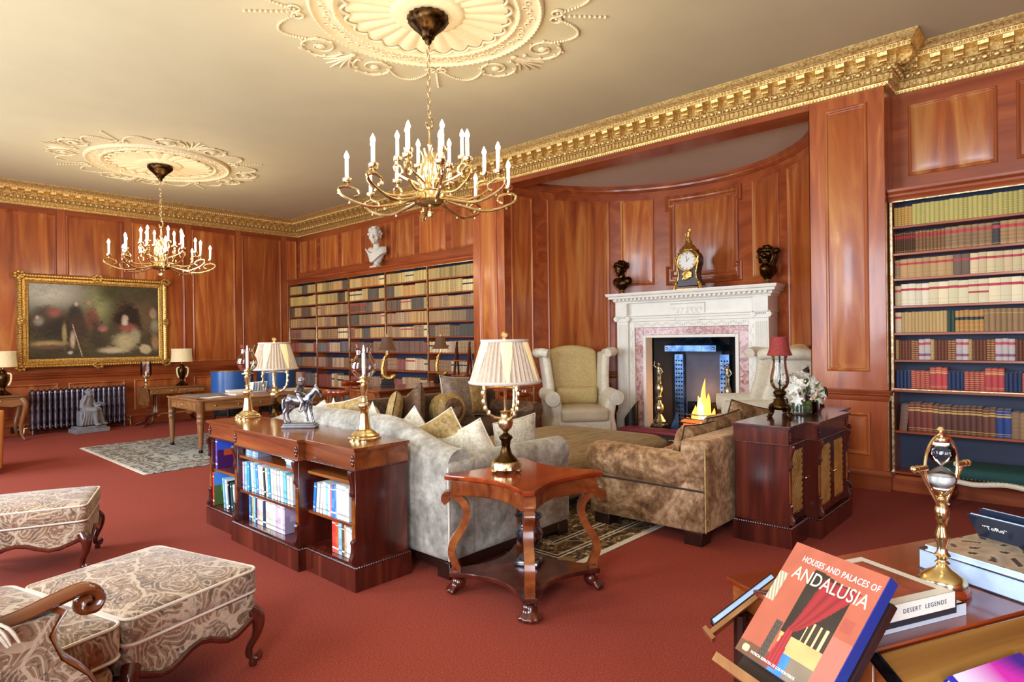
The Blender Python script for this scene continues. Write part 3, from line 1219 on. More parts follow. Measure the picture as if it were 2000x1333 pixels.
def book_geo(b, t, d, h, col, bands=(), page=PAGE, round_=.007):
    """closed book standing on its tail, spine at y=0 facing -y, x in 0..t. bands: (z0, z1, colour, proud)"""
    zs = [(0, h, col, 0)]
    segs, cur = [], 0.
    for z0, z1, c, pr in sorted(bands):
        z0, z1 = z0*h, z1*h
        if z0 > cur:
            segs.append((cur, z0, col, 0))
        segs.append((z0, z1, c, pr))
        cur = z1
    if cur < h:
        segs.append((cur, h, col, 0))
    def sec(pr):
        return [(0, d), (0, round_), (t*.22, .0022-pr), (t*.5, -pr), (t*.78, .0022-pr), (t, round_), (t, d)]
    n = 7
    for z0, z1, c, pr in segs:
        s = sec(pr)
        vs = [(x, y, z0) for x, y in s]+[(x, y, z1) for x, y in s]
        b.add(vs, [(i, i+1, n+i+1, n+i) for i in range(n-1)], c)
    s = sec(0)
    b.add([(x, y, h) for x, y in s], [tuple(range(n))], col)
    e = min(.003, t*.2)
    b.add([(e, .012, h+.0004), (t-e, .012, h+.0004), (t-e, d-.003, h+.0004), (e, d-.003, h+.0004)], [(0, 1, 2, 3)], page)
    b.add([(0, d, 0), (t, d, 0), (t, d, h), (0, d, h)], [(0, 1, 2, 3)], page)

def bands_for(style, c):
    dk = mul(c, .55)
    gl = GOLD
    if style == 'gilt':       # tooled all over
        return [(k/9+.02, k/9+.045, gl, .0012) for k in range(9)]
    if style == 'raised':
        return [(k/6+.0, k/6+.025, mul(c, 1.35), .0016) for k in range(1, 6)]
    if style == 'redlabel':
        return [(.06, .075, gl, 0), (.2, .22, dk, .0014), (.36, .38, dk, .0014), (.52, .54, dk, .0014), (.7, .83, S('b03038'), .0005), (.93, .945, gl, 0)]
    if style == 'tworeds':
        return [(.42, .5, S('b02838'), .0005), (.7, .8, S('b02838'), .0005)]
    if style == 'redband':
        return [(.08, .09, dk, 0), (.25, .26, dk, 0), (.68, .79, S('b02a38'), .0005)]
    if style == 'darklabel':
        return [(.1, .115, gl, .001), (.3, .315, gl, .001), (.55, .68, S('26302c'), .0005), (.8, .815, gl, .001)]
    if style == 'mauve':
        return [(.18, .3, S('7a4a6a'), .0005), (.5, .56, S('b8a8a0'), 0), (.72, .84, S('b4404a'), .0005)]
    if style == 'titled':
        return [(.06, .07, gl, 0), (.12, .14, gl, 0), (.72, .78, gl, 0), (.82, .85, gl, 0), (.93, .94, gl, 0)]
    if style == 'plain':
        return [(.45, .455, dk, 0), (.8, .82, gl, 0)]
    return []

def shelf_book(y, z, t, d, h, col, style, label, group, lean=0., x=None, rz=-PI/2):
    b = MB(); b.use('book_cloth'); b.fix = False
    c = jit(col)
    book_geo(b, t, d, h, c, bands_for(style, c))
    o = b.obj('book', angle=30)
    o.location = (x if x is not None else XB+.012, y, z)
    o.rotation_euler = (0, 0, rz)
    if lean:
        o.rotation_euler = (0, lean, rz)
    return tag(o, label, 'book', group)

SHELF_R = [2.36, 2.12, 1.895, 1.65, 1.41, 1.17, .917, .535, .17]
NAMES = ['top', 'second', 'third', 'fourth', 'fifth', 'sixth', 'seventh', 'eighth', 'bottom']
def bookcase(name, label, y0, y1, divs, shelves):
    """built-in bookcase facing -x between y0 < y1"""
    r = thing(name, label, 'bookcase', (0, 0, 0), 0, 'built-in bookcases')
    b = MB(); b.box(XF-.012, XF-.002, y0, y1, .12, 2.62); b.obj('back_panel', r, 'shelf_navy')
    for y in divs:
        b = MB(); b.box(XB+.004, XF-.012, y-.014, y+.014, .12, 2.6); u = b.obj('upright', r, 'rail_wood')
        b = MB(); b.box(XB-.004, XB+.004, y-.012, y+.012, .16, 2.58, .003); b.obj('gilt_strip', u, 'brass_old')
    ds = sorted(divs)
    for i, z in enumerate(shelves):
        for a, c in zip(ds[:-1], ds[1:]):
            b = MB()
            th = .035 if i == len(shelves)-3 else .022
            x0 = XB-.03 if i == len(shelves)-3 else XB+.002
            b.box(x0, XF-.012, a+.014, c-.014, z-th, z, .003)
            s = b.obj('shelf', r, 'rail_wood')
            if i == len(shelves)-3:
                b = MB(); b.box(x0-.004, x0, a, c, z-.012, z-.004); b.obj('gilt_line', s, 'brass_old')
    b = MB(); b.sweep([(0, 2.585), (.004, 2.585), (.01, 2.61), (.024, 2.625), (.024, 2.645), (.05, 2.665), (.055, 2.685), (-.23, 2.685), (-.23, 2.585)], [(XB, y1), (XB, y0)])
    k = b.obj('cornice', r, 'rail_wood', angle=30)
    b = MB(); b.box(XB-.006, XB, y0+.03, y1-.03, 2.575, 2.585); b.obj('gilt_line', k, 'brass_old')
    b = MB(); b.sweep([(-.22, 0), (.03, 0), (.03, .11), (.015, .135), (.0, .14), (-.22, .14)], [(XB, y1), (XB, y0)]); b.obj('plinth', r, 'rail_wood', angle=30)
    return r
bookcase('bookcase', 'wood bookcase with navy back and gilt edges beside the pilaster and hourglass', -1.6, 1.275, [1.258, -1.58], SHELF_R)

tan, brown, dkbrown = S('a5814f'), S('6c4a30'), S('43301f')
cream, olive, green = S('d2c29a'), S('a39a58'), S('2c3a30')
rows = [
    [(5, .027, .168, S('a8803c'), 'gilt', 'brown'), (28, .0325, .182, S('a6a058'), 'gilt', 'olive')],
    [(9, .0165, .178, S('5a3e2c'), 'redlabel', 'thin brown'), (8, .026, .18, S('7a5836'), 'redlabel', 'brown'), (7, .046, .186, S('8a6840'), 'redlabel', 'tan'), (1, .05, .19, S('2e2622'), 'redlabel', 'near-black'), (6, .05, .19, S('9a7646'), 'redlabel', 'tan')],
    [(1, .04, .16, S('8a6a48'), 'redlabel', 'brown'), (7, .055, .168, S('b08a54'), 'redband', 'tan'), (2, .056, .17, S('6a4e38'), 'redband', 'speckled brown'), (8, .056, .172, S('cbb488'), 'redband', 'cream')],
    [(1, .05, .176, S('bda87a'), 'redband', 'beige'), (4, .052, .19, S('d8cdae'), 'redband', 'cream'), (4, .07, .195, S('d6c89e'), 'redband', 'thick cream'), (2, .072, .198, S('d8cba2'), 'tworeds', 'cream'), (6, .072, .198, S('d8cba2'), 'redband', 'ivory')],
    [(1, .045, .18, S('c0a888'), 'redband', 'beige'), (13, .025, .182, S('b89a6a'), 'gilt', 'gilt tan'), (2, .026, .18, S('2c4236'), 'raised', 'green'), (6, .032, .182, S('b08040'), 'darklabel', 'tan'), (8, .036, .186, S('8e6c40'), 'plain', 'olive brown')],
    [(1, .026, .176, S('a88a58'), 'raised', 'tan'), (4, .023, .17, S('6a3c28'), 'raised', 'brown'), (2, .028, .172, S('7a4632'), 'gilt', 'gilt brown'), (2, .042, .18, S('b8aaa2'), 'mauve', 'pale banded'), (1, .026, .176, S('a88a58'), 'raised', 'tan'), (4, .023, .17, S('6a3c28'), 'raised', 'brown'),
     (2, .028, .172, S('7a4632'), 'gilt', 'gilt brown'), (2, .042, .18, S('b8aaa2'), 'mauve', 'pale banded'), (1, .026, .176, S('a88a58'), 'raised', 'tan'), (4, .023, .17, S('6a3c28'), 'raised', 'brown'), (2, .028, .172, S('7a4632'), 'gilt', 'gilt brown'), (3, .042, .18, S('b8aaa2'), 'mauve', 'pale banded'), (4, .023, .17, S('6a3c28'), 'raised', 'brown')],
    [(4, .028, .155, S('1f2f52'), 'raised', 'navy'), (4, .034, .155, S('a23038'), 'gilt', 'gilt red'), (3, .042, .188, S('b23a3c'), 'titled', 'tall red'), (4, .028, .155, S('1f2f52'), 'raised', 'navy'), (4, .034, .155, S('a23038'), 'gilt', 'gilt red'), (3, .042, .188, S('b23a3c'), 'titled', 'tall red'), (4, .028, .155, S('1f2f52'), 'raised', 'navy'), (6, .034, .155, S('a23038'), 'gilt', 'gilt red')],
    [(1, .062, .235, S('7a5848'), 'raised', 'leaning brown'), (4, .045, .25, S('7a3428'), 'titled', 'reddish'), (8, .043, .24, S('5e3628'), 'titled', 'brown'), (2, .042, .235, S('6a3c2c'), 'titled', 'reddish brown'), (2, .05, .235, S('1d3a7a'), 'titled', 'blue'), (3, .05, .215, S('8a6a48'), 'raised', 'tan'), (2, .045, .24, S('2a3a68'), 'titled', 'navy')],
]
vis_end = .27
for ri, row in enumerate(rows):
    y, k = 1.236, 0
    z = SHELF_R[ri]
    cnt = {}
    for n_, t_, h_, c_, sty, word in row:
        for i in range(n_):
            t2 = t_*random.uniform(.93, 1.06)
            lean = 0.
            if word == 'leaning brown':
                y -= .02
                lean = .09
            if y-t2 < vis_end:
                break
            shelf_book(y-.0005, z+.001, t2, .16, h_*random.uniform(.985, 1.015), c_, sty,
                       f'{word} leather book, {ORD[k]} from the gilt edge, {NAMES[ri]} shelf of near bookcase', f'books on the {NAMES[ri]} shelf of the near bookcase', lean)
            y -= t2+.0012+(.012 if lean else 0)
            k += 1
y = .62
for i, (t_, h_, c_) in enumerate(((.05, .11, S('4a3628')), (.05, .105, S('7a5a44')), (.11, .1, S('a08458')))):
    shelf_book(y, SHELF_R[8]+.001, t_, .16, h_, c_, 'raised', f'small old leather book, {ORD[i]} on the bottom shelf above green bench', 'old books on the bottom shelf')
    y -= t_+.008

# far bookcase: five bays
SHELF_L = [2.375, 2.14, 1.915, 1.69, 1.455, 1.2, .907, .53, .17]
DIV_L = [12.205, 11.13, 9.99, 8.86, 7.73, 6.60]
bookcase('bookcase', 'wide wood bookcase of five gilt bays under the white marble bust', 6.565, 12.22, DIV_L, SHELF_L)
pal_hi = [(S('b09a5c'), 'gilt'), (S('a88c54'), 'raised'), (S('8a7440'), 'raised'), (S('c2b080'), 'darklabel'), (S('96804c'), 'gilt'), (S('a88f58'), 'raised'), (S('a87c44'), 'raised'), (S('9c8450'), 'gilt'), (S('4c3e2a'), 'raised')]
pal_mid = [(S('a5814f'), 'raised'), (S('8a6a4a'), 'raised'), (S('c4b08a'), 'darklabel'), (S('6c4a34'), 'redlabel'), (S('977c60'), 'raised'), (S('a08058'), 'gilt'), (S('5c4634'), 'raised'), (S('4a4030'), 'raised'), (S('8c6c48'), 'raised'), (S('b4986c'), 'redlabel'), (S('7c5c48'), 'gilt')]
pal_lo = [(S('8a6858'), 'raised'), (S('a88c74'), 'raised'), (S('6e4840'), 'gilt'), (S('b8a488'), 'darklabel'), (S('7c4038'), 'raised'), (S('5c5654'), 'raised'), (S('9c8068'), 'raised'), (S('64463a'), 'raised'), (S('c0aa8c'), 'redlabel'), (S('94785c'), 'gilt')]
rest = MB(); rest.use('book_cloth'); rest.fix = False
rnd = random.Random(11)
for bay in range(5):
    hi, lo = DIV_L[bay]-.016, DIV_L[bay+1]+.016
    for ri, z in enumerate(SHELF_L):
        pal = pal_hi if ri < 2 else (pal_mid if ri < 5 else pal_lo)
        gap = (SHELF_L[ri-1] if ri else 2.58)-.022-z
        y, k = hi-.004, 0
        while y > lo+.03:
            c_, sty = rnd.choice(pal)
            t_ = rnd.choice([.022, .026, .03, .034, .04])
            hh = min(gap-.02, rnd.uniform(.165, .2)) if ri < 7 else rnd.uniform(.2, .26)
            for i in range(rnd.randint(4, 14)):
                t2 = t_*rnd.uniform(.95, 1.06)
                if y-t2 < lo:
                    y = lo
                    break
                c = (lambda q: (c_[0]*q, c_[1]*q, c_[2]*q, 1))(rnd.uniform(.7, 1.25))
                h2 = hh*rnd.uniform(.985, 1.01)
                if bay == 4 and ri in (3, 4):
                    word = {3: 'fourth', 4: 'fifth'}[ri]
                    shelf_book(y, z+.001, t2, .16, h2, c_, sty, f'old leather book, {ORD[min(k, 39)]} in its row, {word} shelf, far bookcase bay beside pilaster', f'books in the nearest bay of the far bookcase, {word} shelf')
                    k += 1
                else:
                    c = (min(1, c[0]*1.3), min(1, c[1]*1.25), min(1, c[2]*1.12), 1)  # bright light on the far bookcase put into the book colours
                    rest.X = Matrix.Translation((XB+.012, y, z+.001)) @ Matrix.Rotation(-PI/2, 4, 'Z')
                    book_geo(rest, t2, .16, h2, c, bands_for(sty, c))
                y -= t2+.0028
tag(rest.obj('leather_books', angle=30), 'rows of old leather-bound books filling the far bookcase', 'books', kind='stuff')

def fuse(b, name, parent, mat, voxel=.01, it=3, loc=None, rot=None, fac=.5):
    """weld overlapping forms into one continuous skin"""
    me = b.mesh(name+'_raw')
    o = bpy.data.objects.new(name, me)
    COL.objects.link(o)
    m = o.modifiers.new('r', 'REMESH')
    m.mode = 'VOXEL'
    m.voxel_size = voxel
    if it:
        q = o.modifiers.new('s', 'SMOOTH')
        q.iterations = it
        q.factor = fac
    bpy.context.view_layer.update()
    me2 = bpy.data.meshes.new_from_object(o.evaluated_get(bpy.context.evaluated_depsgraph_get()))
    bpy.data.objects.remove(o)
    bpy.data.meshes.remove(me)
    me2.name = name
    me2.materials.clear()
    me2.materials.append(MATS[mat])
    me2.polygons.foreach_set('use_smooth', [True]*len(me2.polygons))
    o = bpy.data.objects.new(name, me2)
    COL.objects.link(o)
    if parent is not None:
        o.parent = parent
    if loc:
        o.location = loc
    if rot:
        o.rotation_euler = rot
    return o

def limb(b, a, c, r0, r1, n=10, k=6):
    """tapered capsule"""
    A, B = Vector(a), Vector(c)
    pts, rad = [], []
    for i in range(k+1):
        t_ = i/k
        pts.append(tuple(A.lerp(B, t_)))
        rad.append(lerp(r0, r1, t_))
    b.tube(pts, rad, n)
    b.ball(a, r0, n, 8)
    b.ball(c, r1, n, 8)

def head_geo(b, c, s, curls=0, rz=0., tilt=0.):
    """head facing -y, centre c, s = head height; hair as curls"""
    X = b.X
    b.X = (X or Matrix()) @ Matrix.Translation(c) @ Matrix.Rotation(rz, 4, 'Z') @ Matrix.Rotation(tilt, 4, 'X')
    b.ball((0, .02*s, .08*s), (.36*s, .43*s, .42*s), 16, 12)      # skull
    b.ball((0, -.12*s, -.17*s), (.26*s, .28*s, .34*s), 14, 10)     # jaw
    b.ball((0, -.32*s, -.38*s), (.1*s, .09*s, .1*s), 8, 6)         # chin
    b.tube([(0, -.36*s, .14*s), (0, -.43*s, .0), (0, -.49*s, -.1*s), (0, -.4*s, -.15*s)], [.05*s, .055*s, .07*s, .04*s], 8)
    for q in (-1, 1):
        b.ball((q*.15*s, -.34*s, .13*s), (.13*s, .06*s, .045*s), 8, 6)   # brow
        b.ball((q*.15*s, -.315*s, .03*s), (.06*s, .05*s, .04*s), 8, 6)  # eye
        b.ball((q*.2*s, -.26*s, -.14*s), (.1*s, .1*s, .1*s), 8, 6)       # cheek
        b.ball((q*.35*s, .06*s, -.04*s), (.05*s, .09*s, .13*s), 8, 6)    # ear
    b.ball((0, -.385*s, -.225*s), (.11*s, .05*s, .03*s), 8, 6)
    b.ball((0, -.375*s, -.275*s), (.09*s, .05*s, .035*s), 8, 6)
    r = random.Random(3)
    for i in range(curls):
        a = r.uniform(0, 2*PI)
        e = r.uniform(.05, 1.3)
        x, y, z = .38*math.cos(a)*math.cos(e), .44*math.sin(a)*math.cos(e), .08+.44*math.sin(e)
        if y < -.2 and z < .3:
            continue
        b.ball((x*s, (y+.04)*s, z*s), r.uniform(.07, .12)*s, 8, 6)
    b.X = X

# ---- white bust on the far bookcase
r = thing('bust', 'white marble bust of a curly-haired man on top of far bookcase', 'bust', (6.48, 9.17, 2.686), 0)
b = MB(); b.box(-.09, .09, -.1, .1, 0, .035, .006); b.lathe([(.085, .035), (.07, .05), (.05, .075), (.06, .1), (.07, .11)], 20)
b.obj('socle', r, 'bust_plaster')
b = MB(); b.X = Matrix.Rotation(-PI/2+.35, 4, 'Z')
b.ball((0, .02, .25), (.13, .1, .15), 18, 12)
b.ball((0, .02, .16), (.09, .08, .1), 14, 10)
for q in (-1, 1):
    b.ball((q*.125, .02, .3), (.07, .075, .08), 12, 10)
limb(b, (0, .01, .36), (0, -.02, .47), .062, .056)
for i in range(5):   # drapery folds
    b.tube(smooth_path([(-.2+.03*i, -.05-.01*i, .34-.03*i), (-.05, -.1, .24-.035*i), (.12, -.08, .3-.02*i), (.2, 0, .36-.02*i)], 5), .017, 6)
head_geo(b, (0, -.045, .56), .29, 60, .3, .12)
fuse(b, 'figure', r, 'bust_plaster', .0075, 1)

# ================================================================== fireplace
FY = 3.90
fp = thing('fireplace', 'carved white marble fireplace with pink marble slips and Ionic pilasters', 'fireplace', (7.62, FY, 0), 0)
# local: x depth (0 = shelf front-ish), y along the wall
b = MB()
b.sweep([(0, 1.885), (.02, 1.885), (.025, 1.905), (.045, 1.92), (.05, 1.945), (.095, 1.955), (.1, 1.985), (.12, 1.992), (.13, 2.02), (.13, 2.03), (-.3, 2.03), (-.3, 1.885)], [(.45, 1.09), (.1, 1.09), (.1, -1.09), (.45, -1.09)])
b.obj('mantel_shelf', fp, 'marble_white', angle=30)
dm = MB(); dm.use('marble_white'); dm.box(-.022, .022, -.018, .018, -.028, .0, .004); dm = dm.mesh('dentil')
for i in range(34):
    inst(dm, 'dentil', fp, (.037, -1.07+2.14*i/33, 1.953))
for s in (1, -1):
    for i in range(5):
        inst(dm, 'dentil', fp, (.1+.05*i, s*1.125, 1.953))
b = MB(); b.box(.12, .55, -1.088, 1.088, 1.64, 1.885); b.obj('frieze', fp, 'marble_white')
b = MB(); b.sweep([(0, 1.62), (.012, 1.625), (.012, 1.66), (.025, 1.668), (.025, 1.69), (.04, 1.7), (.04, 1.712), (-.2, 1.712), (-.2, 1.62)], [(.45, .9), (.12, .9), (.12, -.9), (.45, -.9)]); b.obj('architrave', fp, 'marble_white', angle=30)
for s in (1, -1):
    b = MB(); b.box(.04, .5, s*.9, s*1.092, 1.70, 1.888, .004); b.obj('frieze_block', fp, 'marble_white')
    # fluted pilaster
    b = MB()
    b.box(.075, .45, s*.905, s*1.085, .34, 1.63)
    for i in range(6):
        y = s*(.918+.153*(i+.5)/6)
        b.tube([(.075, y, .42), (.075, y, 1.58)], .0105, 8)
    p = b.obj('pilaster', fp, 'marble_white')
    b = MB(); b.box(.05, .45, s*.885, s*1.105, .1, .32, .006); b.box(.062, .45, s*.895, s*1.095, .32, .35, .006); b.box(.03, .45, s*.87, s*1.12, 0, .1, .005); b.obj('plinth', p, 'marble_white')
    b = MB()
    b.box(.05, .45, s*.885, s*1.105, 1.69, 1.715, .004)
    b.box(.065, .45, s*.9, s*1.09, 1.62, 1.70, .004)
    for q in (-1, 1):
        y = s*.995+q*.098
        b.tube([(.05, y, 1.665), (.14, y, 1.665)], .036, 14)
        b.tube([(.044, y, 1.665), (.05, y, 1.665)], .02, 10)
    for q in range(5):
        b.ball((.055, s*.995+(q-2)*.026, 1.683), (.014, .012, .016), 8, 6)
    b.obj('capital', p, 'marble_white')
# carved moulding round the slips
def frame_u(y_in, y_out, z_in, z_out, x0, x1, name, mat, ch=.004):
    b = MB()
    for s in (1, -1):
        b.box(x0, x1, s*y_in, s*y_out, .1, z_out, ch)
    b.box(x0, x1, -y_in, y_in, z_in, z_out, ch)
    return b.obj(name, fp, mat)
cm_ = frame_u(.82, .905, 1.535, 1.62, .115, .3, 'carved_moulding', 'marble_white')
b = MB(); b.fix = False
rr = random.Random(2)
for i in range(46):
    t_ = i/45
    for s in (1, -1):
        b.ball((.112, s*(.862+.015*math.sin(i*1.3)), .14+1.4*t_), (.009, .016, .013), 6, 4)
for i in range(52):
    b.ball((.112, -.82+1.64*i/51, 1.578+.015*math.sin(i*1.3)), (.009, .013, .016), 6, 4)
tag(b.obj('carved_leafwork', cm_, 'marble_white'), kind='stuff')
frame_u(.69, .82, 1.43, 1.535, .14, .3, 'pink_marble_slip', 'marble_pink')
frame_u(.645, .69, 1.39, 1.43, .12, .34, 'inner_slip', 'marble_white')
b = MB(); b.box(.1, .13, -.25, .25, 1.655, 1.855, .005)
for s in (-1, 1):
    b.box(.1, .13, s*.17, s*.25, 1.625, 1.665, .003)
tb = b.obj('centre_tablet', fp, 'marble_white')
b = MB(); b.fix = False
for i in range(44):
    b.ball((.098, -.24+.48*i/43, 1.845), .006, 6, 4)
    b.ball((.098, -.24+.48*i/43, 1.67), .006, 6, 4)
for s in (-1, 1):
    for j in range(3):
        b.tube([(.098, s*(.03+.07*j+.03*math.cos(a)), 1.755+.04*math.sin(a)) for a in [k*PI/5 for k in range(9)]], .006, 5)
        b.ball((.096, s*(.06+.07*j), 1.79-.05*(j % 2)), (.008, .018, .012), 6, 4)
b.ball((.096, 0, 1.755), (.012, .02, .05), 8, 6)
tag(b.obj('carved_foliage', tb, 'marble_white'), kind='stuff')
# firebox
b = MB()
poly = [(.3, -.645), (.3, .645), (.36, .645), (.62, .36), (.62, -.36), (.36, -.645)]
for (x0, y0), (x1, y1) in ((poly[1], poly[2]), (poly[2], poly[3]), (poly[3], poly[4]), (poly[4], poly[5]), (poly[5], poly[0])):
    b.add([(x0, y0, 0), (x1, y1, 0), (x1, y1, 1.43), (x0, y0, 1.43)], [(0, 1, 2, 3)])
b.add([(p[0], p[1], 1.43) for p in poly], [tuple(range(6))])
b.obj('firebox', fp, 'soot')
for s in (-1, 1):
    b = MB()
    b.box(.5, .56, s*.27, s*.40, .1, 1.15)
    ck = b.obj('studded_cheek', fp, 'steel_blue')
    b = MB(); b.fix = False
    for i in range(16):
        for j in range(3):
            b.ball((.498, s*(.295+.04*j), .16+.06*i), (.006, .013, .013), 6, 4)
    tag(b.obj('stud_field', ck, 'iron'), kind='stuff')
b = MB(); b.box(.57, .6, -.27, .27, .05, 1.2, .004); b.obj('fire_back', fp, 'fire_back')
# smoke hood
b = MB()
pts = []
for k, (z, hy, x0) in enumerate(((1.2, .37, .16), (1.28, .37, .16), (1.285, .355, .175), (1.31, .3, .22), (1.36, .24, .3), (1.43, .22, .34))):
    pts.append([(x0, -hy, z), (x0, hy, z), (.55, hy, z), (.55, -hy, z)])
vs = [p for r_ in pts for p in r_]
fs = []
for k in range(len(pts)-1):
    for i in range(4):
        j = (i+1) % 4
        fs.append((k*4+i, k*4+j, k*4+4+j, k*4+4+i))
b.add(vs, fs)
hd = b.obj('smoke_hood', fp, 'steel_blue', angle=20)
for s in (-1, 1):
    b = MB(); b.ball((.155, s*.34, 1.24), .018, 10, 8); b.obj('rivet', hd, 'brass')
b = MB(); b.box(-.15, .3, -1.0, 1.0, 0, .03, .006); b.obj('hearth_slab', fp, 'marble_white')

# grate with the fire
gr = thing('fire_grate', 'blue steel fire basket with burning coals inside the fireplace', 'fire grate', (7.83, 3.80, .03), 0)
b = MB()
def cheek(s):
    return [(s*.3, .0), (s*.46, .0), (s*.46, .1), (s*.4, .14), (s*.36, .22), (s*.34, .3), (s*.3, .33)]
for s in (-1, 1):
    q = cheek(s)
    b.prism(q if s > 0 else q[::-1], -.02, .0, 'yz')
b.obj('cheek', gr, 'steel_blue')
b = MB(); b.lathe([(.1, 0), (.12, .02), (.2, .06), (.36, .1), (.38, .115), (.3, .115)], 28, (.1, 0, 0), .6, 1.); b.obj('ash_bowl', gr, 'steel_blue')
for i in range(4):
    b = MB(); b.tube(smooth_path([(.0, -.3, .14+.06*i), (-.05, -.15, .14+.06*i), (-.065, 0, .14+.06*i), (-.05, .15, .14+.06*i), (.0, .3, .14+.06*i)], 5), .008, 8); b.obj('bar', gr, 'pewter')
b = MB(); b.box(.26, .3, -.3, .3, .08, .46, .01); b.obj('back_plate', gr, 'iron')
b = MB()
rr = random.Random(5)
for i in range(46):
    b.ball((rr.uniform(0, .24), rr.uniform(-.27, .27), rr.uniform(.13, .24)), (rr.uniform(.03, .05), rr.uniform(.03, .05), rr.uniform(.025, .04)), 6, 4)
tag(b.obj('coals', gr, 'ember', angle=10), kind='stuff')
def flame(y, x, h, w, mat):
    b = MB()
    ph = rr.uniform(0, 6)
    pts, rad = [], []
    for i in range(12):
        t_ = i/11
        pts.append((x+.015*math.sin(5*t_+ph), y+.03*math.sin(4*t_+ph)*t_, .18+h*t_))
        rad.append(max(.001, w*(math.sin(PI*min(1, .18+.82*t_))**.8)*(1-.35*t_)))
    b.tube(pts, rad, 10)
    b.obj('flame', gr, mat)
for y, x, h, w, m in ((-.02, .12, .5, .035, 'flame'), (.05, .12, .3, .05, 'flame'), (-.07, .1, .34, .045, 'flame'), (.0, .07, .3, .04, 'flame_core'), (-.05, .07, .22, .035, 'flame_core'), (.13, .12, .2, .03, 'flame'), (-.13, .14, .18, .03, 'flame')):
    flame(y, x, h*1.25, w*1.35, m)
bulb_light(7.93, 3.85, .62, 5, (1, .5, .18), .08)

# andirons
def andiron():
    r = thing('andiron', 'brass andiron crowned by a small standing figure, nearest the wing chair', 'andiron', (7.74, 4.34, .03), 0, 'brass andirons')
    b = MB()
    b.tube([(0, -.12, .06), (0, -.07, .06)], .05, 14)
    b.tube([(0, .07, .06), (0, .12, .06)], .05, 14)
    b.box(-.04, .04, -.13, .13, .1, .13, .006); b.box(-.03, .03, -.08, .08, 0, .1, .006)
    b.obj('foot', r, 'iron')
    b = MB(); b.box(-.09, .09, -.09, .09, .13, .17, .01)
    b.lathe([(.085, .17), (.09, .2), (.065, .24), (.04, .28), (.03, .3), (.055, .34), (.065, .38), (.055, .42), (.028, .46), (.024, .49), (.05, .52), (.03, .54), (.026, .58), (.045, .62), (.05, .66), (.04, .7), (.028, .72), (.035, .74)], 20, rib=8, ribk=.05)
    b.obj('baluster', r, 'brass_pale')
    b = MB()
    z = .74
    for s in (-1, 1):
        limb(b, (0, s*.014, z+.12), (0, s*.016, z), .017, .011)
    limb(b, (0, 0, z+.12), (0, 0, z+.2), .028, .032)
    b.ball((0, 0, z+.255), .023, 10, 8)
    limb(b, (0, .03, z+.2), (-.01, .07, z+.23), .012, .009); limb(b, (-.01, .07, z+.23), (-.01, .06, z+.29), .009, .007)
    limb(b, (0, -.03, z+.2), (-.01, -.06, z+.15), .012, .009); limb(b, (-.01, -.06, z+.15), (-.02, -.03, z+.11), .009, .008)
    fuse(b, 'figurine', r, 'brass_pale', .006, 1)
    b = MB(); b.tube([(.05, 0, .1), (.35, 0, .1)], .015, 8); b.obj('log_bar', r, 'iron')
    return r
an = andiron()
dup(an, 'brass andiron crowned by a small standing figure, right of the flames', (7.74, 3.36, .03), 0)

# hearth scuttle and low fender seat
r = thing('coal_scuttle', 'black slant-topped metal cylinder standing by the fireplace pilaster', 'scuttle', (7.46, 4.62, .03), 0)
b = MB()
N = 24
ring = [(.095*math.cos(2*PI*k/N), .095*math.sin(2*PI*k/N)) for k in range(N)]
vs = [(x, y, 0) for x, y in ring]+[(x, y, .36+1.4*(y*-.9+x*.3)) for x, y in ring]+[(x*.9, y*.9, .36+1.4*(y*-.9+x*.3)) for x, y in ring]+[(x*.9, y*.9, .02) for x, y in ring]
b.add(vs, [tuple(range(N))[::-1]]+[(j*N+i, j*N+(i+1) % N, (j+1)*N+(i+1) % N, (j+1)*N+i) for j in range(3) for i in range(N)]+[tuple(3*N+i for i in range(N))])
b.obj('barrel', r, 'black')
b = MB(); b.lathe([(.1, 0), (.1, .02), (.096, .024)], 24); b.obj('foot_ring', r, 'iron')
r = thing('fender_stool', 'long low red-topped fender stool with green sides on the hearth', 'stool', (7.22, 4.0, 0), 0)
b = MB(); b.rbox(-.13, .13, -.75, .6, .13, .2, .03, 5, (0, 0, .012)); b.obj('seat_pad', r, 'red_leather')
b = MB(); b.box(-.12, .12, -.74, .74, .07, .13, .01); b.obj('frame', r, 'cloth_green')
b = MB(); b.fix = False
for i in range(12):
    y = -.7+1.4*i/11
    b.tube([(-.125, y+.05*math.cos(a), .07+.022*math.sin(a)) for a in [k*PI/6 for k in range(10)]], .009, 6)
b.obj('scroll_trim', r, 'brass_old')
for s in (-1, 1):
    for q in (-1, 1):
        b = MB(); b.lathe([(.02, 0), (.026, .015), (.015, .035), (.03, .06), (.03, .08)], 12, (s*.09, q*.68, 0)); b.obj('leg', r, 'dark_wood')

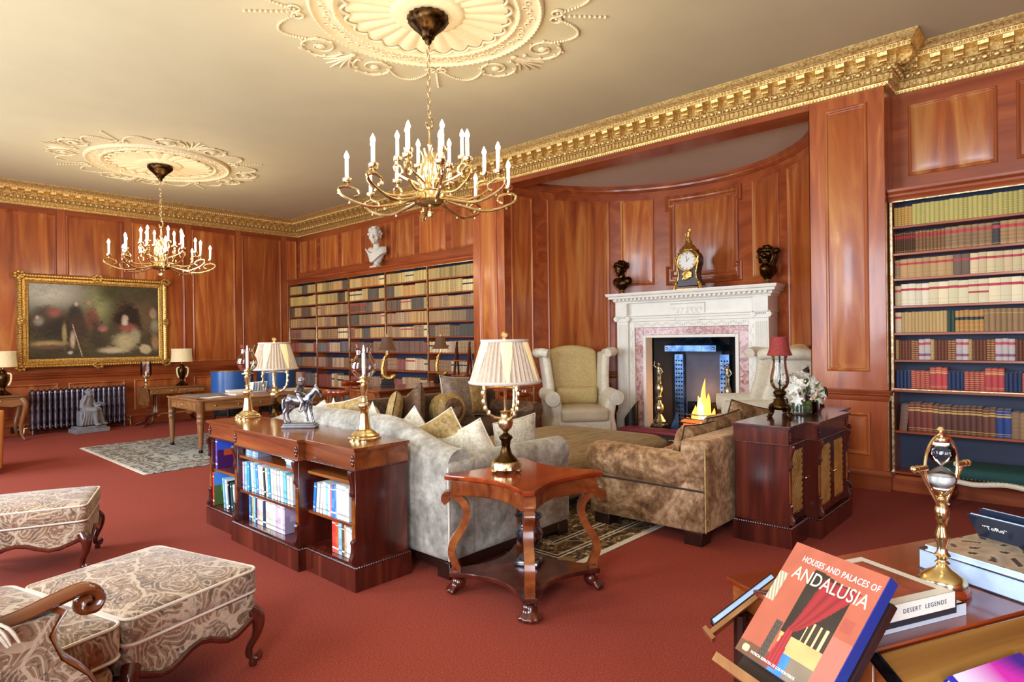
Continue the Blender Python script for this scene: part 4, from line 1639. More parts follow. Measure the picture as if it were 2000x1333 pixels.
# ---- mantel clock
r = thing('mantel_clock', 'ornate gilt bracket clock with white enamel dial, centre of the mantelpiece', 'clock', (7.80, 3.90, 2.03), 0)
K = .92
def cl_w(z):
    # half width of the waisted case by height
    P = [(0, .2), (.05, .21), (.1, .18), (.16, .145), (.24, .135), (.32, .15), (.4, .17), (.46, .172), (.52, .15), (.57, .1)]
    for (a, wa), (c, wc) in zip(P[:-1], P[1:]):
        if z <= c:
            t_ = (z-a)/(c-a)
            return lerp(wa, wc, t_*t_*(3-2*t_))
    return P[-1][1]
zs = [.06+.51*i/30 for i in range(31)]
poly = [(cl_w(z)*K, z*K) for z in zs]+[(-cl_w(z)*K, z*K) for z in zs[::-1]]
b = MB(); b.prism([(y, z) for y, z in poly], -.06, .1, 'yz'); b.obj('case', r, 'dark_wood', angle=50)
for s in (-1, 1):
    b = MB(); b.tube([(-.066, s*cl_w(z)*K, z*K) for z in zs], .012, 6); b.obj('gilt_edge', r, 'gilt_frame')
    b = MB(); b.tube(smooth_path([(-.03, s*.11, .09), (-.06, s*.17, .06), (-.07, s*.19, .0), (-.06, s*.2, .03), (-.05, s*.17, .09)], 4), .016, 8); b.ball((-.06, s*.165, .09), (.03, .025, .03), 8, 6); b.obj('scroll_foot', r, 'gilt_frame')
    b = MB(); b.tube(smooth_path([(-.06, s*.13, .47), (-.07, s*.165, .44), (-.07, s*.15, .39), (-.06, s*.155, .35)], 4), .016, 6); b.obj('corner_mount', r, 'gilt_frame')
b = MB(); b.tube([(-.068, .13*math.cos(a), .385+.13*math.sin(a)) for a in [2*PI*k/32 for k in range(32)]], .013, 8, closed=True); b.obj('bezel', r, 'gilt_frame')
b = MB(); b.tube([(-.066, 0, .385), (-.06, 0, .385)], .124, 32)
dial = b.obj('dial', r, 'marble_white')
for k, nm in enumerate(('XII', 'I', 'II', 'III', 'IIII', 'V', 'VI', 'VII', 'VIII', 'IX', 'X', 'XI')):
    c = Vector((-.0675, .1*math.sin(-2*PI*k/12), .385+.1*math.cos(2*PI*k/12)))
    up = (c-Vector((-.0675, 0, .385))).normalized()
    right = up.cross(Vector((-1, 0, 0)))
    lettering(nm, .034, 'dark_ink', dial, framem(c, right, up), sx=.7)
for L, a in ((.075, 0.12), (.055, 5.5)):
    b = MB(); b.X = Matrix.Translation((-.069, 0, .385)) @ Matrix.Rotation(-a, 4, 'X')
    b.box(-.0005, .0005, -.003, .003, -.01, L); b.obj('hand', dial, 'black')
b = MB()
rr = random.Random(9)
for i in range(16):
    b.tube([(-.072, rr.uniform(-.07, .07)+.02*math.cos(a), rr.uniform(.14, .25)+.02*math.sin(a)) for a in [k for k in range(6)]], .01, 5)
b.ball((-.07, 0, .19), (.02, .05, .06), 10, 8)
fuse(b, 'gilt_relief', r, 'gilt_frame', .008, 1)
b = MB()
b.lathe([(.13, .52), (.135, .535), (.1, .56), (.085, .585), (.055, .61), (.04, .64), (.05, .655), (.03, .665)], 24, rib=8, ribk=.05)
b.obj('crest', r, 'gilt_frame')
b = MB()
limb(b, (0, 0, .665), (0, .005, .73), .03, .022); limb(b, (0, .005, .73), (0, 0, .78), .024, .026); b.ball((0, -.005, .815), .02, 10, 8)
limb(b, (0, .02, .77), (-.01, .05, .74), .01, .008); limb(b, (0, -.02, .77), (-.01, -.03, .83), .01, .008); limb(b, (-.01, -.03, .83), (0, -.02, .865), .008, .006)
limb(b, (0, .02, .69), (-.03, .05, .67), .016, .012)
fuse(b, 'finial_figure', r, 'gilt_frame', .006, 1)
b = MB(); b.box(-.075, .11, -.16, .16, 0, .03, .01); b.obj('base', r, 'gilt_frame')

# ---- bronze busts on the mantelpiece
def bronze_bust(label, loc, rz, style):
    r = thing('bronze_bust', label, 'bust', loc, rz, 'bronze busts on the mantelpiece')
    b = MB(); b.lathe([(.06, 0), (.065, .015), (.04, .03), (.028, .05), (.045, .08), (.05, .095)], 20); b.obj('socle', r, 'brass_old')
    b = MB()
    b.ball((0, 0, .165), (.125, .085, .095), 16, 12)
    b.ball((0, .0, .1), (.06, .055, .05), 12, 8)
    for q in (-1, 1):
        b.ball((q*.12, .01, .19), (.055, .06, .065), 12, 8)
    limb(b, (0, .0, .22), (0, -.015, .3), .06, .05)
    head_geo(b, (0, -.02, .37), .215, 60 if style == 'wreath' else 14, 0)
    if style == 'wreath':
        for i in range(26):
            a = 2*PI*i/26
            b.ball((.085*math.cos(a), .095*math.sin(a)-.01, .42+.02*math.sin(3*a)), .028, 8, 6)
    else:
        for i in range(20):
            a = 2*PI*i/20
            b.ball((.08*math.cos(a), .092*math.sin(a)-.015, .42), (.022, .022, .026), 8, 6)
        for i in range(3):
            b.tube(smooth_path([(.02*(i-1), .06, .42), (.05*(i-1), .09, .36), (.06*(i-1), .07, .28), (.07*(i-1), .04, .22)], 4), .022, 6)
        b.ball((0, .11, .41), (.045, .045, .04), 8, 6)
    fuse(b, 'figure', r, 'bronze', .006, 1)
    return r
bronze_bust('dark bronze bust of a wreathed child facing forward beside the niche panel', (7.80, 4.96, 2.03), -PI/2-.25, 'wreath')
bronze_bust('dark bronze bust of a woman in profile with bound hair, right of clock', (7.80, 2.86, 2.03), -PI/2+1.55-PI, 'profile')
# ================================================================== rugs
def rug(label, x0, x1, y0, y1, mat, fringe):
    r = thing('rug', label, 'rug', ((x0+x1)/2, (y0+y1)/2, 0), 0)
    hx, hy = (x1-x0)/2, (y1-y0)/2
    b = MB(); b.box(-hx, hx, -hy, hy, .001, .012, .003); b.obj('pile', r, mat)
    for k, s in ((.12, .0125), (.3, .0128)):
        b = MB(); b.fix = False
        for q in (0, .035):
            p = [(-hx+k+q, -hy+k+q), (hx-k-q, -hy+k+q), (hx-k-q, hy-k-q), (-hx+k+q, hy-k-q)]
            for i in range(4):
                a, c = Vector(p[i]), Vector(p[(i+1) % 4])
                t_ = (c-a).normalized()*.006
                n_ = Vector((-t_.y, t_.x))
                b.add([(*(a+n_), s), (*(a-n_), s), (*(c-n_), s), (*(c+n_), s)], [(0, 1, 2, 3)])
        b.obj('border_line', r, fringe[1])
    if fringe[0] == 'x':
        for s in (-1, 1):
            b = MB(); b.box(s*hx, s*(hx+.04), -hy, hy, .001, .008, .002); b.obj('edge_binding', r, 'rug_edge')
    else:
        for s in (-1, 1):
            b = MB(); b.box(-hx, hx, s*hy, s*(hy+.045), .001, .009, .002); b.obj('edge_binding', r, 'rug_edge')
rug('grey and brown patterned wool rug under the writing desk', 2.24, 5.25, 7.37, 9.95, 'rug_grey', ('x', 'rug_brown'))
rug('dark brown and cream patterned rug under the sofas', 2.95, 5.95, 2.33, 4.7, 'rug_brown', ('y', 'rug_edge'))

# ================================================================== upholstery
def pillow_geo(b, w, h, t, pinch=.12, n=14):
    """knife-edge cushion in the xz plane, thickness along y, standing on z=0"""
    def side(s):
        def f(u, v):
            a, c = 2*u-1, 2*v-1
            k = 1-pinch*(1-abs(a)**1.5)*0
            ex = a*(1-pinch*(1-c*c)*.5)
            ez = c*(1-pinch*(1-a*a)*.5)
            th = max(0., (1-a**4)*(1-c**4))**.6
            return (ex*w/2, s*t/2*th, h/2+ez*h/2)
        return f
    b.grid(side(-1), n, n)
    b.grid(side(1), n, n)
def cushion(label, mat, loc, rz, w=.42, h=.42, t=.15, lean=0., roll=0., pipe='piping', group=None):
    r = thing('cushion', label, 'cushion', loc, 0, group)
    r.rotation_euler = (lean, roll, rz)
    b = MB(); pillow_geo(b, w, h, t); b.obj('cover', r, mat, angle=70)
    b = MB()
    pts = []
    for k in range(4):
        for i in range(8):
            c = -1+2*i/8
            a, d = [(c, -1), (1, c), (-c, 1), (-1, -c)][k]
            pts.append((a*(1-.06*(1-d*d))*w/2, 0, h/2+d*(1-.06*(1-a*a))*h/2))
    b.tube(pts, .0055, 6, closed=True); b.obj('piping', r, pipe)
    return r

def feet(r, pts, h=.09, s=.05, mat='dark_wood'):
    for x, y in pts:
        b = MB(); b.box(x-s, x+s, y-s, y+s, 0, h, .004); b.obj('foot', r, mat)

# ---- pale sofa behind the bookcase console (faces +x)
r = thing('sofa', 'pale silver velvet sofa with sloping back behind the open bookcase', 'sofa', (0, 0, 0), 0)
SY0, SY1, SX0, SX1 = 2.70, 5.15, 2.38, 3.55
def ztop(y):
    e = min(y-SY0, SY1-y)
    t_ = max(0, min(1, e/.75))
    return .69+.15*(t_*t_*(3-2*t_))
def bf(x, y, z):
    return (x, y, z if z < .3 else .3+(z-.3)*(ztop(y)-.3)/.54)
b = MB(); b.rbox(SX0, SX0+.24, SY0, SY1, .1, .84, .045, 12, (0, 0, 0), bf); b.obj('back', r, 'sofa_pale', angle=60)
b = MB(); b.tube([(SX0+.11, lerp(SY0+.02, SY1-.02, i/40), ztop(lerp(SY0, SY1, i/40))-.035) for i in range(41)], .098, 14); b.obj('back_roll', r, 'sofa_pale', angle=60)
for y in (SY0, SY1):
    s = 1 if y == SY0 else -1
    b = MB(); b.rbox(SX0+.03, SX1, y+s*.006, y+s*.22, .1, .66, .04, 6); b.obj('arm', r, 'sofa_pale', angle=60)
    b = MB(); b.tube([(SX0+.05, y+s*.1, .605), (SX1-.3, y+s*.1, .6), (SX1-.02, y+s*.1, .595)], .1, 16); b.obj('arm_roll', r, 'sofa_pale', angle=60)
    b = MB(); b.tube(smooth_path([(SX0+.0, y-s*.002, .12), (SX0+.0, y-s*.002, .4), (SX0-.002, y-s*.002, .66)], 5), .007, 6); b.obj('piping', r, 'piping')
b = MB(); b.rbox(SX0+.2, SX1-.02, SY0+.2, SY1-.2, .12, .32, .03, 5); b.obj('seat_base', r, 'sofa_pale', angle=60)
for k in range(3):
    a = SY0+.22+(SY1-SY0-.44)*k/3
    b = MB(); b.rbox(SX0+.24, SX1, a+.004, a+(SY1-SY0-.44)/3-.004, .31, .46, .05, 6, (.01, 0, .02)); b.obj('seat_cushion', r, 'sofa_pale', angle=60)
feet(r, [(SX0+.07, SY0+.07), (SX1-.08, SY0+.07), (SX0+.07, SY1-.07), (SX1-.08, SY1-.07)], .1, .055)
b = MB(); b.box(SX0+.03, SX1-.03, SY0+.02, SY1-.02, .05, .11, .003); b.obj('plinth_rail', r, 'dark_wood')
g = 'cream cushions on the pale sofa'
spec = [(2.86, 4.78, 2.0, .34, .5, 'small cream cushion nearest the far arm of the pale sofa'), (2.8, 4.5, 1.2, .36, .6, 'silver cream cushion beside the horseman statuette'), (2.78, 4.2, 1.75, .46, .2, 'large gold-beige cushion propped high on the pale sofa'),
        (2.8, 3.92, 1.3, .36, .7, 'cream cushion tucked behind the nearer candlestick'), (2.84, 3.45, 1.6, .36, .65, 'cream cushion peeping over the middle of the pale sofa back'),
        (2.86, 3.15, 1.9, .38, .5, 'gold-piped cream cushion third from the lamp'), (2.94, 3.0, 2.2, .32, .45, 'beige cushion in the near corner of the pale sofa'), (3.3, 3.0, 2.9, .36, .12, 'flat cream cushion leaning along the near arm behind lamp')]
for i, (x, y, rz, s, ro, lab) in enumerate(spec):
    cushion(lab, 'cushion_cream' if i % 3 != 2 else 'cushion_gold', (x, y, .47+.02*s*abs(math.sin(ro))+.1*abs(math.sin(ro))), rz, s, s, .13, -.12, ro, 'piping', g)

# ---- dark brown sofa on the far side (faces -y)
r = thing('sofa', 'dark brown velvet sofa with cushions in front of the lamp table', 'sofa', (0, 0, 0), 0)
AX0, AX1, AY0, AY1 = 3.68, 5.85, 4.88, 5.82
b = MB(); b.rbox(AX0+.05, AX1-.05, AY1-.22, AY1, .1, .76, .06, 8); b.obj('back', r, 'sofa_dark', angle=60)
for x in (AX0, AX1):
    s = 1 if x == AX0 else -1
    b = MB(); b.rbox(x+s*.03, x+s*.2, AY0, AY1-.05, .1, .55, .05, 6); b.obj('arm', r, 'sofa_dark', angle=60)
    b = MB(); b.tube([(x+s*.1, AY0-.01, .53), (x+s*.1, AY1-.1, .53)], .1, 16); b.tube([(x+s*.1, AY0-.018, .53), (x+s*.1, AY0-.008, .53)], .06, 14); b.obj('arm_roll', r, 'cushion_brown', angle=60)
b = MB(); b.rbox(AX0+.18, AX1-.18, AY0+.02, AY1-.2, .1, .3, .03, 5); b.obj('seat_base', r, 'sofa_dark', angle=60)
for k in range(2):
    a = AX0+.2+(AX1-AX0-.4)*k/2
    b = MB(); b.rbox(a+.004, a+(AX1-AX0-.4)/2-.004, AY0, AY1-.2, .3, .44, .05, 6, (0, .01, .02)); b.obj('seat_cushion', r, 'sofa_dark', angle=60)
feet(r, [(AX0+.1, AY0+.08), (AX1-.1, AY0+.08), (AX0+.1, AY1-.08), (AX1-.1, AY1-.08)], .1)
g = 'cushions on the dark brown sofa'
cushion('dark patterned gold cushion by the far left arm of the brown sofa', 'cushion_gold', (3.98, 5.42, .47), .9, .38, .38, .16, .2, .3, 'piping_dark', g)
cushion('plain dark brown cushion standing between two patterned ones', 'cushion_brown', (4.2, 5.3, .46), 1.25, .44, .44, .16, .15, .35, 'piping_dark', g)
cushion('large taupe velvet square cushion on the brown sofa', 'cushion_taupe', (4.98, 5.42, .46), .1, .52, .52, .18, -.25, .1, 'piping', g)
cushion('gold-brown cushion behind the brass lamp stem', 'cushion_gold', (5.3, 5.45, .47), .2, .4, .4, .16, -.2, .1, 'piping', g)
r = thing('round_cushion', 'round gathered gold bolster cushion with brown disc on brown sofa', 'cushion', (4.55, 5.16, .63), .25, g)
r.rotation_euler = (-.1, 0, -.15)
b = MB(); b.X = Matrix.Rotation(PI/2, 4, 'X'); b.lathe([(.1, -.13), (.15, -.125), (.18, -.09), (.185, 0), (.18, .09), (.15, .125), (.1, .13)], 36, rib=18, ribk=.015); b.obj('cover', r, 'cushion_gold', angle=60)
b = MB(); b.X = Matrix.Rotation(PI/2, 4, 'X'); b.lathe([(.0, .125), (.06, .15), (.12, .14), (.125, .128)], 28); b.obj('end_disc', r, 'cushion_brown', angle=60)
b = MB(); b.X = Matrix.Rotation(PI/2, 4, 'X'); b.tube([(.125*math.cos(2*PI*k/28), .125*math.sin(2*PI*k/28), .132) for k in range(28)], .007, 6, closed=True); b.obj('piping', r, 'cushion_gold')

# ---- bronze velvet sofa backing on to the lattice cabinet (faces +y)
r = thing('sofa', 'bronze brown crushed velvet sofa backing on to the lattice cabinet', 'sofa', (0, 0, 0), 0)
BX0, BX1, BY0, BY1 = 3.86, 5.95, 1.83, 2.76
b = MB()
def back3(x, y, z):
    return (x, y-.03*max(0, (z-.2)), z)
b.rbox(BX0+.02, BX1-.02, BY0, BY0+.2, .09, .7, .03, 8, (0, 0, 0), None); b.obj('back', r, 'sofa_brown', angle=60)
for x in (BX0, BX1):
    s = 1 if x == BX0 else -1
    b = MB(); b.box(x, x+s*.2, BY0+.02, BY1, .09, .46, .012); b.obj('arm', r, 'sofa_brown', angle=50)
    b = MB(); b.rbox(x-s*.06, x+s*.2, BY0+.12, BY1+.05, .345, .6, .125, 6, (0, .01, 0), lambda X, Y, Z: (X, Y, Z+.03*(Y-BY0))); b.obj('arm_roll', r, 'sofa_brown', angle=60)
    b = MB(); b.tube([(x-s*.004, BY0+.01, .372), (x-s*.004, BY1+.02, .372)], .007, 6); b.tube([(x-s*.003, BY1-.004, .1), (x-s*.003, BY1-.004, .36)], .005, 6); b.obj('seam_piping', r, 'piping_dark')
b = MB(); b.rbox(BX0+.18, BX1-.18, BY0+.15, BY1-.02, .1, .29, .03, 5); b.obj('seat_base', r, 'sofa_brown', angle=60)
for k in range(2):
    a = BX0+.2+(BX1-BX0-.4)*k/2
    b = MB(); b.rbox(a+.004, a+(BX1-BX0-.4)/2-.004, BY0+.18, BY1, .29, .43, .05, 6, (0, .01, .02)); b.obj('seat_cushion', r, 'sofa_brown', angle=60)
for x, y in ((BX0, BY0), ):
    b = MB(); b.tube([(x-.002, y+.004, .1), (x-.002, y+.004, .66)], .006, 6); b.obj('piping', r, 'cushion_gold')
feet(r, [(BX0+.07, BY0+.1), (BX1-.1, BY0+.08), (BX0+.07, BY1-.1), (BX1-.1, BY1-.08)], .09, .065)
g = 'brown cushions on the bronze velvet sofa'
cushion('brown velvet cushion nearest the rolled arm of the bronze sofa', 'sofa_brown', (4.28, 2.17, .42), .05, .52, .35, .2, .25, .05, 'piping_dark', g)
cushion('dark-piped brown velvet cushion, second on the bronze sofa', 'sofa_brown', (4.8, 2.19, .42), -.05, .54, .37, .18, .22, -.04, 'piping_dark', g)
cushion('brown cushion farthest along the bronze sofa near the fire', 'sofa_brown', (5.52, 2.3, .42), -.5, .46, .38, .18, .2, .25, 'piping_dark', g)

# ---- large ottoman
r = thing('ottoman', 'large low khaki-brown ottoman in the middle of the sofas', 'ottoman', (4.72, 3.78, 0), 0)
def oval(hx, hy, rad, n=10):
    p = []
    for cx, cy, a0 in ((hx-rad, hy-rad, 0), (-hx+rad, hy-rad, 90), (-hx+rad, -hy+rad, 180), (hx-rad, -hy+rad, 270)):
        for k in range(n+1):
            a = math.radians(a0+90*k/n)
            p.append((cx+rad*math.cos(a), cy+rad*math.sin(a)))
    return p
def stack(b, secs, hx, hy, rad):
    vs, fs = [], []
    m = None
    for d, z in secs:
        p = oval(hx-d, hy-d, max(.02, rad-d))
        m = len(p)
        vs += [(x, y, z) for x, y in p]
    for k in range(len(secs)-1):
        for i in range(m):
            j = (i+1) % m
            fs.append((k*m+i, k*m+j, (k+1)*m+j, (k+1)*m+i))
    o = (len(secs)-1)*m
    vs.append((0, 0, secs[-1][1]+.012))
    for i in range(m):
        fs.append((o+i, o+(i+1) % m, len(vs)-1))
    b.add(vs, fs)
b = MB(); stack(b, [(.03, .1), (.0, .13), (.0, .28), (.01, .29)], .98, .76, .3); b.obj('base', r, 'ottoman_cloth', angle=60)
b = MB(); stack(b, [(.012, .285), (-.02, .31), (-.03, .34), (-.01, .375), (.05, .405), (.2, .425), (.4, .432)], .98, .76, .3); b.obj('top_pad', r, 'ottoman_cloth', angle=60)
feet(r, [(sx*.8, sy*.58) for sx in (-1, 1) for sy in (-1, 1)], .1)

# ---- cream wing chairs
def wing_chair(label, loc, rz):
    """faces -y locally"""
    r = thing('wing_chair', label, 'armchair', loc, rz, 'cream wing chairs by the fire')
    def bk(x, y, z):
        t_ = max(0, (z-.45)/.85)
        cr = .09*(1-(x/.36)**2) if z > 1.0 else 0
        return (x, y+.16*t_, z+cr*max(0, (z-1.0)/.25))
    b = MB(); b.rbox(-.35, .35, .26, .42, .42, 1.22, .05, 8, (0, .02, 0), bk); b.obj('backrest', r, 'armchair_gold', angle=60)
    for s in (-1, 1):
        b = MB()
        path = []
        b.rbox(s*.33, s*.44, -.02, .44, .58, 1.2, .05, 8, (0, 0, 0), lambda x, y, z: (x+s*.12*max(0, (z-.7))**1.3, y+.17*max(0, (z-.45)/.85)-(.0 if z > .9 else .1*(.9-z)), z))
        b.obj('wing', r, 'armchair_cream', angle=60)
        b = MB(); b.tube(smooth_path([(s*.42, .02, 1.19), (s*.5, .08, 1.21), (s*.54, .2, 1.2), (s*.53, .4, 1.2), (s*.5, .52, 1.18)], 5), .06, 12); b.obj('wing_roll', r, 'armchair_cream', angle=60)
        b = MB(); b.rbox(s*.32, s*.47, -.32, .42, .1, .6, .05, 6, (0, 0, 0), lambda x, y, z: (x-s*.05*(1-abs(z-.35)/.3) if y < 0 else x, y, z)); b.obj('arm', r, 'armchair_cream', angle=60)
        b = MB(); b.tube([(s*.43, -.36, .6), (s*.43, .0, .61), (s*.42, .3, .62)], .1, 14); b.tube([(s*.43, -.37, .6), (s*.43, -.355, .6)], .06, 12); b.obj('arm_roll', r, 'armchair_cream', angle=60)
    b = MB(); b.rbox(-.36, .36, -.36, .4, .1, .3, .03, 5); b.obj('seat_rail', r, 'armchair_cream', angle=60)
    b = MB(); b.rbox(-.32, .32, -.4, .28, .29, .47, .05, 6, (0, 0, .02)); b.obj('seat_cushion', r, 'satin', angle=60)
    b = MB(); b.rbox(-.3, .3, .14, .27, .47, .72, .06, 6, (0, .02, 0)); b.obj('lumbar_cushion', r, 'armchair_gold', angle=60)
    for x in (-.3, .3):
        for y in (-.3, .34):
            b = MB(); b.lathe([(.018, 0), (.024, .03), (.03, .1)], 10, (x, y, 0)); b.obj('leg', r, 'dark_wood')
    return r
def face(fx, fy):
    return math.atan2(fx, -fy)
wc = wing_chair('cream wing chair with gold patterned back standing left of the fireplace', (6.93, 5.12, 0), face(-.66, -.75))
dup(wc, 'cream wing chair right of the fireplace, half hidden by the hurricane lamp', (7.12, 2.78, 0), face(-.5, .87))

# ---- footstools
def footstool(label, loc, rz):
    r = thing('footstool', label, 'footstool', loc, rz, 'paisley footstools')
    hx, hy = .35, .285
    b = MB(); b.rbox(-hx, hx, -hy, hy, .315, .43, .035, 8, (.008, .008, .03)); b.obj('cushion', r, 'paisley', angle=60)
    for z in (.326, .418):
        b = MB(); b.tube([(x, y, z) for x, y in oval(hx-.002, hy-.002, .04, 5)], .006, 6, closed=True); b.obj('piping', r, 'piping')
    # serpentine apron
    b = MB()
    p = oval(hx-.005, hy-.005, .03, 4)
    pts = dense(p, 1)
    per = []
    for i in range(len(p)):
        a, c = p[i], p[(i+1) % len(p)]
        k = 12 if math.dist(a, c) > .2 else 1
        for j in range(k):
            per.append((lerp(a[0], c[0], j/k), lerp(a[1], c[1], j/k)))
    def low(x, y):
        if abs(abs(y)-(hy-.005)) < .02:
            t_ = x/hx
        else:
            t_ = y/hy
        return .185+.06*(math.cos(PI*t_*1.0)**2*0+abs(t_)**2*.0)+.05*(1-math.cos(2*PI*t_))/2*-1+.045
    m = len(per)
    vs = [(x, y, .315) for x, y in per]+[(x, y, low(x, y)) for x, y in per]
    b.add(vs, [(i, (i+1) % m, m+(i+1) % m, m+i) for i in range(m)])
    b.obj('apron', r, 'paisley', angle=60)
    b = MB(); b.tube([(x*1.005, y*1.005, low(x, y)-.008) for x, y in per], .013, 8, closed=True); b.obj('apron_rail', r, 'mahogany')
    for sx in (-1, 1):
        for sy in (-1, 1):
            b = MB()
            d = Vector((sx, sy)).normalized()
            def P(o, z):
                return (sx*(hx-.03)+d.x*o, sy*(hy-.03)+d.y*o, z)
            q = smooth_path([P(.0, .24), P(.035, .2), P(.03, .14), P(.0, .08), P(.0, .045), P(.03, .03), P(.04, .045), P(.03, .058)], 5)
            b.tube(q, [.034, .034, .034, .033, .032, .03, .028, .026, .024, .022, .02, .018, .017, .016, .016, .015, .015, .015, .015, .015, .015]+[.014]*(len(q)-21), 10)
            b.lathe([(.016, 0), (.018, .012), (.012, .035)], 10, (sx*(hx-.03)+d.x*.012, sy*(hy-.03)+d.y*.012, 0))
            b.obj('cabriole_leg', r, 'mahogany', angle=60)
    return r
fs_ = footstool('paisley footstool on cabriole legs, the nearest one in the foreground', (.865, 2.905, 0), math.radians(105.6))
dup(fs_, 'paisley footstool on cabriole legs, farther one cut by the left edge', (.80, 4.87, 0), math.radians(-21))

# ---- armchair in the near left corner
r = thing('armchair', 'paisley armchair with carved scroll arm and fringed throw, foreground left corner', 'armchair', (.66, 2.47, 0), math.radians(15))
b = MB(); b.rbox(-.72, 0, -.02, .76, .3, .445, .045, 8, (.01, .01, .025)); b.obj('seat_cushion', r, 'paisley', angle=60)
for z in (.318, .43):
    b = MB(); b.tube([(x-.36, y+.37, z) for x, y in oval(.36, .39, .05, 5)], .006, 6, closed=True); b.obj('piping', r, 'piping')
b = MB(); b.rbox(-.7, -.015, .0, .74, .12, .29, .04, 6); b.obj('seat_rail', r, 'paisley', angle=60)
b = MB(); b.rbox(-.95, -.7, -.22, .98, .2, 1.05, .08, 8, (0, 0, 0), lambda x, y, z: (x-.18*max(0, z-.4), y, z)); b.obj('backrest', r, 'paisley', angle=60)
for s, y0 in ((1, -.2), (-1, .94)):
    prof = [(-.86, .12), (-.22, .12), (-.2, .2), (-.2, .34), (-.24, .42), (-.31, .5), (-.34, .58), (-.31, .63), (-.86, .68)]
    b = MB(); b.prism(prof, y0-.045, y0+.045, 'xz'); b.obj('arm_panel', r, 'paisley', angle=40)
    b = MB(); b.tube(smooth_path([(-.21, y0, .1), (-.195, y0, .25), (-.2, y0, .34), (-.24, y0, .43), (-.305, y0, .51), (-.325, y0, .58), (-.29, y0, .635)], 5), .044, 8, flat=.36); b.obj('arm_post', r, 'mahogany_x', angle=60)
    pts = [(-.95, y0, .73), (-.7, y0, .69), (-.45, y0, .645), (-.3, y0, .66), (-.235, y0, .668), (-.2, y0, .655), (-.185, y0, .628), (-.2, y0, .603), (-.23, y0, .607), (-.233, y0, .628), (-.214, y0, .634)]
    q = smooth_path(pts, 5)
    b = MB(); b.tube(q, [.036]*(len(q)-14)+[.034]*6+[.03]*8, 10, flat=.5); b.obj('arm_rail', r, 'mahogany_x', angle=60)
for x, y in ((-.1, -.1), (-.1, .84), (-.85, -.1), (-.85, .84)):
    b = MB(); b.lathe([(.02, 0), (.026, .03), (.035, .12)], 10, (x, y, 0)); b.obj('leg', r, 'mahogany')
t_ = thing('throw', 'blue-green woven throw with cream twisted fringe over the armchair arm', 'throw', (.66, 2.47, 0), math.radians(15))
b = MB()
def thr(u, v):
    x = -.775+.33*u+.02*math.sin(v*5)
    y = -.2+lerp(.1, -.06, v)
    z = lerp(.712, .672, u)+.026-.12*max(0, v-.72)+.006*math.sin(u*14)-.3*max(0, .25-v)
    return (x, y, z)
b.grid(thr, 16, 16)
b.obj('cloth', t_, 'cloth_green', angle=70)
b = MB()
for i in range(16):
    x0, y0, z0 = thr(.3+.7*i/15, 1)
    b2 = MB(); dx = .03+.015*random.random()
    b2.tube(smooth_path([(x0, y0, z0), (x0+dx*.5, y0-.02, z0-.02), (x0+dx, y0-.024, z0-.06)], 4), [.004, .0048, .0042, .005, .0044, .005, .0044, .004, .003], 6)
    b2.obj('tassel', t_, 'rug_edge')
# ================================================================== breakfront consoles
def bead_run(pts, pitch, r, parent, mat, name='bead_moulding'):
    b = MB(); b.fix = False
    for p, q in zip(pts[:-1], pts[1:]):
        p, q = Vector(p), Vector(q)
        k = max(1, int((q-p).length/pitch))
        for i in range(k):
            c = p.lerp(q, (i+.5)/k)
            b.ball(tuple(c), (r, r, r), 6, 4)
    return tag(b.obj(name, parent, mat), kind='stuff')

def s_bracket(parent, x, y, z0, z1, w=.03, mat='mahogany', up=True):
    """carved console scroll, bulging to -y"""
    H = z1-z0
    prof = [(0, 0), (-.008, .03), (-.013, .1), (-.008, .22), (-.007, .4), (-.012, .6), (-.022, .78), (-.026, .9), (-.022, 1.0), (0, 1.0)]
    if not up:
        prof = [(a, 1-h) for a, h in prof][::-1]
    b = MB(); b.prism([(y+a, z0+h*H) for a, h in prof], x-w/2, x+w/2, 'yz')
    for k in (-1, 0, 1):
        b.tube([(x+k*w*.33, y+a-.001, z0+h*H) for a, h in prof[1:-1]], w*.13, 6)
    return b.obj('scroll_bracket', parent, mat, angle=40)

def rosette(parent, x, y, z, mat='mahogany'):
    b = MB()
    for i in range(4):
        b.ball((x+.009*math.cos(i*PI/2), y, z+.02*math.sin(i*PI/2)), (.009, .006, .014), 8, 6)
    b.ball((x, y-.003, z), .006, 8, 6)
    return b.obj('carved_mount', parent, mat)

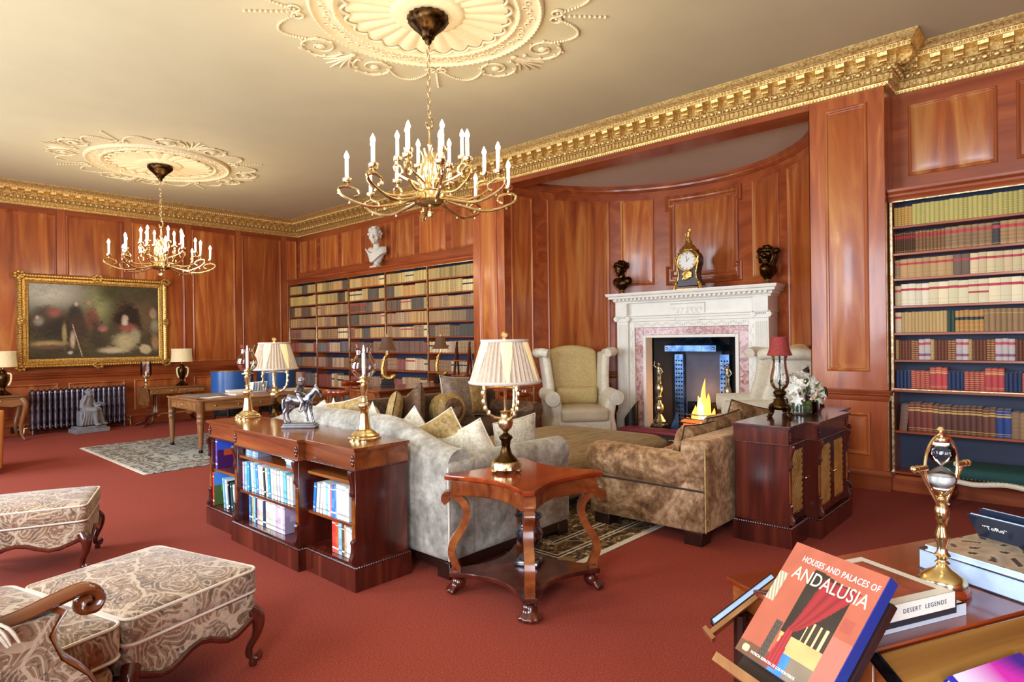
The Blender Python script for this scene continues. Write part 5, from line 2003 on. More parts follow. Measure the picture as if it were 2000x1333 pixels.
def console_body(r, xs, dep, H, pj, front_mat, side_mat, doors):
    """xs = [left, b0, b1, right]; front at y=0, centre bay forward by pj; back at y=dep"""
    L, a, c, R = xs
    outline = [(L, dep), (L, 0), (a, 0), (a, -pj), (c, -pj), (c, 0), (R, 0), (R, dep)]
    def ring(o):
        return [(L-o, dep), (L-o, -o), (a-o, -o), (a-o, -pj-o), (c+o, -pj-o), (c+o, -o), (R+o, -o), (R+o, dep)]
    b = MB(); b.prism(ring(.022), 0, .125); b.obj('plinth', r, side_mat)
    bead_run([(x, y, .131) for x, y in ring(.014)], .016, .0085, r, side_mat)
    b = MB(); b.prism(ring(0), .125, .145); b.obj('bottom_board', r, side_mat)
    b = MB(); b.prism(ring(.0), H-.125, H-.022); b.obj('frieze', r, front_mat)
    bead_run([(x, y, H-.128) for x, y in ring(.004)], .014, .006, r, side_mat)
    b = MB(); b.prism(ring(.012), H-.022, H-.014); b.prism(ring(.02), H-.014, H-.003); b.prism(ring(.016), H-.003, H); b.obj('top', r, front_mat)
    b = MB(); b.box(L+.01, R-.01, dep-.012, dep-.002, .145, H-.125); b.obj('back_board', r, side_mat)
    # cheeks
    for x0, x1, y0 in ((L, L+.04, 0), (a-.0, a+.045, -pj), (c-.045, c, -pj), (R-.04, R, 0)):
        b = MB(); b.box(x0, x1, y0, dep-.012, .145, H-.125, .002); b.obj('upright', r, side_mat)
        xm = (x0+x1)/2
        b = MB()
        for k in (-1, 0, 1):
            b.tube([(xm+k*.011, y0-.001, .29), (xm+k*.011, y0-.001, H-.3)], .0045, 6)
        b.obj('reeding', r, 'mahogany_y')
        s_bracket(r, xm, y0, H-.28, H-.13, .034, side_mat)
        s_bracket(r, xm, y0, .15, .28, .034, side_mat, False)
        rosette(r, xm, y0-.004, H-.075, side_mat)

c1 = thing('bookcase_console', 'mahogany breakfront bookcase with open shelves behind the pale sofa', 'bookcase', (1.955, 4.0, 0), -PI/2)
XS = [-1.0, -.435, .465, 1.0]
console_body(c1, XS, .37, .80, .05, 'mahogany_x', 'mahogany', False)
def c_shelf(x0, x1, y0, z):
    b = MB(); b.box(x0, x1, y0+.012, .358, z-.018, z, .002); b.obj('shelf', c1, 'mahogany_x')
c_shelf(XS[0]+.04, XS[1], 0, .43)
c_shelf(XS[1]+.045, XS[2]-.045, -.05, .607)
c_shelf(XS[1]+.045, XS[2]-.045, -.05, .366)
c_shelf(XS[2], XS[3]-.04, 0, .603)
c_shelf(XS[2], XS[3]-.04, 0, .36)

def paperback(x, y, z, t, h, d, spine, cover, label, group, lean=0., rx=0., base=c1):
    """modern book: spine to the front (-y local), cover art on its +x face"""
    b = MB(); b.use('print'); b.fix = False
    ink = mul(spine, .45) if sum(spine[:3]) > 1.2 else S('eef0f0')
    bnd = [(.12, .17, ink, .0002), (.3, .3+.3*random.random(), mul(spine, .72 if sum(spine[:3]) > 1 else 1.6), .0002), (.86, .89, ink, .0002)]
    book_geo(b, t, d, h, spine, bnd, S('efeadb'), .002)
    if cover is not None:
        b.grid(lambda u, v: (t+.0004, .004+u*(d-.004), v*h), 8, 10, cover)
    o = b.obj('book', angle=30)
    M = base.matrix_world if False else Matrix.Translation(base.location) @ Matrix.Rotation(base.rotation_euler.z, 4, 'Z')
    o.matrix_world = M @ Matrix.Translation((x, y, z)) @ Matrix.Rotation(lean, 4, 'Y') @ Matrix.Rotation(rx, 4, 'X')
    return tag(o, label, 'book', group)
def flatc(c):
    return lambda u, v: c
def art(c1_, c2, c3):
    return lambda u, v: c3 if (.3 < u < .8 and .35 < v < .6) else (c1_ if v > .55+.1*math.sin(u*5) else c2)
WH, IV, SK, TL, BL, NV, PK, CR, RD, OR, BK, GN = S('eceef0'), S('e9e2cc'), S('8fc8ea'), S('3f9fc0'), S('2f7fd0'), S('1f2c52'), S('d8b6cc'), S('efe4b8'), S('d23a34'), S('e0552c'), S('23242a'), S('2f9a52')
g = 'books in the open mahogany bookcase'
# left bay, upper and lower
z = .431
paperback(-.945, .02, z, .03, .235, .2, S('5a4a9a'), art(S('3a5ad0'), S('4a1f5a'), S('c0502a')), 'purple and blue illustrated book, tall, left bay upper shelf of open bookcase', g)
for i, (c, t) in enumerate(((BK, .016), (WH, .02), (TL, .022))):
    paperback(-.60+.036*i, .03, z, t, .2, .15, c, flatc(mul(c, .95)), ['black leaning book in the left bay upper shelf', 'white leaning book in the left bay upper shelf', 'teal leaning book in the left bay upper shelf'][i], g, -.12)
z = .147
paperback(-.955, .0, z, .022, .255, .22, RD, art(S('4f8ce0'), S('4f6a2c'), S('7aa04a')), 'red-spined book with green landscape cover, left bay bottom shelf', g)
for i, (c, t, nm) in enumerate(((SK, .018, 'pale blue'), (WH, .026, 'white'), (BK, .014, 'black'), (S('2c5a5a'), .014, 'dark teal'), (WH, .016, 'slim white'))):
    paperback(-.80+.045*i, .02, z, t, .225-.006*i, .16, c, flatc(mul(c, .92)), f'{nm} book leaning in the left bay bottom shelf', g, -.13)
# centre bay top: leaning thin row and a flat stack
z = .608
for i in range(9):
    c = [SK, WH, S('b8d4ea'), SK, S('7fb2dc'), WH, S('c8dcec'), SK, S('93b6d8')][i]
    paperback(-.375+.021*i, .0, z, .013, .115-.002*i, .1, c, flatc(mul(c, .9)), f'slim pale blue booklet, {ORD[i]} from left on top centre shelf', g, .12+.03*i)
for i in range(5):
    c = [S('9cc0e4'), IV, WH, IV, S('dfe6ea')][i]
    b = MB(); b.use('print'); b.fix = False
    b.X = Matrix.Rotation(-PI/2, 4, 'Y') @ Matrix.Identity(4)
    book_geo(b, .02, .15, .2, c, [(.2, .5, mul(c, .6), .0001)], S('f1ead2'), .002)
    o = b.obj('book', angle=30)
    M = Matrix.Translation(c1.location) @ Matrix.Rotation(-PI/2, 4, 'Z')
    o.matrix_world = M @ Matrix.Translation((.41-.012*(i % 3), -.02+.008*(i % 2), z+.0005+.0205*i)) @ Matrix.Rotation(.05*(i-2), 4, 'Z')
    tag(o, f'flat-lying book, {ORD[i]} from the bottom of stack on top centre shelf', 'book', g)
# centre bay middle
z = .367
mid = [(PK, .024, .19), (SK, .03, .195), (TL, .022, .19), (WH, .03, .2), (SK, .024, .19), (S('4a8ac8'), .02, .185), (WH, .028, .195), (IV, .026, .19), (BK, .016, .185), (S('d8e4d4'), .026, .19), (TL, .022, .185), (WH, .03, .195), (IV, .034, .19), (S('cfd9e2'), .03, .19), (WH, .034, .195), (S('6ac0d8'), .03, .19), (IV, .03, .18), (WH, .028, .175)]
x = -.385
for i, (c, t, h) in enumerate(mid):
    ln = -.1 if 2 < i < 11 else (-.05 if i >= 11 else 0)
    if i == 3: x += .035
    paperback(x, -.02, z, t, h*1.0, .13, c, flatc(mul(c, .93)), f'paperback, {ORD[i]} from left on the middle centre shelf', g, ln)
    x += t+.0115
b_ = None
# centre bay bottom
z = .147
low = [(BL, .028, .205), (BK, .012, .2), (S('c9a04a'), .02, .2), (SK, .034, .2), (S('2a3a4a'), .026, .205), (PK, .03, .2), (CR, .05, .2), (S('3a4a6a'), .018, .2), (NV, .022, .205), (IV, .052, .2), (S('e6e0c8'), .04, .195), (WH, .04, .2), (PK, .03, .195), (S('dfc8dc'), .034, .19), (WH, .03, .19), (S('c8b4d4'), .026, .19)]
x = -.335
for i, (c, t, h) in enumerate(low):
    if x+t > .415: break
    paperback(x, -.0, z, t, h, .14, c, art(mul(c, .9), mul(c, .7), mul(c, 1.1)), f'upright book, {ORD[i]} from left on the bottom centre shelf', g)
    x += t+.0015
# right bay
z = .361
rt = [(BL, .024, .175), (WH, .028, .178), (IV, .026, .18), (WH, .03, .19), (SK, .024, .19), (WH, .022, .185), (S('c86a8a'), .018, .185), (BL, .026, .185), (S('6a8ae0'), .02, .19), (WH, .034, .2), (S('dfe6ee'), .03, .2), (IV, .032, .2), (WH, .03, .19)]
x = .50
for i, (c, t, h) in enumerate(rt):
    if x+t > .955: break
    paperback(x, .02, z, t, h, .13, c, flatc(mul(c, .93)), f'paperback, {ORD[i]} from left on the right bay middle shelf', g, .12 if i < 3 else 0)
    x += t+(.014 if i < 3 else .0015)
z = .147
x = .70
for i, (c, t, h, nm) in enumerate(((RD, .036, .2, 'red'), (OR, .03, .19, 'orange red'), (SK, .034, .185, 'pale blue'), (S('6a4a3a'), .026, .18, 'brown'), (S('c8b08a'), .02, .185, 'tan'), (WH, .034, .175, 'white'), (S('d8e8f2'), .036, .17, 'ice blue'), (WH, .03, .17, 'chalk white'))):
    if x+t > .955: break
    paperback(x, .03, z, t, h, .13, c, flatc(mul(c, .9)), f'{nm} paperback on the right bay bottom shelf of open bookcase', g)
    x += t+.0015

# ---- lattice cabinet (doors to -y)
c2 = thing('lattice_cabinet', 'dark mahogany breakfront cabinet with brass lattice doors behind bronze sofa', 'cabinet', (4.92, 1.425, 0), 0)
XS2 = [-.70, -.36, .36, .70]
console_body(c2, XS2, .37, .80, .08, 'mahogany', 'mahogany', True)
def lattice_door(x0, x1, y, z0, z1, knob):
    b = MB(); b.use('mahogany')
    fw = .035
    b.box(x0, x0+fw, y, y+.02, z0, z1, .003); b.box(x1-fw, x1, y, y+.02, z0, z1, .003)
    b.box(x0+fw, x1-fw, y, y+.02, z0, z0+.05, .003); b.box(x0+fw, x1-fw, y, y+.02, z1-.05, z1, .003)
    d = b.obj('door', c2)
    b = MB(); b.box(x0+fw, x1-fw, y+.016, y+.02, z0+.05, z1-.05); b.obj('dark_lining', d, 'black')
    b = MB(); b.fix = False
    X0, X1, Z0, Z1 = x0+fw, x1-fw, z0+.05, z1-.05
    p = .04
    k = 0
    n = int((X1-X0+(Z1-Z0))/p)+2
    for s in (1, -1):
        for i in range(-n, n):
            # line x = c + s*z
            if s > 0:
                c = X0+i*p
                za, zb = max(Z0, Z0+(X0-c)), min(Z1, Z0+(X1-c))
                if zb > za:
                    b.tube([(c+(za-Z0), y+.01, za), (c+(zb-Z0), y+.01, zb)], .0068, 4)
            elif False:
                c = X1-i*p
                za, zb = max(Z0, Z0+(c-X1)), min(Z1, Z0+(c-X0))
                if zb > za:
                    b.tube([(c-(za-Z0), y+.012, za), (c-(zb-Z0), y+.012, zb)], .002, 4)
    tag(b.obj('brass_lattice', d, 'brass'), kind='stuff')
    b = MB(); b.ball((knob, y-.014, (z0+z1)/2), .01, 10, 8); b.tube([(knob, y, (z0+z1)/2), (knob, y-.012, (z0+z1)/2)], .004, 6); b.obj('knob', d, 'brass')
z0, z1 = .15, .672
lattice_door(-.655, -.362, .006, z0, z1, -.385)
lattice_door(-.312, -.002, -.074, z0, z1, -.02)
lattice_door(.002, .312, -.074, z0, z1, .02)
lattice_door(.362, .655, .006, z0, z1, .385)

# ================================================================== side table (concave sides, scroll legs, paw feet)
def side_table(label, loc):
    r = thing('side_table', label, 'side table', loc, 0, 'square mahogany side tables')
    def outline(h, ch, dip, n=8):
        p = []
        cs = [(-h, -h), (h, -h), (h, h), (-h, h)]
        for i in range(4):
            a, c = Vector(cs[i]), Vector(cs[(i+1) % 4])
            t_ = (c-a).normalized()
            nr = Vector((-t_.y, t_.x))
            a2, c2_ = a+t_*ch, c-t_*ch
            for k in range(n+1):
                q = a2.lerp(c2_, k/n)+nr*dip*math.sin(PI*k/n)
                p.append((q.x, q.y))
        return p
    def slab(name, h, ch, dip, z0, z1, mat, edge=.006):
        b = MB()
        p0, p1 = outline(h-edge, ch, dip), outline(h, ch, dip)
        m = len(p0)
        secs = [(p0, z0), (p1, z0+edge), (p1, z1-edge), (p0, z1)]
        vs = [(x, y, z) for p, z in secs for x, y in p]
        fs = [tuple(range(m))[::-1], tuple(3*m+i for i in range(m))]
        for k in range(3):
            for i in range(m):
                j = (i+1) % m
                fs.append((k*m+i, k*m+j, (k+1)*m+j, (k+1)*m+i))
        b.add(vs, fs)
        return b.obj(name, r, mat, angle=30)
    H = .33
    slab('tabletop', H, .04, .085, .628, .655, 'table_red')
    slab('apron', H-.02, .05, .085, .545, .628, 'mahogany_x')
    slab('lower_shelf', H-.01, .05, .1, .095, .12, 'mahogany', .004)
    for sx in (-1, 1):
        for sy in (-1, 1):
            d = Vector((sx, sy)).normalized()
            def P(o, z):
                return (d.x*o, d.y*o, z)
            D = (H-.03)*1.414-.02
            b = MB()
            q = smooth_path([P(D+.02, .5), P(D+.035, .525), P(D+.02, .545), P(D-.03, .535), P(D-.075, .49), P(D-.085, .43), P(D-.06, .36), P(D-.01, .28), P(D+.0, .22), P(D-.02, .16), P(D-.03, .13), P(D-.0, .125)], 5)
            # flat scroll: rectangular section
            wdt = Vector((-d.y, d.x))*.026
            vs, fs = [], []
            for i, c in enumerate(q):
                c = Vector(c)
                t_ = Vector(q[min(i+1, len(q)-1)])-Vector(q[max(i-1, 0)])
                t_.normalize()
                nrm = t_.cross(Vector((wdt.x, wdt.y, 0))).normalized()*.02
                w3 = Vector((wdt.x, wdt.y, 0))
                vs += [tuple(c+w3+nrm), tuple(c-w3+nrm), tuple(c-w3-nrm), tuple(c+w3-nrm)]
            for i in range(len(q)-1):
                for k in range(4):
                    k2 = (k+1) % 4
                    fs.append((i*4+k, i*4+k2, i*4+4+k2, i*4+4+k))
            fs += [(0, 1, 2, 3), tuple(len(vs)-4+k for k in range(4))]
            b.add(vs, fs); b.obj('scroll_leg', r, 'mahogany_x', angle=40)
            b = MB()
            c = P(D-.035, 0)
            b.ball((c[0], c[1], .055), (.042, .042, .04), 12, 8)
            for k in range(5):
                a = math.atan2(d.y, d.x)+(k-2)*.5
                limb(b, (c[0]+.02*math.cos(a), c[1]+.02*math.sin(a), .05), (c[0]+.06*math.cos(a), c[1]+.06*math.sin(a), .018), .016, .014, 8, 3)
            fuse(b, 'paw_foot', r, 'mahogany', .007, 1)
    return r
st1 = side_table('red mahogany side table with scroll legs and paw feet, near foreground', (2.585, 2.30, 0))
dup(st1, 'mahogany side table at the far end of pale sofa, mostly hidden', (2.68, 5.56, 0))

# ---- three-branch brass lamps with pleated shades
def pleated_lamp(label, loc, rz=0.):
    r = thing('table_lamp', label, 'lamp', loc, rz, 'brass lamps with pleated panel shades')
    b = MB(); b.use('brass_old')
    b.lathe([(.075, .012), (.085, .02), (.085, .05), (.078, .06), (.07, .062)], 32, rib=16, ribk=.03)
    for k in range(3):
        a = 2*PI*k/3+.5
        b.ball((.075*math.cos(a), .075*math.sin(a), .014), (.022, .022, .014), 8, 6)
    b.obj('base', r)
    b = MB(); b.lathe([(.07, .06), (.06, .075), (.035, .1), (.024, .14), (.028, .175), (.04, .19), (.036, .2), (.015, .215), (.012, .225)], 20); b.obj('vase_stem', r, 'bronze', angle=60)
    b = MB(); b.lathe([(.012, .225), (.035, .25), (.042, .275), (.038, .295), (.028, .305), (.026, .335), (.032, .34), (.02, .345)], 24, rib=12, ribk=.04); b.obj('urn', r, 'brass_old', angle=60)
    b = MB(); b.lathe([(.008, .34), (.008, .48), (.016, .49), (.016, .5), (.024, .52), (.02, .53), (.008, .535), (.006, .76)], 12); b.obj('stem', r, 'brass')
    for k in range(3):
        a = 2*PI*k/3
        ca, sa = math.cos(a), math.sin(a)
        b = MB(); q = smooth_path([(.02*ca, .02*sa, .3), (.06*ca, .06*sa, .305), (.1*ca, .1*sa, .34), (.115*ca, .115*sa, .4), (.115*ca, .115*sa, .48)], 5)
        b.tube(q, .008, 8)
        for i in range(8, 18, 3):
            x, y, z = q[i]
            b.ball((x*1.08, y*1.08, z+.01), (.012, .012, .018), 6, 4)
        b.tube([(0, 0, .475), (.115*ca, .115*sa, .475)], .005, 6)
        ar = b.obj('branch', r, 'brass_old')
        b = MB(); b.lathe([(.014, .465), (.014, .485), (.01, .495), (.02, .505), (.034, .515), (.034, .522), (.02, .522)], 16, (.115*ca, .115*sa, 0)); b.obj('candle_cup', ar, 'brass_old')
    # shade: smooth panels between sheaves of pleats
    N = 8
    z0, z1, r0, r1 = .505, .735, .195, .125
    def shd(a0, a1, smooth, name, mat):
        b = MB()
        def f(u, v):
            w = lerp(.28, .0, v) if smooth else 0
            # the fan panels are wide at the top and pinch at the hem
            aa = lerp(a0, a1, u)
            rad = lerp(r0, r1, v)
            if not smooth:
                rad += .006*math.cos(u*2*PI*7)
            else:
                rad += .002
            return (rad*math.cos(aa), rad*math.sin(aa), lerp(z0, z1, v))
        b.grid(f, 56 if not smooth else 6, 6)
        b.obj(name, r, mat, angle=80)
    for k in range(6):
        a = 2*PI*k/6
        shd(a, a+2*PI/6, False, 'pleated_sheaf', 'shade_pleat')
        b = MB()
        am = a+PI/6
        def f(u, v, am=am):
            hw = lerp(.03, .27, v)
            aa = am+lerp(-hw, hw, u)
            rad = lerp(r0, r1, v)+.0055
            return (rad*math.cos(aa), rad*math.sin(aa), lerp(z0, z1, v))
        b.grid(f, 8, 6); b.obj('smooth_panel', r, 'shade_panel', angle=80)
    for rad, z in ((r0+.004, z0), (r1+.004, z1)):
        b = MB(); b.tube([(rad*math.cos(2*PI*k/40), rad*math.sin(2*PI*k/40), z) for k in range(40)], .009, 6, closed=True, flat=1.); b.obj('shade_trim', r, 'shade_trim')
    b = MB(); b.lathe([(.006, .735), (.014, .745), (.01, .755), (.018, .765), (.02, .775), (.012, .785)], 12); b.obj('finial', r, 'brass_old')
    return r
pl = pleated_lamp('brass three-branch lamp with pleated cream shade on near side table', (2.54, 2.39, .655), .3)
dup(pl, 'brass three-branch lamp with pleated cream shade behind the far candlestick', (2.67, 5.36, .655), 1.2)
for x, y in ((2.54, 2.39), (2.67, 5.36)):
    bulb_light(x, y, 1.27, 2.0, (1, .75, .42), .04)

# ---- bronze urn on the lower shelf
r = thing('urn', 'pewter two-handled urn with seated figure under the near side table', 'urn', (2.66, 2.33, .12), .4)
b = MB(); b.box(-.07, .07, -.07, .07, 0, .03, .005); b.lathe([(.055, .03), (.06, .04), (.035, .06), (.025, .08), (.04, .1), (.072, .14), (.08, .175), (.07, .2), (.062, .21), (.062, .255), (.078, .27), (.08, .278), (.066, .278), (.06, .26)], 24, rib=12, ribk=.02); b.obj('bowl', r, 'pewter', angle=50)
for s in (-1, 1):
    b = MB(); b.tube(smooth_path([(s*.06, 0, .25), (s*.1, 0, .24), (s*.105, 0, .19), (s*.08, 0, .15)], 5), .01, 8); b.ball((s*.1, 0, .24), .016, 8, 6); b.obj('handle', r, 'pewter')
b = MB(); limb(b, (.05, .03, .28), (.05, .03, .33), .022, .018); b.ball((.045, .025, .36), .018, 10, 8); limb(b, (.06, .03, .33), (.09, .04, .31), .009, .006); limb(b, (.05, .03, .29), (.02, .0, .285), .012, .009)
limb(b, (.07, .05, .33), (.11, .06, .345), .012, .004)
fuse(b, 'figurine', r, 'pewter', .005, 1)

# ---- hurricane candlesticks
def candlestick(label, loc):
    r = thing('candlestick', label, 'candlestick', loc, 0, 'brass hurricane candlesticks')
    b = MB(); b.lathe([(.1, 0), (.102, .01), (.09, .018), (.092, .026), (.07, .036), (.066, .044), (.05, .052), (.04, .06)], 32); b.obj('base', r, 'brass', angle=50)
    b = MB(); b.lathe([(.04, .06), (.034, .09), (.026, .15), (.025, .18), (.034, .19), (.04, .205), (.034, .22), (.016, .228), (.013, .25), (.026, .255), (.013, .262), (.017, .28), (.024, .3), (.026, .33), (.018, .335), (.024, .345), (.028, .35), (.028, .385), (.014, .386)], 24, rib=8, ribk=.025); b.obj('stem', r, 'brass', angle=50)
    b = MB(); b.lathe([(.046, .35), (.046, .356), (.03, .358)], 24); b.obj('drip_ring', r, 'brass')
    b = MB(); b.lathe([(.011, .385), (.011, .525), (.007, .528)], 14); cd_ = b.obj('candle', r, 'candle')
    b = MB(); b.lathe([(.001, .528), (.005, .54), (.0055, .548), (.003, .562), (.0005, .575)], 10); b.obj('flame', cd_, 'candle_flame')
    b = MB(); b.lathe([(.03, .37), (.05, .385), (.072, .41), (.078, .44), (.07, .475), (.05, .51), (.044, .53), (.05, .56), (.058, .58)], 32, cap=False); b.obj('glass_chimney', r, 'glass', angle=80)
    return r
cs = candlestick('brass hurricane candlestick at the near end of the open bookcase', (2.19, 3.25, .80))
dup(cs, 'brass hurricane candlestick at the far end of the open bookcase', (2.215, 4.90, .80))

# ---- horse and rider
r = thing('horse_statuette', 'pewter statuette of a mounted rider in a cap on open bookcase', 'statuette', (2.19, 4.03, .80), math.radians(-48))
b = MB(); b.box(-.12, .12, -.05, .05, 0, .02, .008); b.box(-.11, .11, -.042, .042, .02, .03, .004); b.obj('plinth', r, 'stone_grey')
b = MB()
Z = .03
# faces +x
b.tube(smooth_path([(-.085, 0, Z+.165), (-.06, 0, Z+.17), (0, 0, Z+.155), (.05, 0, Z+.165), (.075, 0, Z+.175)], 4), [.02, .03, .034, .036, .035, .034, .033, .033, .033, .033, .034, .035, .036, .037, .035, .033, .028], 12)
b.tube(smooth_path([(.06, 0, Z+.18), (.09, 0, Z+.21), (.105, 0, Z+.235), (.115, 0, Z+.245)], 4), [.034, .033, .03, .028, .026, .024, .022, .021, .02, .019, .018, .018, .017], 10)
b.tube([(.108, 0, Z+.245), (.128, 0, Z+.225), (.148, 0, Z+.19)], [.019, .017, .011], 10)
for s in (-1, 1):
    b.ball((.11, s*.009, Z+.265), (.005, .004, .011), 6, 4)
for x0, x1, x2, dy in ((.065, .07, .085, .018), (.06, .045, .06, -.018)):
    limb(b, (x0, dy, Z+.16), (x1, dy, Z+.085), .018, .011, 8); limb(b, (x1, dy, Z+.085), (x2, dy, Z+.015), .0095, .007, 8); b.ball((x2+.004, dy, Z+.008), (.011, .009, .009), 8, 6)
for x0, x1, x2, x3, dy in ((-.07, -.06, -.095, -.085, .018), (-.075, -.085, -.11, -.1, -.018)):
    limb(b, (x0, dy, Z+.16), (x1, dy, Z+.11), .024, .015, 8); limb(b, (x1, dy, Z+.11), (x2, dy, Z+.07), .013, .0095, 8); limb(b, (x2, dy, Z+.07), (x3, dy, Z+.015), .009, .007, 8); b.ball((x3+.004, dy, Z+.008), (.011, .009, .009), 8, 6)
b.tube(smooth_path([(-.1, 0, Z+.175), (-.118, 0, Z+.16), (-.12, 0, Z+.1), (-.112, 0, Z+.07)], 4), [.01]*9+[.007]*4, 8)
fuse(b, 'horse', r, 'pewter', .0045, 2)
b = MB()
limb(b, (-.005, 0, Z+.19), (.005, 0, Z+.26), .024, .027); b.ball((.008, 0, Z+.3), (.02, .018, .022), 12, 8); b.ball((.008, 0, Z+.315), (.021, .02, .012), 12, 8); b.ball((.028, 0, Z+.308), (.014, .014, .004), 8, 6)
for s in (-1, 1):
    limb(b, (0, s*.024, Z+.265), (-.012, s*.045, Z+.225), .013, .011); limb(b, (-.012, s*.045, Z+.225), (.045, s*.02, Z+.205), .0105, .008)
    limb(b, (0, s*.02, Z+.19), (.03, s*.04, Z+.15), .018, .014); limb(b, (.03, s*.04, Z+.15), (.01, s*.042, Z+.095), .012, .009); limb(b, (.01, s*.042, Z+.09), (.028, s*.044, Z+.088), .008, .007)
fuse(b, 'rider', r, 'pewter', .0045, 1)

# ---- hurricane lamp with red shade
r = thing('hurricane_lamp', 'glass hurricane lamp with small red striped shade on lattice cabinet', 'lamp', (4.66, 1.63, .80), .3)
b = MB(); b.lathe([(.06, .06), (.075, .075), (.07, .095), (.045, .11), (.04, .13), (.028, .14), (.03, .155), (.042, .17), (.042, .19), (.03, .2)], 28, rib=8, ribk=.05)
b.obj('urn_foot', r, 'bronze', angle=60)
for k in range(4):
    a = PI/4+k*PI/2
    b = MB(); b.tube(smooth_path([(.05*math.cos(a), .05*math.sin(a), .085), (.085*math.cos(a), .085*math.sin(a), .075), (.075*math.cos(a), .075*math.sin(a), .035), (.1*math.cos(a), .1*math.sin(a), .012)], 4), [.018]*5+[.013]*4+[.012]*4, 8); b.ball((.1*math.cos(a), .1*math.sin(a), .012), (.018, .018, .012), 8, 6); b.obj('scroll_foot', r, 'bronze')
b = MB(); b.lathe([(.034, .2), (.055, .225), (.068, .26), (.066, .3), (.05, .37), (.046, .41), (.055, .45), (.062, .462)], 32, cap=False); b.obj('glass_chimney', r, 'glass', angle=80)
b = MB(); b.lathe([(.006, .2), (.006, .45)], 8); b.obj('rod', r, 'iron')
b = MB(); b.lathe([(.088, .455), (.08, .47), (.064, .52), (.056, .59)], 44, rib=22, ribk=.012, cap=False); b.obj('shade', r, 'shade_red', angle=80)
b = MB(); b.lathe([(.075, .452), (.082, .455), (.075, .46)], 24); b.obj('shade_ring', r, 'black')
bulb_light(4.66, 1.63, 1.3, .8, (1, .6, .3), .03)

# ---- flowers
r = thing('flower_bowl', 'white lilies and roses in a round glass bowl on lattice cabinet', 'flowers', (5.0, 1.60, .80), 0)
b = MB(); b.lathe([(.115, .002), (.125, .006), (.13, .02), (.128, .1), (.122, .1), (.12, .012), (.0, .01)], 32, cap=False); b.obj('glass_bowl', r, 'glass', angle=60)
b = MB()
rr = random.Random(4)
for i in range(16):
    b.ball((rr.uniform(-.09, .09), rr.uniform(-.09, .09), rr.uniform(.03, .08)), .03, 6, 4)
tag(b.obj('moss', r, 'leaf'), kind='stuff')
def blossom(c, s, d, mat, n=6):
    b = MB(); b.fix = False
    D = Vector(d).normalized()
    X = D.orthogonal().normalized(); Y = D.cross(X)
    C = Vector(c)
    for layer, (k, op) in enumerate(((n, 1.0), (n, .6))):
        for i in range(k):
            a = 2*PI*i/k+layer*.5
            e = X*math.cos(a)+Y*math.sin(a)
            w = D.cross(e)
            P = []
            for t_, ww, up in ((0, .08, 0), (.35, .3, .25*op*.9), (.7, .32, .35), (1., .03, .3*(2-op)*.5+.1)):
                p = C+e*s*t_*op+D*s*up
                P += [tuple(p-w*s*ww*.6), tuple(p+D*s*.06), tuple(p+w*s*ww*.6)]
            b.add(P, [(j*3+q, j*3+q+1, j*3+q+4, j*3+q+3) for j in range(3) for q in range(2)])
    return b.obj('blossom', r, mat, angle=80)
for c, s, d in (((.12, -.1, .16), .085, (.5, -.8, .3)), ((.2, -.02, .2), .09, (.8, -.4, .3)), ((.06, .04, .26), .08, (.1, -.5, .9)), ((-.08, .06, .25), .075, (-.3, -.3, .9)), ((.16, -.06, .08), .075, (.6, -.8, -.2)), ((-.16, .0, .2), .06, (-.8, -.3, .4)), ((-.2, -.04, .12), .05, (-.9, -.5, .1)), ((.0, .1, .28), .07, (0, .2, 1)), ((.13, .1, .25), .07, (.5, .2, .8)), ((.22, -.04, .11), .08, (.9, -.5, 0)), ((.0, -.03, .27), .07, (0, -.5, .9)), ((-.13, -.02, .23), .07, (-.5, -.5, .7)), ((.15, .02, .27), .075, (.5, -.3, .8))):
    blossom(c, s, d, 'petal')
for c, s, d in (((-.02, -.13, .15), .045, (0, -.9, .4)), ((-.09, -.11, .14), .045, (-.3, -.9, .3)), ((.04, -.1, .2), .04, (0, -.7, .7))):
    blossom(c, s, d, 'petal_rose')
for i in range(34):
    a, e = rr.uniform(0, 2*PI), rr.uniform(-.1, 1.2)
    c = (.13*math.cos(a)*math.cos(e), .13*math.sin(a)*math.cos(e), .11+.13*math.sin(e))
    b = MB(); b.fix = False
    d = Vector(c)-Vector((0, 0, .08)); d.normalize()
    x = d.orthogonal().normalized()
    C = Vector(c)
    b.add([tuple(C), tuple(C+d*.035+x*.012), tuple(C+d*.075), tuple(C+d*.035-x*.012)], [(0, 1, 2, 3)])
    b.obj('leaf', r, 'leaf')
b = MB()
for i in range(24):
    a = rr.uniform(1.6, 4.6)
    b.ball((.19*math.cos(a)+rr.uniform(-.03, .03), .12*math.sin(a), rr.uniform(.1, .26)), .008, 6, 4)
tag(b.obj('small_buds', r, 'petal'), kind='stuff')

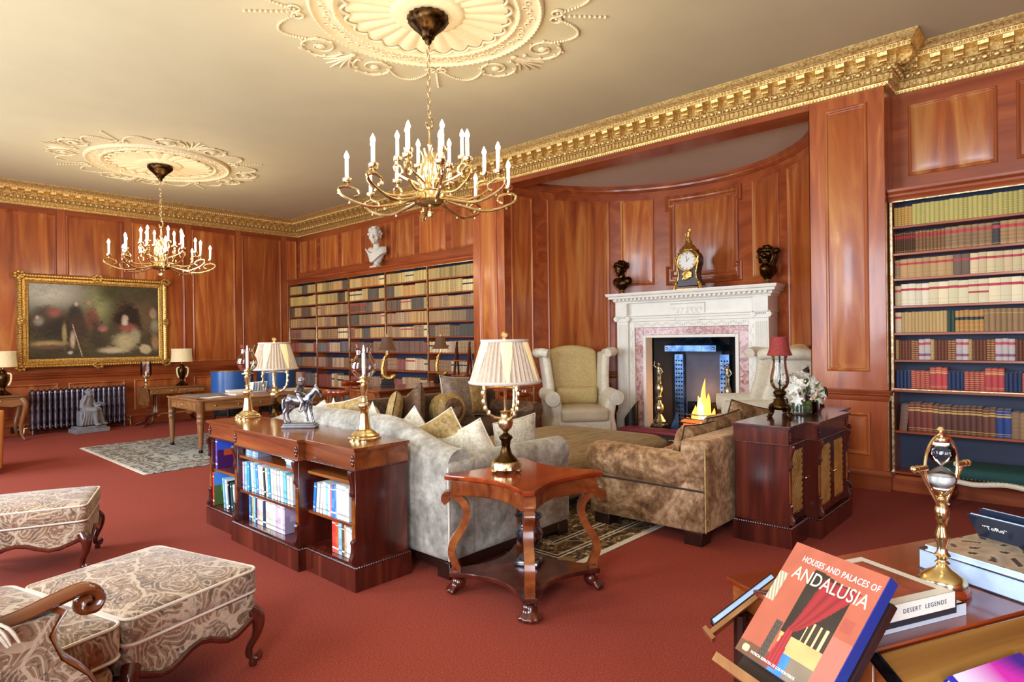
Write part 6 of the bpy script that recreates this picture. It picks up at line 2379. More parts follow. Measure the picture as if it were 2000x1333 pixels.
# ---- rearing horse figurine at the cabinet's far end
r = thing('horse_figurine', 'dark wooden horse figurine behind the white flowers', 'figurine', (5.57, 1.66, .80), math.radians(135))
b = MB(); b.box(-.06, .06, -.04, .04, 0, .02, .004); b.obj('plinth', r, 'dark_wood')
b = MB()
limb(b, (-.03, 0, .12), (.04, 0, .17), .04, .038); b.tube(smooth_path([(.04, 0, .18), (.07, 0, .24), (.075, 0, .29), (.06, 0, .31)], 4), [.034]*5+[.028]*4+[.022]*4, 10)
b.tube([(.055, 0, .315), (.085, 0, .3), (.115, 0, .275)], [.021, .018, .012], 10)
for s in (-1, 1):
    b.ball((.055, s*.01, .34), (.006, .005, .013), 6, 4)
    limb(b, (-.04, s*.02, .11), (-.02, s*.02, .06), .02, .013); limb(b, (-.02, s*.02, .06), (-.045, s*.02, .02), .012, .009)
    limb(b, (.05, s*.02, .15), (.07, s*.02, .09), .018, .012); limb(b, (.07, s*.02, .09), (.06, s*.02, .02), .011, .009)
b.tube(smooth_path([(-.06, 0, .14), (-.09, 0, .15), (-.1, 0, .08)], 4), .012, 8)
fuse(b, 'horse', r, 'dark_wood', .006, 2)
# ================================================================== painting on the end wall
pt = thing('framed_painting', 'large dark oil painting in a carved gilt frame on the end wall', 'painting', (2.98, YE-.03, 1.78), 0)
PW, PH = 2.16, 1.51
def blob(u, v, cu, cv, su, sv):
    return math.exp(-((u-cu)/su)**2-((v-cv)/sv)**2)
nz = random.Random(21)
FREQ = [(nz.uniform(4, 26), nz.uniform(4, 26), nz.uniform(0, 6), nz.uniform(.4, 1)) for _ in range(14)]
def turb(u, v):
    return sum(w*math.sin(a*u+c)*math.cos(b*v+c*1.7) for a, b, c, w in FREQ)/5
def ss(x, a, b):
    t_ = max(0, min(1, (x-a)/(b-a)))
    return t_*t_*(3-2*t_)
SHAPES = [  # centre u, v, radius u, v, colour, softness
    (.14, .9, .34, .3, (.36, .33, .25), 1.), (.5, .72, .13, .34, (.2, .19, .08), 1.), (.6, .93, .12, .14, (.05, .045, .016), .7), (.66, .72, .02, .3, (.07, .05, .02), .4),
    (.2, .42, .22, .26, (.028, .02, .014), .8), (.12, .6, .1, .12, (.06, .045, .03), .5), (.18, .62, .06, .08, (.22, .07, .05), .5), (.07, .5, .045, .07, (.2, .16, .11), .5),
    (.33, .62, .06, .14, (.03, .025, .02), .35), (.36, .4, .07, .24, (.055, .03, .02), .35), (.46, .55, .06, .18, (.14, .045, .035), .35), (.49, .32, .05, .2, (.05, .035, .022), .35),
    (.34, .74, .02, .035, (.36, .24, .16), .3), (.435, .76, .018, .032, (.33, .2, .13), .3), (.06, .55, .016, .03, (.34, .25, .18), .3), (.31, .25, .022, .12, (.4, .28, .19), .3), (.29, .08, .02, .025, (.45, .38, .28), .3),
    (.14, .2, .15, .05, (.3, .21, .08), .5), (.13, .16, .13, .035, (.12, .06, .04), .4), (.25, .33, .02, .16, (.28, .2, .08), .4),
    (.78, .52, .155, .27, (.15, .085, .04), .12), (.755, .52, .135, .25, (.016, .011, .008), .12), (.9, .6, .07, .24, (.1, .06, .03), .4),
    (.74, .42, .085, .08, (.24, .075, .05), .35), (.72, .22, .11, .16, (.38, .31, .16), .4), (.62, .1, .13, .05, (.42, .34, .2), .4), (.8, .3, .05, .12, (.3, .25, .14), .35), (.72, .55, .03, .055, (.45, .33, .22), .3), (.715, .49, .026, .045, (.5, .43, .33), .35),
    (.885, .11, .055, .075, (.46, .36, .2), .15), (.955, .62, .035, .09, (.3, .2, .12), .35), (.97, .45, .05, .12, (.2, .17, .1), .35), (.97, .2, .04, .13, (.26, .15, .07), .3), (.54, .4, .04, .05, (.3, .12, .09), .4)]
def paint(u, v):
    n = turb(u, v)
    n2 = .6*turb(u*4.3+.3, v*3.7)+.5*turb(v*7.1, u*9.3)
    c = Vector((.06, .045, .022))
    for cu, cv, ru, rv, col, so in SHAPES:
        so = min(1, .3+so)
        d = math.hypot((u-cu)/ru, (v-cv)/rv)*(1+.22*n+.4*n2)
        k = 1-ss(d, 1-.9*so, 1+.35*so)
        if k > 0:
            c = c.lerp(Vector(col), k*.92)
    q = 1.3*(1+.22*n+.3*n2)
    if abs((u-.345)-(.24-v)*.16) < .0035 and .02 < v < .46:
        return (.5, .38, .2, 1)
    return (max(0, c.x*q), max(0, c.y*q), max(0, c.z*q), 1)
b = MB(); b.use('oil_paint'); b.fix = False
cw, chh = PW-.3, PH-.3
b.grid(lambda u, v: (-cw/2+u*cw, -.02, -chh/2+v*chh), 190, 130, paint)
b.obj('canvas', pt)
def frame_ring(parent, W, H, prof, name, mat, ang=30):
    b = MB()
    vs, fs = [], []
    for d, dep in prof:
        x, z = W/2-d, H/2-d
        vs += [(-x, -dep, -z), (x, -dep, -z), (x, -dep, z), (-x, -dep, z)]
    for k in range(len(prof)-1):
        for i in range(4):
            j = (i+1) % 4
            fs.append((k*4+i, k*4+j, k*4+4+j, k*4+4+i))
    b.add(vs, fs)
    return b.obj(name, parent, mat, angle=ang)
fr = frame_ring(pt, PW, PH, [(0, -.02), (0, .04), (.012, .06), (.03, .075), (.05, .075), (.06, .06), (.075, .05), (.095, .05), (.1, .055), (.112, .052), (.12, .035), (.135, .03), (.14, .034), (.15, .03), (.155, .015)], 'frame', 'gilt_frame')
b = MB(); b.fix = False
def border(d, dep, pitch, r):
    x, z = PW/2-d, PH/2-d
    P = [(-x, -z), (x, -z), (x, z), (-x, z), (-x, -z)]
    for p, q in zip(P[:-1], P[1:]):
        p, q = Vector(p), Vector(q)
        k = int((q-p).length/pitch)
        for i in range(k):
            c = p.lerp(q, (i+.5)/k)
            b.ball((c.x, -dep, c.y), (r*1.2, r*.7, r*1.2), 6, 4)
border(.04, .076, .036, .017)
border(.105, .054, .02, .008)
for sx in (-1, 0, 1):
    for sz in (-1, 0, 1):
        if sx or sz:
            for i in range(7):
                a = i*.9
                b.ball((sx*(PW/2-.035)+.06*math.cos(a)*(1 if sz else .4), -.075, sz*(PH/2-.035)+.05*math.sin(a)), (.03, .02, .026), 6, 4)
tag(b.obj('carved_ornament', fr, 'gilt_frame'), kind='stuff')

# ---- radiator
r = thing('radiator', 'column radiator in burnished metal below the framed painting', 'radiator', (2.02, 12.08, 0), 0)
b = MB(); b.use('radiator_metal')
for y in (-.055, .055):
    q = smooth_path([(0, y*.3, .685), (0, y*.9, .665), (0, y, .6), (0, y, .14), (0, y*.9, .085), (0, y*.3, .07)], 4)
    b.tube(q, .026, 10, flat=1.)
b.ball((0, 0, .675), (.03, .03, .02), 10, 8)
b.tube([(-.037, 0, .64), (.037, 0, .64)], .02, 8); b.tube([(-.037, 0, .11), (.037, 0, .11)], .02, 8)
rad = b.mesh('section')
for i in range(18):
    inst(rad, 'section', r, (.037+.0738*i, 0, 0))
for i in (0, 17):
    b = MB(); b.lathe([(.018, 0), (.02, .03), (.016, .09)], 10, (.037+.0738*i, -.05, 0)); b.obj('foot', r, 'radiator_metal')
for x in (-.02, 1.35):
    b = MB(); b.tube([(x, 0, .11), (x+(.04 if x > 0 else -.04), 0, .11), (x+(.05 if x > 0 else -.05), 0, .0)], .012, 8); b.lathe([(.018, .12), (.02, .16), (.012, .17)], 10, (x+(.045 if x > 0 else -.045), 0, 0)); b.obj('valve', r, 'brass_old')
r = thing('wall_socket', 'small white round socket on a black plate above the carpet', 'socket', (1.87, YE-.036, .09), 0)
b = MB(); b.box(-.06, .06, -.008, .0, -.05, .05, .003); b.obj('plate', r, 'black')
b = MB(); b.X = Matrix.Rotation(PI/2, 4, 'X'); b.lathe([(.024, .005), (.024, .02), (.018, .024)], 16, (.01, 0, 0)); b.obj('plug', r, 'socket_white')

# ---- seated stone figure
r = thing('stone_statue', 'grey stone statue of a seated robed figure reading before the radiator', 'statue', (2.73, 11.72, 0), .12)
b = MB(); b.box(-.24, .24, -.16, .16, 0, .07, .006); b.box(-.21, .2, -.14, .14, .07, .1, .006); b.obj('plinth', r, 'stone_grey')
b = MB()
Z = .1
b.box(-.15, .06, -.08, .1, Z, Z+.24, .02)                                  # seat
limb(b, (-.04, .0, Z+.24), (-.03, -.0, Z+.42), .085, .08)                   # trunk
limb(b, (-.03, .0, Z+.42), (-.02, -.01, Z+.47), .035, .03)
head_geo(b, (-.01, -.02, Z+.525), .125, 26, .55, .15)
limb(b, (-.08, -.06, Z+.26), (.04, -.13, Z+.25), .06, .05); limb(b, (.04, -.13, Z+.25), (.06, -.13, Z+.03), .042, .03)  # leg
limb(b, (.0, .0, Z+.25), (.12, -.06, Z+.25), .058, .045); limb(b, (.12, -.06, Z+.25), (.18, -.07, Z+.03), .04, .028)
b.ball((.08, -.15, Z+.02), (.05, .03, .022), 8, 6); b.ball((.2, -.08, Z+.02), (.05, .03, .022), 8, 6)
limb(b, (-.1, -.02, Z+.4), (-.13, -.07, Z+.31), .034, .028); limb(b, (-.13, -.07, Z+.31), (-.06, -.07, Z+.48), .026, .018)   # arm to cheek
limb(b, (.05, .0, Z+.4), (.09, -.04, Z+.3), .034, .028); limb(b, (.09, -.04, Z+.3), (.12, -.09, Z+.32), .024, .018)
for i in range(7):                                                             # robe folds
    b.tube(smooth_path([(-.12+.02*i, -.07, Z+.36-.01*i), (-.1+.03*i, -.12, Z+.2), (-.14+.045*i, -.11+.005*i, Z+.02)], 4), .018, 6)
b.X = Matrix.Translation((.13, -.1, Z+.345)) @ Matrix.Rotation(.5, 4, 'Y') @ Matrix.Rotation(-.5, 4, 'X')
b.box(-.06, .06, -.045, .045, -.008, .008)
b.X = None
fuse(b, 'figure', r, 'stone_grey', .008, 0)

# ---- drop-leaf table, lamp, hurricane glass
r = thing('sofa_table', 'burr wood drop-leaf table with sabre legs against the end wall', 'table', (3.98, 11.72, 0), 0)
b = MB(); b.box(-.46, .46, -.27, .27, .635, .66, .006); b.obj('tabletop', r, 'oak')
b = MB(); b.box(-.44, .44, -.25, .25, .545, .635, .003); b.obj('frieze', r, 'oak')
for x in (-.22, .22):
    b = MB(); b.box(x-.2, x+.2, -.262, -.25, .555, .625, .003); d = b.obj('drawer', r, 'oak')
    for q in (-.11, .11):
        b = MB(); b.ball((x+q, -.27, .59), .012, 10, 8); b.obj('knob', d, 'brass_old')
b = MB(); b.X = Matrix.Translation((-.47, 0, .655)) @ Matrix.Rotation(-.06, 4, 'Y')
b.prism([(y, z) for y, z in [(-.26, 0), (-.26, -.26), (-.25, -.29), (-.22, -.3), (.22, -.3), (.25, -.29), (.26, -.26), (.26, 0)]], -.02, .0, 'yz'); b.obj('drop_leaf', r, 'oak')
for x in (-.28, .26):
    b = MB(); b.lathe([(.03, .2), (.035, .24), (.02, .28), (.026, .38), (.02, .46), (.03, .545)], 14, (x, -.05, 0)); b.lathe([(.03, .2), (.035, .24), (.02, .28), (.026, .38), (.02, .46), (.03, .545)], 14, (x, .05, 0)); b.box(x-.05, x+.05, -.11, .11, .15, .2, .01); p = b.obj('pedestal', r, 'oak_z')
    for sy in (-1, 1):
        s = -1 if x < 0 else 1
        b = MB(); b.tube(smooth_path([(x, sy*.06, .2), (x+s*.08, sy*.12, .16), (x+s*.12, sy*.17, .07), (x+s*.24, sy*.2, .025)], 5), [.034]*6+[.028]*5+[.02]*5, 8); b.ball((x+s*.25, sy*.2, .02), (.025, .02, .018), 8, 6); b.obj('sabre_leg', p, 'mahogany')
b = MB(); b.tube([(-.28, 0, .19), (.26, 0, .19)], .018, 8); b.obj('stretcher', r, 'oak')

def linen_lamp(label, loc):
    r = thing('table_lamp', label, 'lamp', loc, 0, 'dark urn lamps with linen shades')
    b = MB(); b.lathe([(.095, 0), (.1, .015), (.075, .03), (.05, .05), (.03, .075), (.025, .1), (.04, .13), (.062, .2), (.068, .26), (.06, .3), (.04, .32), (.035, .345), (.05, .355), (.03, .37), (.015, .38)], 24); b.obj('urn_body', r, 'bronze', angle=50)
    for s in (-1, 1):
        b = MB(); b.tube(smooth_path([(s*.05, -.02, .32), (s*.09, -.03, .3), (s*.085, -.03, .2), (s*.06, -.02, .14)], 4), .012, 6); b.obj('garland', r, 'shade_linen')
    b = MB(); b.lathe([(.006, .38), (.006, .46)], 8); b.obj('neck', r, 'brass_old')
    b = MB(); b.lathe([(.175, .415), (.165, .5), (.16, .6), (.165, .645)], 32, cap=False); b.obj('shade', r, 'shade_linen', angle=80)
    return r
ll = linen_lamp('dark urn lamp with linen drum shade on the drop-leaf table', (4.13, 11.72, .66))
dup(ll, 'dark urn lamp with linen drum shade on the gilt-mounted table', (1.66, 11.72, .672))
r = thing('hurricane_lamp', 'clear glass hurricane lamp on brass stem left of painting lamp', 'lamp', (3.56, 11.72, .66), 0)
b = MB(); b.lathe([(.06, 0), (.062, .012), (.03, .025), (.016, .04), (.02, .08), (.03, .11), (.02, .13), (.026, .16), (.06, .175), (.06, .182)], 20); b.obj('stem', r, 'brass', angle=50)
b = MB(); b.lathe([(.05, .18), (.075, .2), (.085, .25), (.082, .44)], 28, cap=False); b.obj('glass_cylinder', r, 'glass', angle=80)
b = MB(); b.lathe([(.016, .182), (.016, .27)], 12); b.obj('candle', r, 'candle')

# ---- gilt-mounted table
r = thing('gilt_mounted_table', 'orange wood table with gilt mounts and cabriole legs, far left wall', 'table', (1.42, 11.72, 0), 0)
b = MB(); b.box(-.47, .46, -.27, .27, .645, .672, .008); b.obj('tabletop', r, 'oak')
b = MB(); b.prism([(-.43, .645), (-.43, .53), (-.3, .5), (-.1, .54), (0, .555), (.1, .54), (.3, .5), (.43, .53), (.43, .645)][::-1], -.24, .24, 'xz'); b.obj('frieze', r, 'oak')
b = MB()
for i in range(5):
    b.ball((.1+.04*(i-2), -.245, .595+.012*math.sin(i*1.6)), (.024, .008, .014), 8, 6)
fuse(b, 'gilt_mount', r, 'gilt_frame', .008, 1)
for sx in (-1, 1):
    for sy in (-1, 1):
        b = MB(); q = smooth_path([(sx*.42, sy*.22, .62), (sx*.46, sy*.25, .54), (sx*.45, sy*.24, .42), (sx*.41, sy*.21, .22), (sx*.42, sy*.22, .08), (sx*.45, sy*.25, .01)], 5)
        b.tube(q, [lerp(.045, .016, i/(len(q)-1)) for i in range(len(q))], 10); lg = b.obj('cabriole_leg', r, 'oak_z', angle=60)
        b = MB(); b.ball((sx*.465, sy*.256, .53), (.03, .03, .05), 8, 6); b.obj('gilt_cap', lg, 'gilt_frame')

# ---- tan armchair at the left edge
r = thing('tan_chair', 'tan leather tub chair seen from behind at the far left edge', 'armchair', (.9, 9.05, 0), -.1)
b = MB(); b.rbox(-.34, .36, -.36, -.26, .05, .7, .03, 6, (0, 0, 0), lambda x, y, z: (x*(1+.1*(z-.3)), y-.05*(z-.3), z)); b.obj('backrest', r, 'leather_tan', angle=60)
for s in (-1, 1):
    b = MB(); b.rbox(s*.34, s*.26, -.28, .35, .05, .58, .03, 6); b.obj('arm', r, 'leather_tan', angle=60)
b = MB(); b.rbox(-.26, .26, -.26, .36, .15, .42, .05, 6, (0, 0, .02)); b.obj('seat', r, 'leather_tan', angle=60)
feet(r, [(-.3, -.32), (.3, -.32), (-.3, .32), (.3, .32)], .05, .025)

# ================================================================== writing desk
dk = thing('writing_desk', 'long wooden writing desk with turned reeded legs on the grey rug', 'desk', (4.02, 8.69, 0), 0)
b = MB(); b.box(-.97, .97, -.54, .54, .66, .685, .006); b.obj('desktop', dk, 'oak')
b = MB(); b.box(-.94, .94, -.51, .51, .535, .66, .003); b.obj('frieze', dk, 'oak')
for x in (-.6, 0, .6):
    b = MB(); b.box(x-.27, x+.27, -.518, -.51, .55, .645, .003); d = b.obj('drawer', dk, 'oak')
    for q in (-.15, .15):
        b = MB(); b.ball((x+q, -.525, .598), .013, 10, 8); b.obj('knob', d, 'brass_old')
b = MB(); b.box(-.948, -.94, -.4, .4, .55, .645, .003); d = b.obj('end_drawer', dk, 'oak')
b = MB(); b.ball((-.955, 0, .598), .012, 10, 8); b.obj('knob', d, 'brass_old')
for sx in (-1, 1):
    for sy in (-1, 1):
        b = MB()
        b.lathe([(.018, .012), (.026, .02), (.02, .05), (.022, .08), (.032, .12), (.03, .16), (.04, .36), (.038, .38), (.046, .39), (.046, .43), (.038, .44), (.05, .46), (.044, .48), (.044, .535), (.048, .54), (.048, .685)], 20, (sx*.92, sy*.49, 0), rib=10, ribk=.03)
        b.obj('leg', dk, 'oak_z', angle=50)
        b = MB(); b.lathe([(.026, .01), (.028, .03), (.02, .05)], 10, (sx*.92, sy*.49, .003)); b.obj('castor', dk, 'iron')
z = .686
def slab(name, label, cat, x, y, w, d, h, rz, mat, zz=z):
    b = MB(); b.box(-w/2, w/2, -d/2, d/2, 0, h, .002)
    o = b.obj(name, None, mat, loc=(x, y, zz), rot=(0, 0, rz))
    return tag(o, label, cat)
slab('blotter', 'dark grey leather blotter at the near end of the writing desk', 'blotter', 3.42, 8.78, .5, .42, .008, .1, 'stone_grey')
slab('paper_sheet', 'white paper lying half off the blotter on the writing desk', 'paper', 3.35, 8.4, .28, .2, .003, .3, 'paper')
slab('closed_folder', 'tan folder lying behind the blotter on the writing desk', 'folder', 3.72, 8.55, .2, .26, .02, .15, 'rug_edge')
slab('paper_stack', 'loose white papers below the blue chairs on the writing desk', 'paper', 3.95, 9.0, .34, .24, .03, -.2, 'paper')
slab('red_notebook', 'small reddish notebook beside the letter rack on desk', 'notebook', 4.22, 8.45, .16, .11, .02, .5, 'shade_red')
slab('map_sheet', 'pale sheet spread over the far right end of the desk', 'paper', 4.68, 8.75, .5, .4, .004, .2, 'rug_edge')
r = thing('letter_rack', 'white letter rack of upright cards on the writing desk', 'letter rack', (4.08, 8.72, z), .2)
b = MB(); b.box(-.13, .13, -.05, .05, 0, .02, .003); b.obj('base', r, 'socket_white')
for i in range(6):
    x = -.11+.044*i
    b = MB(); b.X = Matrix.Translation((x, 0, .02)) @ Matrix.Rotation(.18, 4, 'Y'); b.box(-.006, .006, -.05, .05, 0, .13, .001); b.obj('card', r, 'paper_blue' if i % 2 else 'paper')

# ---- blue leather tub chairs beyond the desk
def tub(label, loc, rz, R):
    r = thing('tub_chair', label, 'chair', loc, rz, 'blue leather tub chairs')
    N = 28
    b = MB()
    vs, fs = [], []
    for z in (.56, .98):
        for rad in (R, R-.045):
            for k in range(N+1):
                a = math.radians(160+220*k/N)-PI/2*0
                vs.append((rad*math.cos(a), rad*math.sin(a), z+.0))
    m = N+1
    for k in range(N):
        fs += [(k, k+1, 2*m+k+1, 2*m+k), (m+k, m+k+1, 3*m+k+1, 3*m+k), (2*m+k, 2*m+k+1, 3*m+k+1, 3*m+k), (k, k+1, m+k+1, m+k)]
    fs += [(0, m, 3*m, 2*m), (N, m+N, 3*m+N, 2*m+N)]
    b.add(vs, fs); b.obj('backrest', r, 'leather_blue', angle=40)
    for z in (.64, .975):
        b = MB(); b.tube([((R+.004)*math.cos(math.radians(160+220*k/N)), (R+.004)*math.sin(math.radians(160+220*k/N)), z) for k in range(m)], .008, 6); b.obj('brass_trim', r, 'brass_old')
    b = MB(); b.lathe([(R-.06, .3), (R-.03, .34), (R-.04, .43), (R-.12, .455), (.02, .46)], 28); b.obj('seat', r, 'black', angle=60)
    for k in range(4):
        a = PI/4+k*PI/2
        b = MB(); b.lathe([(.016, 0), (.03, .6)], 10, ((R-.03)*math.cos(a), (R-.05)*math.sin(a), 0)); b.obj('leg', r, 'dark_wood')
    return r
tb_ = tub('blue leather tub chair behind the desk, by the far candlestick', (4.1, 9.6, 0), .2, .3)
dup(tb_, 'blue leather tub chair behind the desk, left of the pleated lamp', (4.82, 9.62, 0), .0)

# ---- captain's chair
r = thing('captains_chair', 'polished wood captains chair pulled up to the writing desk', 'chair', (4.62, 7.35, 0), .35)
b = MB(); b.rbox(-.25, .25, -.24, .24, .44, .49, .025, 5, (0, 0, -.008)); b.obj('seat', r, 'leather_tan', angle=60)
b = MB(); b.tube([(.27*math.cos(math.radians(a)), .26*math.sin(math.radians(a)), .73) for a in range(150, 391, 8)], .026, 8, flat=1.5); b.obj('arm_bow', r, 'table_red', angle=60)
b = MB(); b.tube([(.275*math.cos(math.radians(a)), .265*math.sin(math.radians(a)), .85-.0*a) for a in range(215, 326, 8)], .034, 8, flat=1.2); b.obj('crest_rail', r, 'table_red', angle=60)
for k in range(9):
    a = math.radians(165+210*k/8)
    b = MB(); b.lathe([(.012, .485), (.018, .56), (.012, .62), (.014, .72)], 8, (.245*math.cos(a), .235*math.sin(a), 0)); b.obj('spindle', r, 'table_red')
for sx in (-1, 1):
    b = MB(); b.tube([(sx*.14, -.235, .73), (sx*.15, -.24, .86)], .014, 6); b.obj('rail_support', r, 'table_red')
    for sy in (-1, 1):
        b = MB(); b.X = Matrix.Translation((sx*.22, sy*.2, 0)); b.lathe([(.014, 0), (.022, .06), (.014, .12), (.026, .25), (.02, .44)], 10); b.obj('leg', r, 'table_red')
b = MB(); b.tube([(-.21, 0, .16), (.21, 0, .16)], .012, 8); b.obj('stretcher', r, 'table_red')

# ================================================================== library table with two gilt lamps
r = thing('library_table', 'mahogany library table behind the dark brown sofa', 'table', (5.2, 6.52, 0), 0)
b = MB(); b.box(-.84, .84, -.35, .35, .775, .80, .005); b.obj('tabletop', r, 'mahogany_x')
b = MB(); b.box(-.81, .81, -.32, .32, .66, .775, .003); b.obj('frieze', r, 'mahogany_x')
for sx in (-1, 1):
    b = MB(); b.box(sx*.8, sx*.4, -.31, .31, .05, .66, .004); p = b.obj('pedestal', r, 'mahogany_x')
    b = MB(); b.box(sx*.82, sx*.38, -.33, .33, 0, .05, .004); b.obj('base', p, 'mahogany')
def gilt_lamp(label, loc, rz):
    r = thing('table_lamp', label, 'lamp', loc, rz, 'gilt dolphin lamps with black shades')
    b = MB(); b.box(-.085, .085, -.065, .065, 0, .04, .004); b.box(-.075, .075, -.055, .055, .04, .1, .004); b.obj('plinth', r, 'black')
    b = MB(); q = smooth_path([(.07, 0, .13), (.03, 0, .11), (-.03, 0, .13), (-.06, 0, .2), (-.05, 0, .3), (-.03, 0, .38), (.0, 0, .41)], 6)
    b.tube(q, [lerp(.036, .016, i/(len(q)-1)) for i in range(len(q))], 12)
    b.ball((.08, 0, .14), (.035, .025, .025), 10, 8); b.ball((0, 0, .42), (.025, .025, .02), 10, 8)
    for i in range(6):
        b.ball((q[8+4*i][0]-.015, 0, q[8+4*i][2]), (.016, .02, .014), 8, 6)
    b.obj('dolphin_stem', r, 'gilt_frame', angle=60)
    b = MB(); b.lathe([(.008, .42), (.01, .5)], 8); b.obj('neck', r, 'brass')
    b = MB()
    secs = [(.115, .475), (.085, .52), (.068, .58), (.06, .645)]
    vs, fs = [], []
    N = 32
    for rad, z in secs:
        for k in range(N):
            a = 2*PI*k/N
            e = rad*(1+.1*abs(math.cos(2*a+PI/2*0)))
            vs.append((e*math.cos(a), e*math.sin(a), z))
    for i in range(3):
        for k in range(N):
            k2 = (k+1) % N
            fs.append((i*N+k, i*N+k2, i*N+N+k2, i*N+N+k))
    b.add(vs, fs); b.obj('shade', r, 'shade_black', angle=60)
    b = MB(); b.lathe([(.004, .645), (.008, .66), (.002, .69)], 8); b.obj('finial', r, 'gilt_frame')
    return r
gl_ = gilt_lamp('gilt dolphin lamp with black shade, left one on the library table', (4.82, 6.62, .80), -.5)
dup(gl_, 'gilt dolphin lamp with black shade, right one on the library table', (5.76, 6.66, .80), -.3)
for x, y in ((4.82, 6.62), (5.76, 6.66)):
    bulb_light(x, y, 1.36, 1.6, (1, .55, .22), .02)

# ---- library steps
r = thing('library_steps', 'mahogany library steps leaning by the far bookcase end', 'steps', (6.2, 6.72, 0), 0)
for s in (-.14, .14):
    b = MB(); b.tube([(-.12, s, 0), (.06, s, 1.37)], .02, 6); b.obj('front_rail', r, 'mahogany')
    b = MB(); b.tube([(.14, s, 0), (.06, s, 1.3)], .016, 6); b.obj('rear_leg', r, 'mahogany')
for k in range(5):
    z = .2+.22*k
    x = -.12+.18*z/1.37
    b = MB(); b.box(x-.06, x+.08, -.14, .14, z, z+.022, .003); b.obj('tread', r, 'mahogany_x')

# ---- small round gallery table by the wing chair
r = thing('drum_table', 'small round red-brown table between sofa and wing chair', 'table', (5.95, 5.40, 0), 0)
b = MB(); b.lathe([(.02, .66), (.2, .665), (.215, .68), (.215, .72), (.205, .72), (.2, .69), (.02, .688)], 36); b.obj('tray_top', r, 'table_red', angle=50)
b = MB(); b.lathe([(.04, .2), (.05, .24), (.025, .3), (.03, .4), (.045, .46), (.025, .52), (.03, .66)], 18); b.obj('column', r, 'mahogany', angle=60)
for k in range(3):
    a = 2*PI*k/3
    b = MB(); b.tube(smooth_path([(.02*math.cos(a), .02*math.sin(a), .24), (.1*math.cos(a), .1*math.sin(a), .2), (.16*math.cos(a), .16*math.sin(a), .08), (.21*math.cos(a), .21*math.sin(a), .018)], 5), [.026]*6+[.02]*5+[.016]*5, 8); b.obj('tripod_leg', r, 'mahogany')
r2 = thing('glass_dish', 'small dark glass dish on the round gallery table', 'dish', (5.95, 5.40, .69), 0)
b = MB(); b.lathe([(.03, 0), (.05, .01), (.065, .04), (.06, .04), (.045, .014), (.0, .01)], 20); b.obj('bowl', r2, 'pewter')

# ---- green bench before the near bookcase
r = thing('bench', 'long bench with deep green woven seat and carved rail', 'bench', (6.14, .22, 0), 0)
b = MB(); b.rbox(-.2, .2, -.62, .62, .25, .34, .04, 8, (0, 0, .02)); b.obj('seat', r, 'cloth_green', angle=60)
b = MB(); b.fix = False
for k in range(48):
    b.ball((-.198, -.6+1.2*k/47, .262), .006, 6, 4)
tag(b.obj('nail_row', r, 'brass_old'), kind='stuff')
for s in (-1, 1):
    b = MB(); b.tube([(s*.195, lerp(-.62, .62, i/30), .235+.012*math.cos(i/30*PI*6)) for i in range(31)], .02, 8); b.ball((s*.2, 0, .225), (.02, .06, .025), 8, 6); b.obj('carved_rail', r, 'rug_edge')
    for q in (-1, 1):
        b = MB(); p = smooth_path([(s*.17, q*.57, .25), (s*.2, q*.61, .18), (s*.17, q*.57, .06), (s*.2, q*.6, .012)], 5); b.tube(p, [lerp(.034, .015, i/(len(p)-1)) for i in range(len(p))], 8); b.obj('cabriole_leg', r, 'mahogany')
# ================================================================== near right: bureau with books and hourglass
A = Vector((1.452, .311, .75))
U = Vector((.894, -.447, 0))
V = Vector((.447, .894, 0))
bu_rz = math.atan2(U.y, U.x)
bureau = thing('bureau', 'walnut bureau with sloping front, cut by the bottom right corner', 'desk', (A.x, A.y, 0), bu_rz)
b = MB(); b.box(-.03, .78, 0, .44, .735, .75, .004); b.obj('desktop', bureau, 'table_red')
b = MB(); b.box(-.015, .76, .005, .43, .0, .735, .004); b.obj('carcass', bureau, 'mahogany_x')
b = MB(); b.prism([(0, .735), (-.36, .50), (-.36, 0), (0, 0)], -.015, .76, 'yz'); b.obj('slope_carcass', bureau, 'mahogany_x')
b = MB(); b.X = Matrix.Translation((0, -.001, .737)) @ Matrix.Rotation(math.atan2(.235, .36), 4, 'X'); b.box(-.03, .78, -.44, -.002, 0, .018, .004); sl = b.obj('slope_lid', bureau, 'walnut_slope')
b = MB(); b.X = Matrix.Translation((0, -.001, .737)) @ Matrix.Rotation(math.atan2(.235, .36), 4, 'X'); b.box(-.036, -.024, -.44, .0, -.004, .024, .003); b.obj('lipping', sl, 'iron')
for k in range(3):
    b = MB(); b.box(-.022, -.015, .05, .4, .52-.18*k, .68-.18*k, .004); d = b.obj('drawer', bureau, 'mahogany')
    b = MB(); b.ball((-.034, .1, .6-.18*k), .013, 10, 8); b.obj('knob', d, 'pewter')
def W(u, v, z):
    p = A+U*u+V*v
    return Vector((p.x, p.y, z))
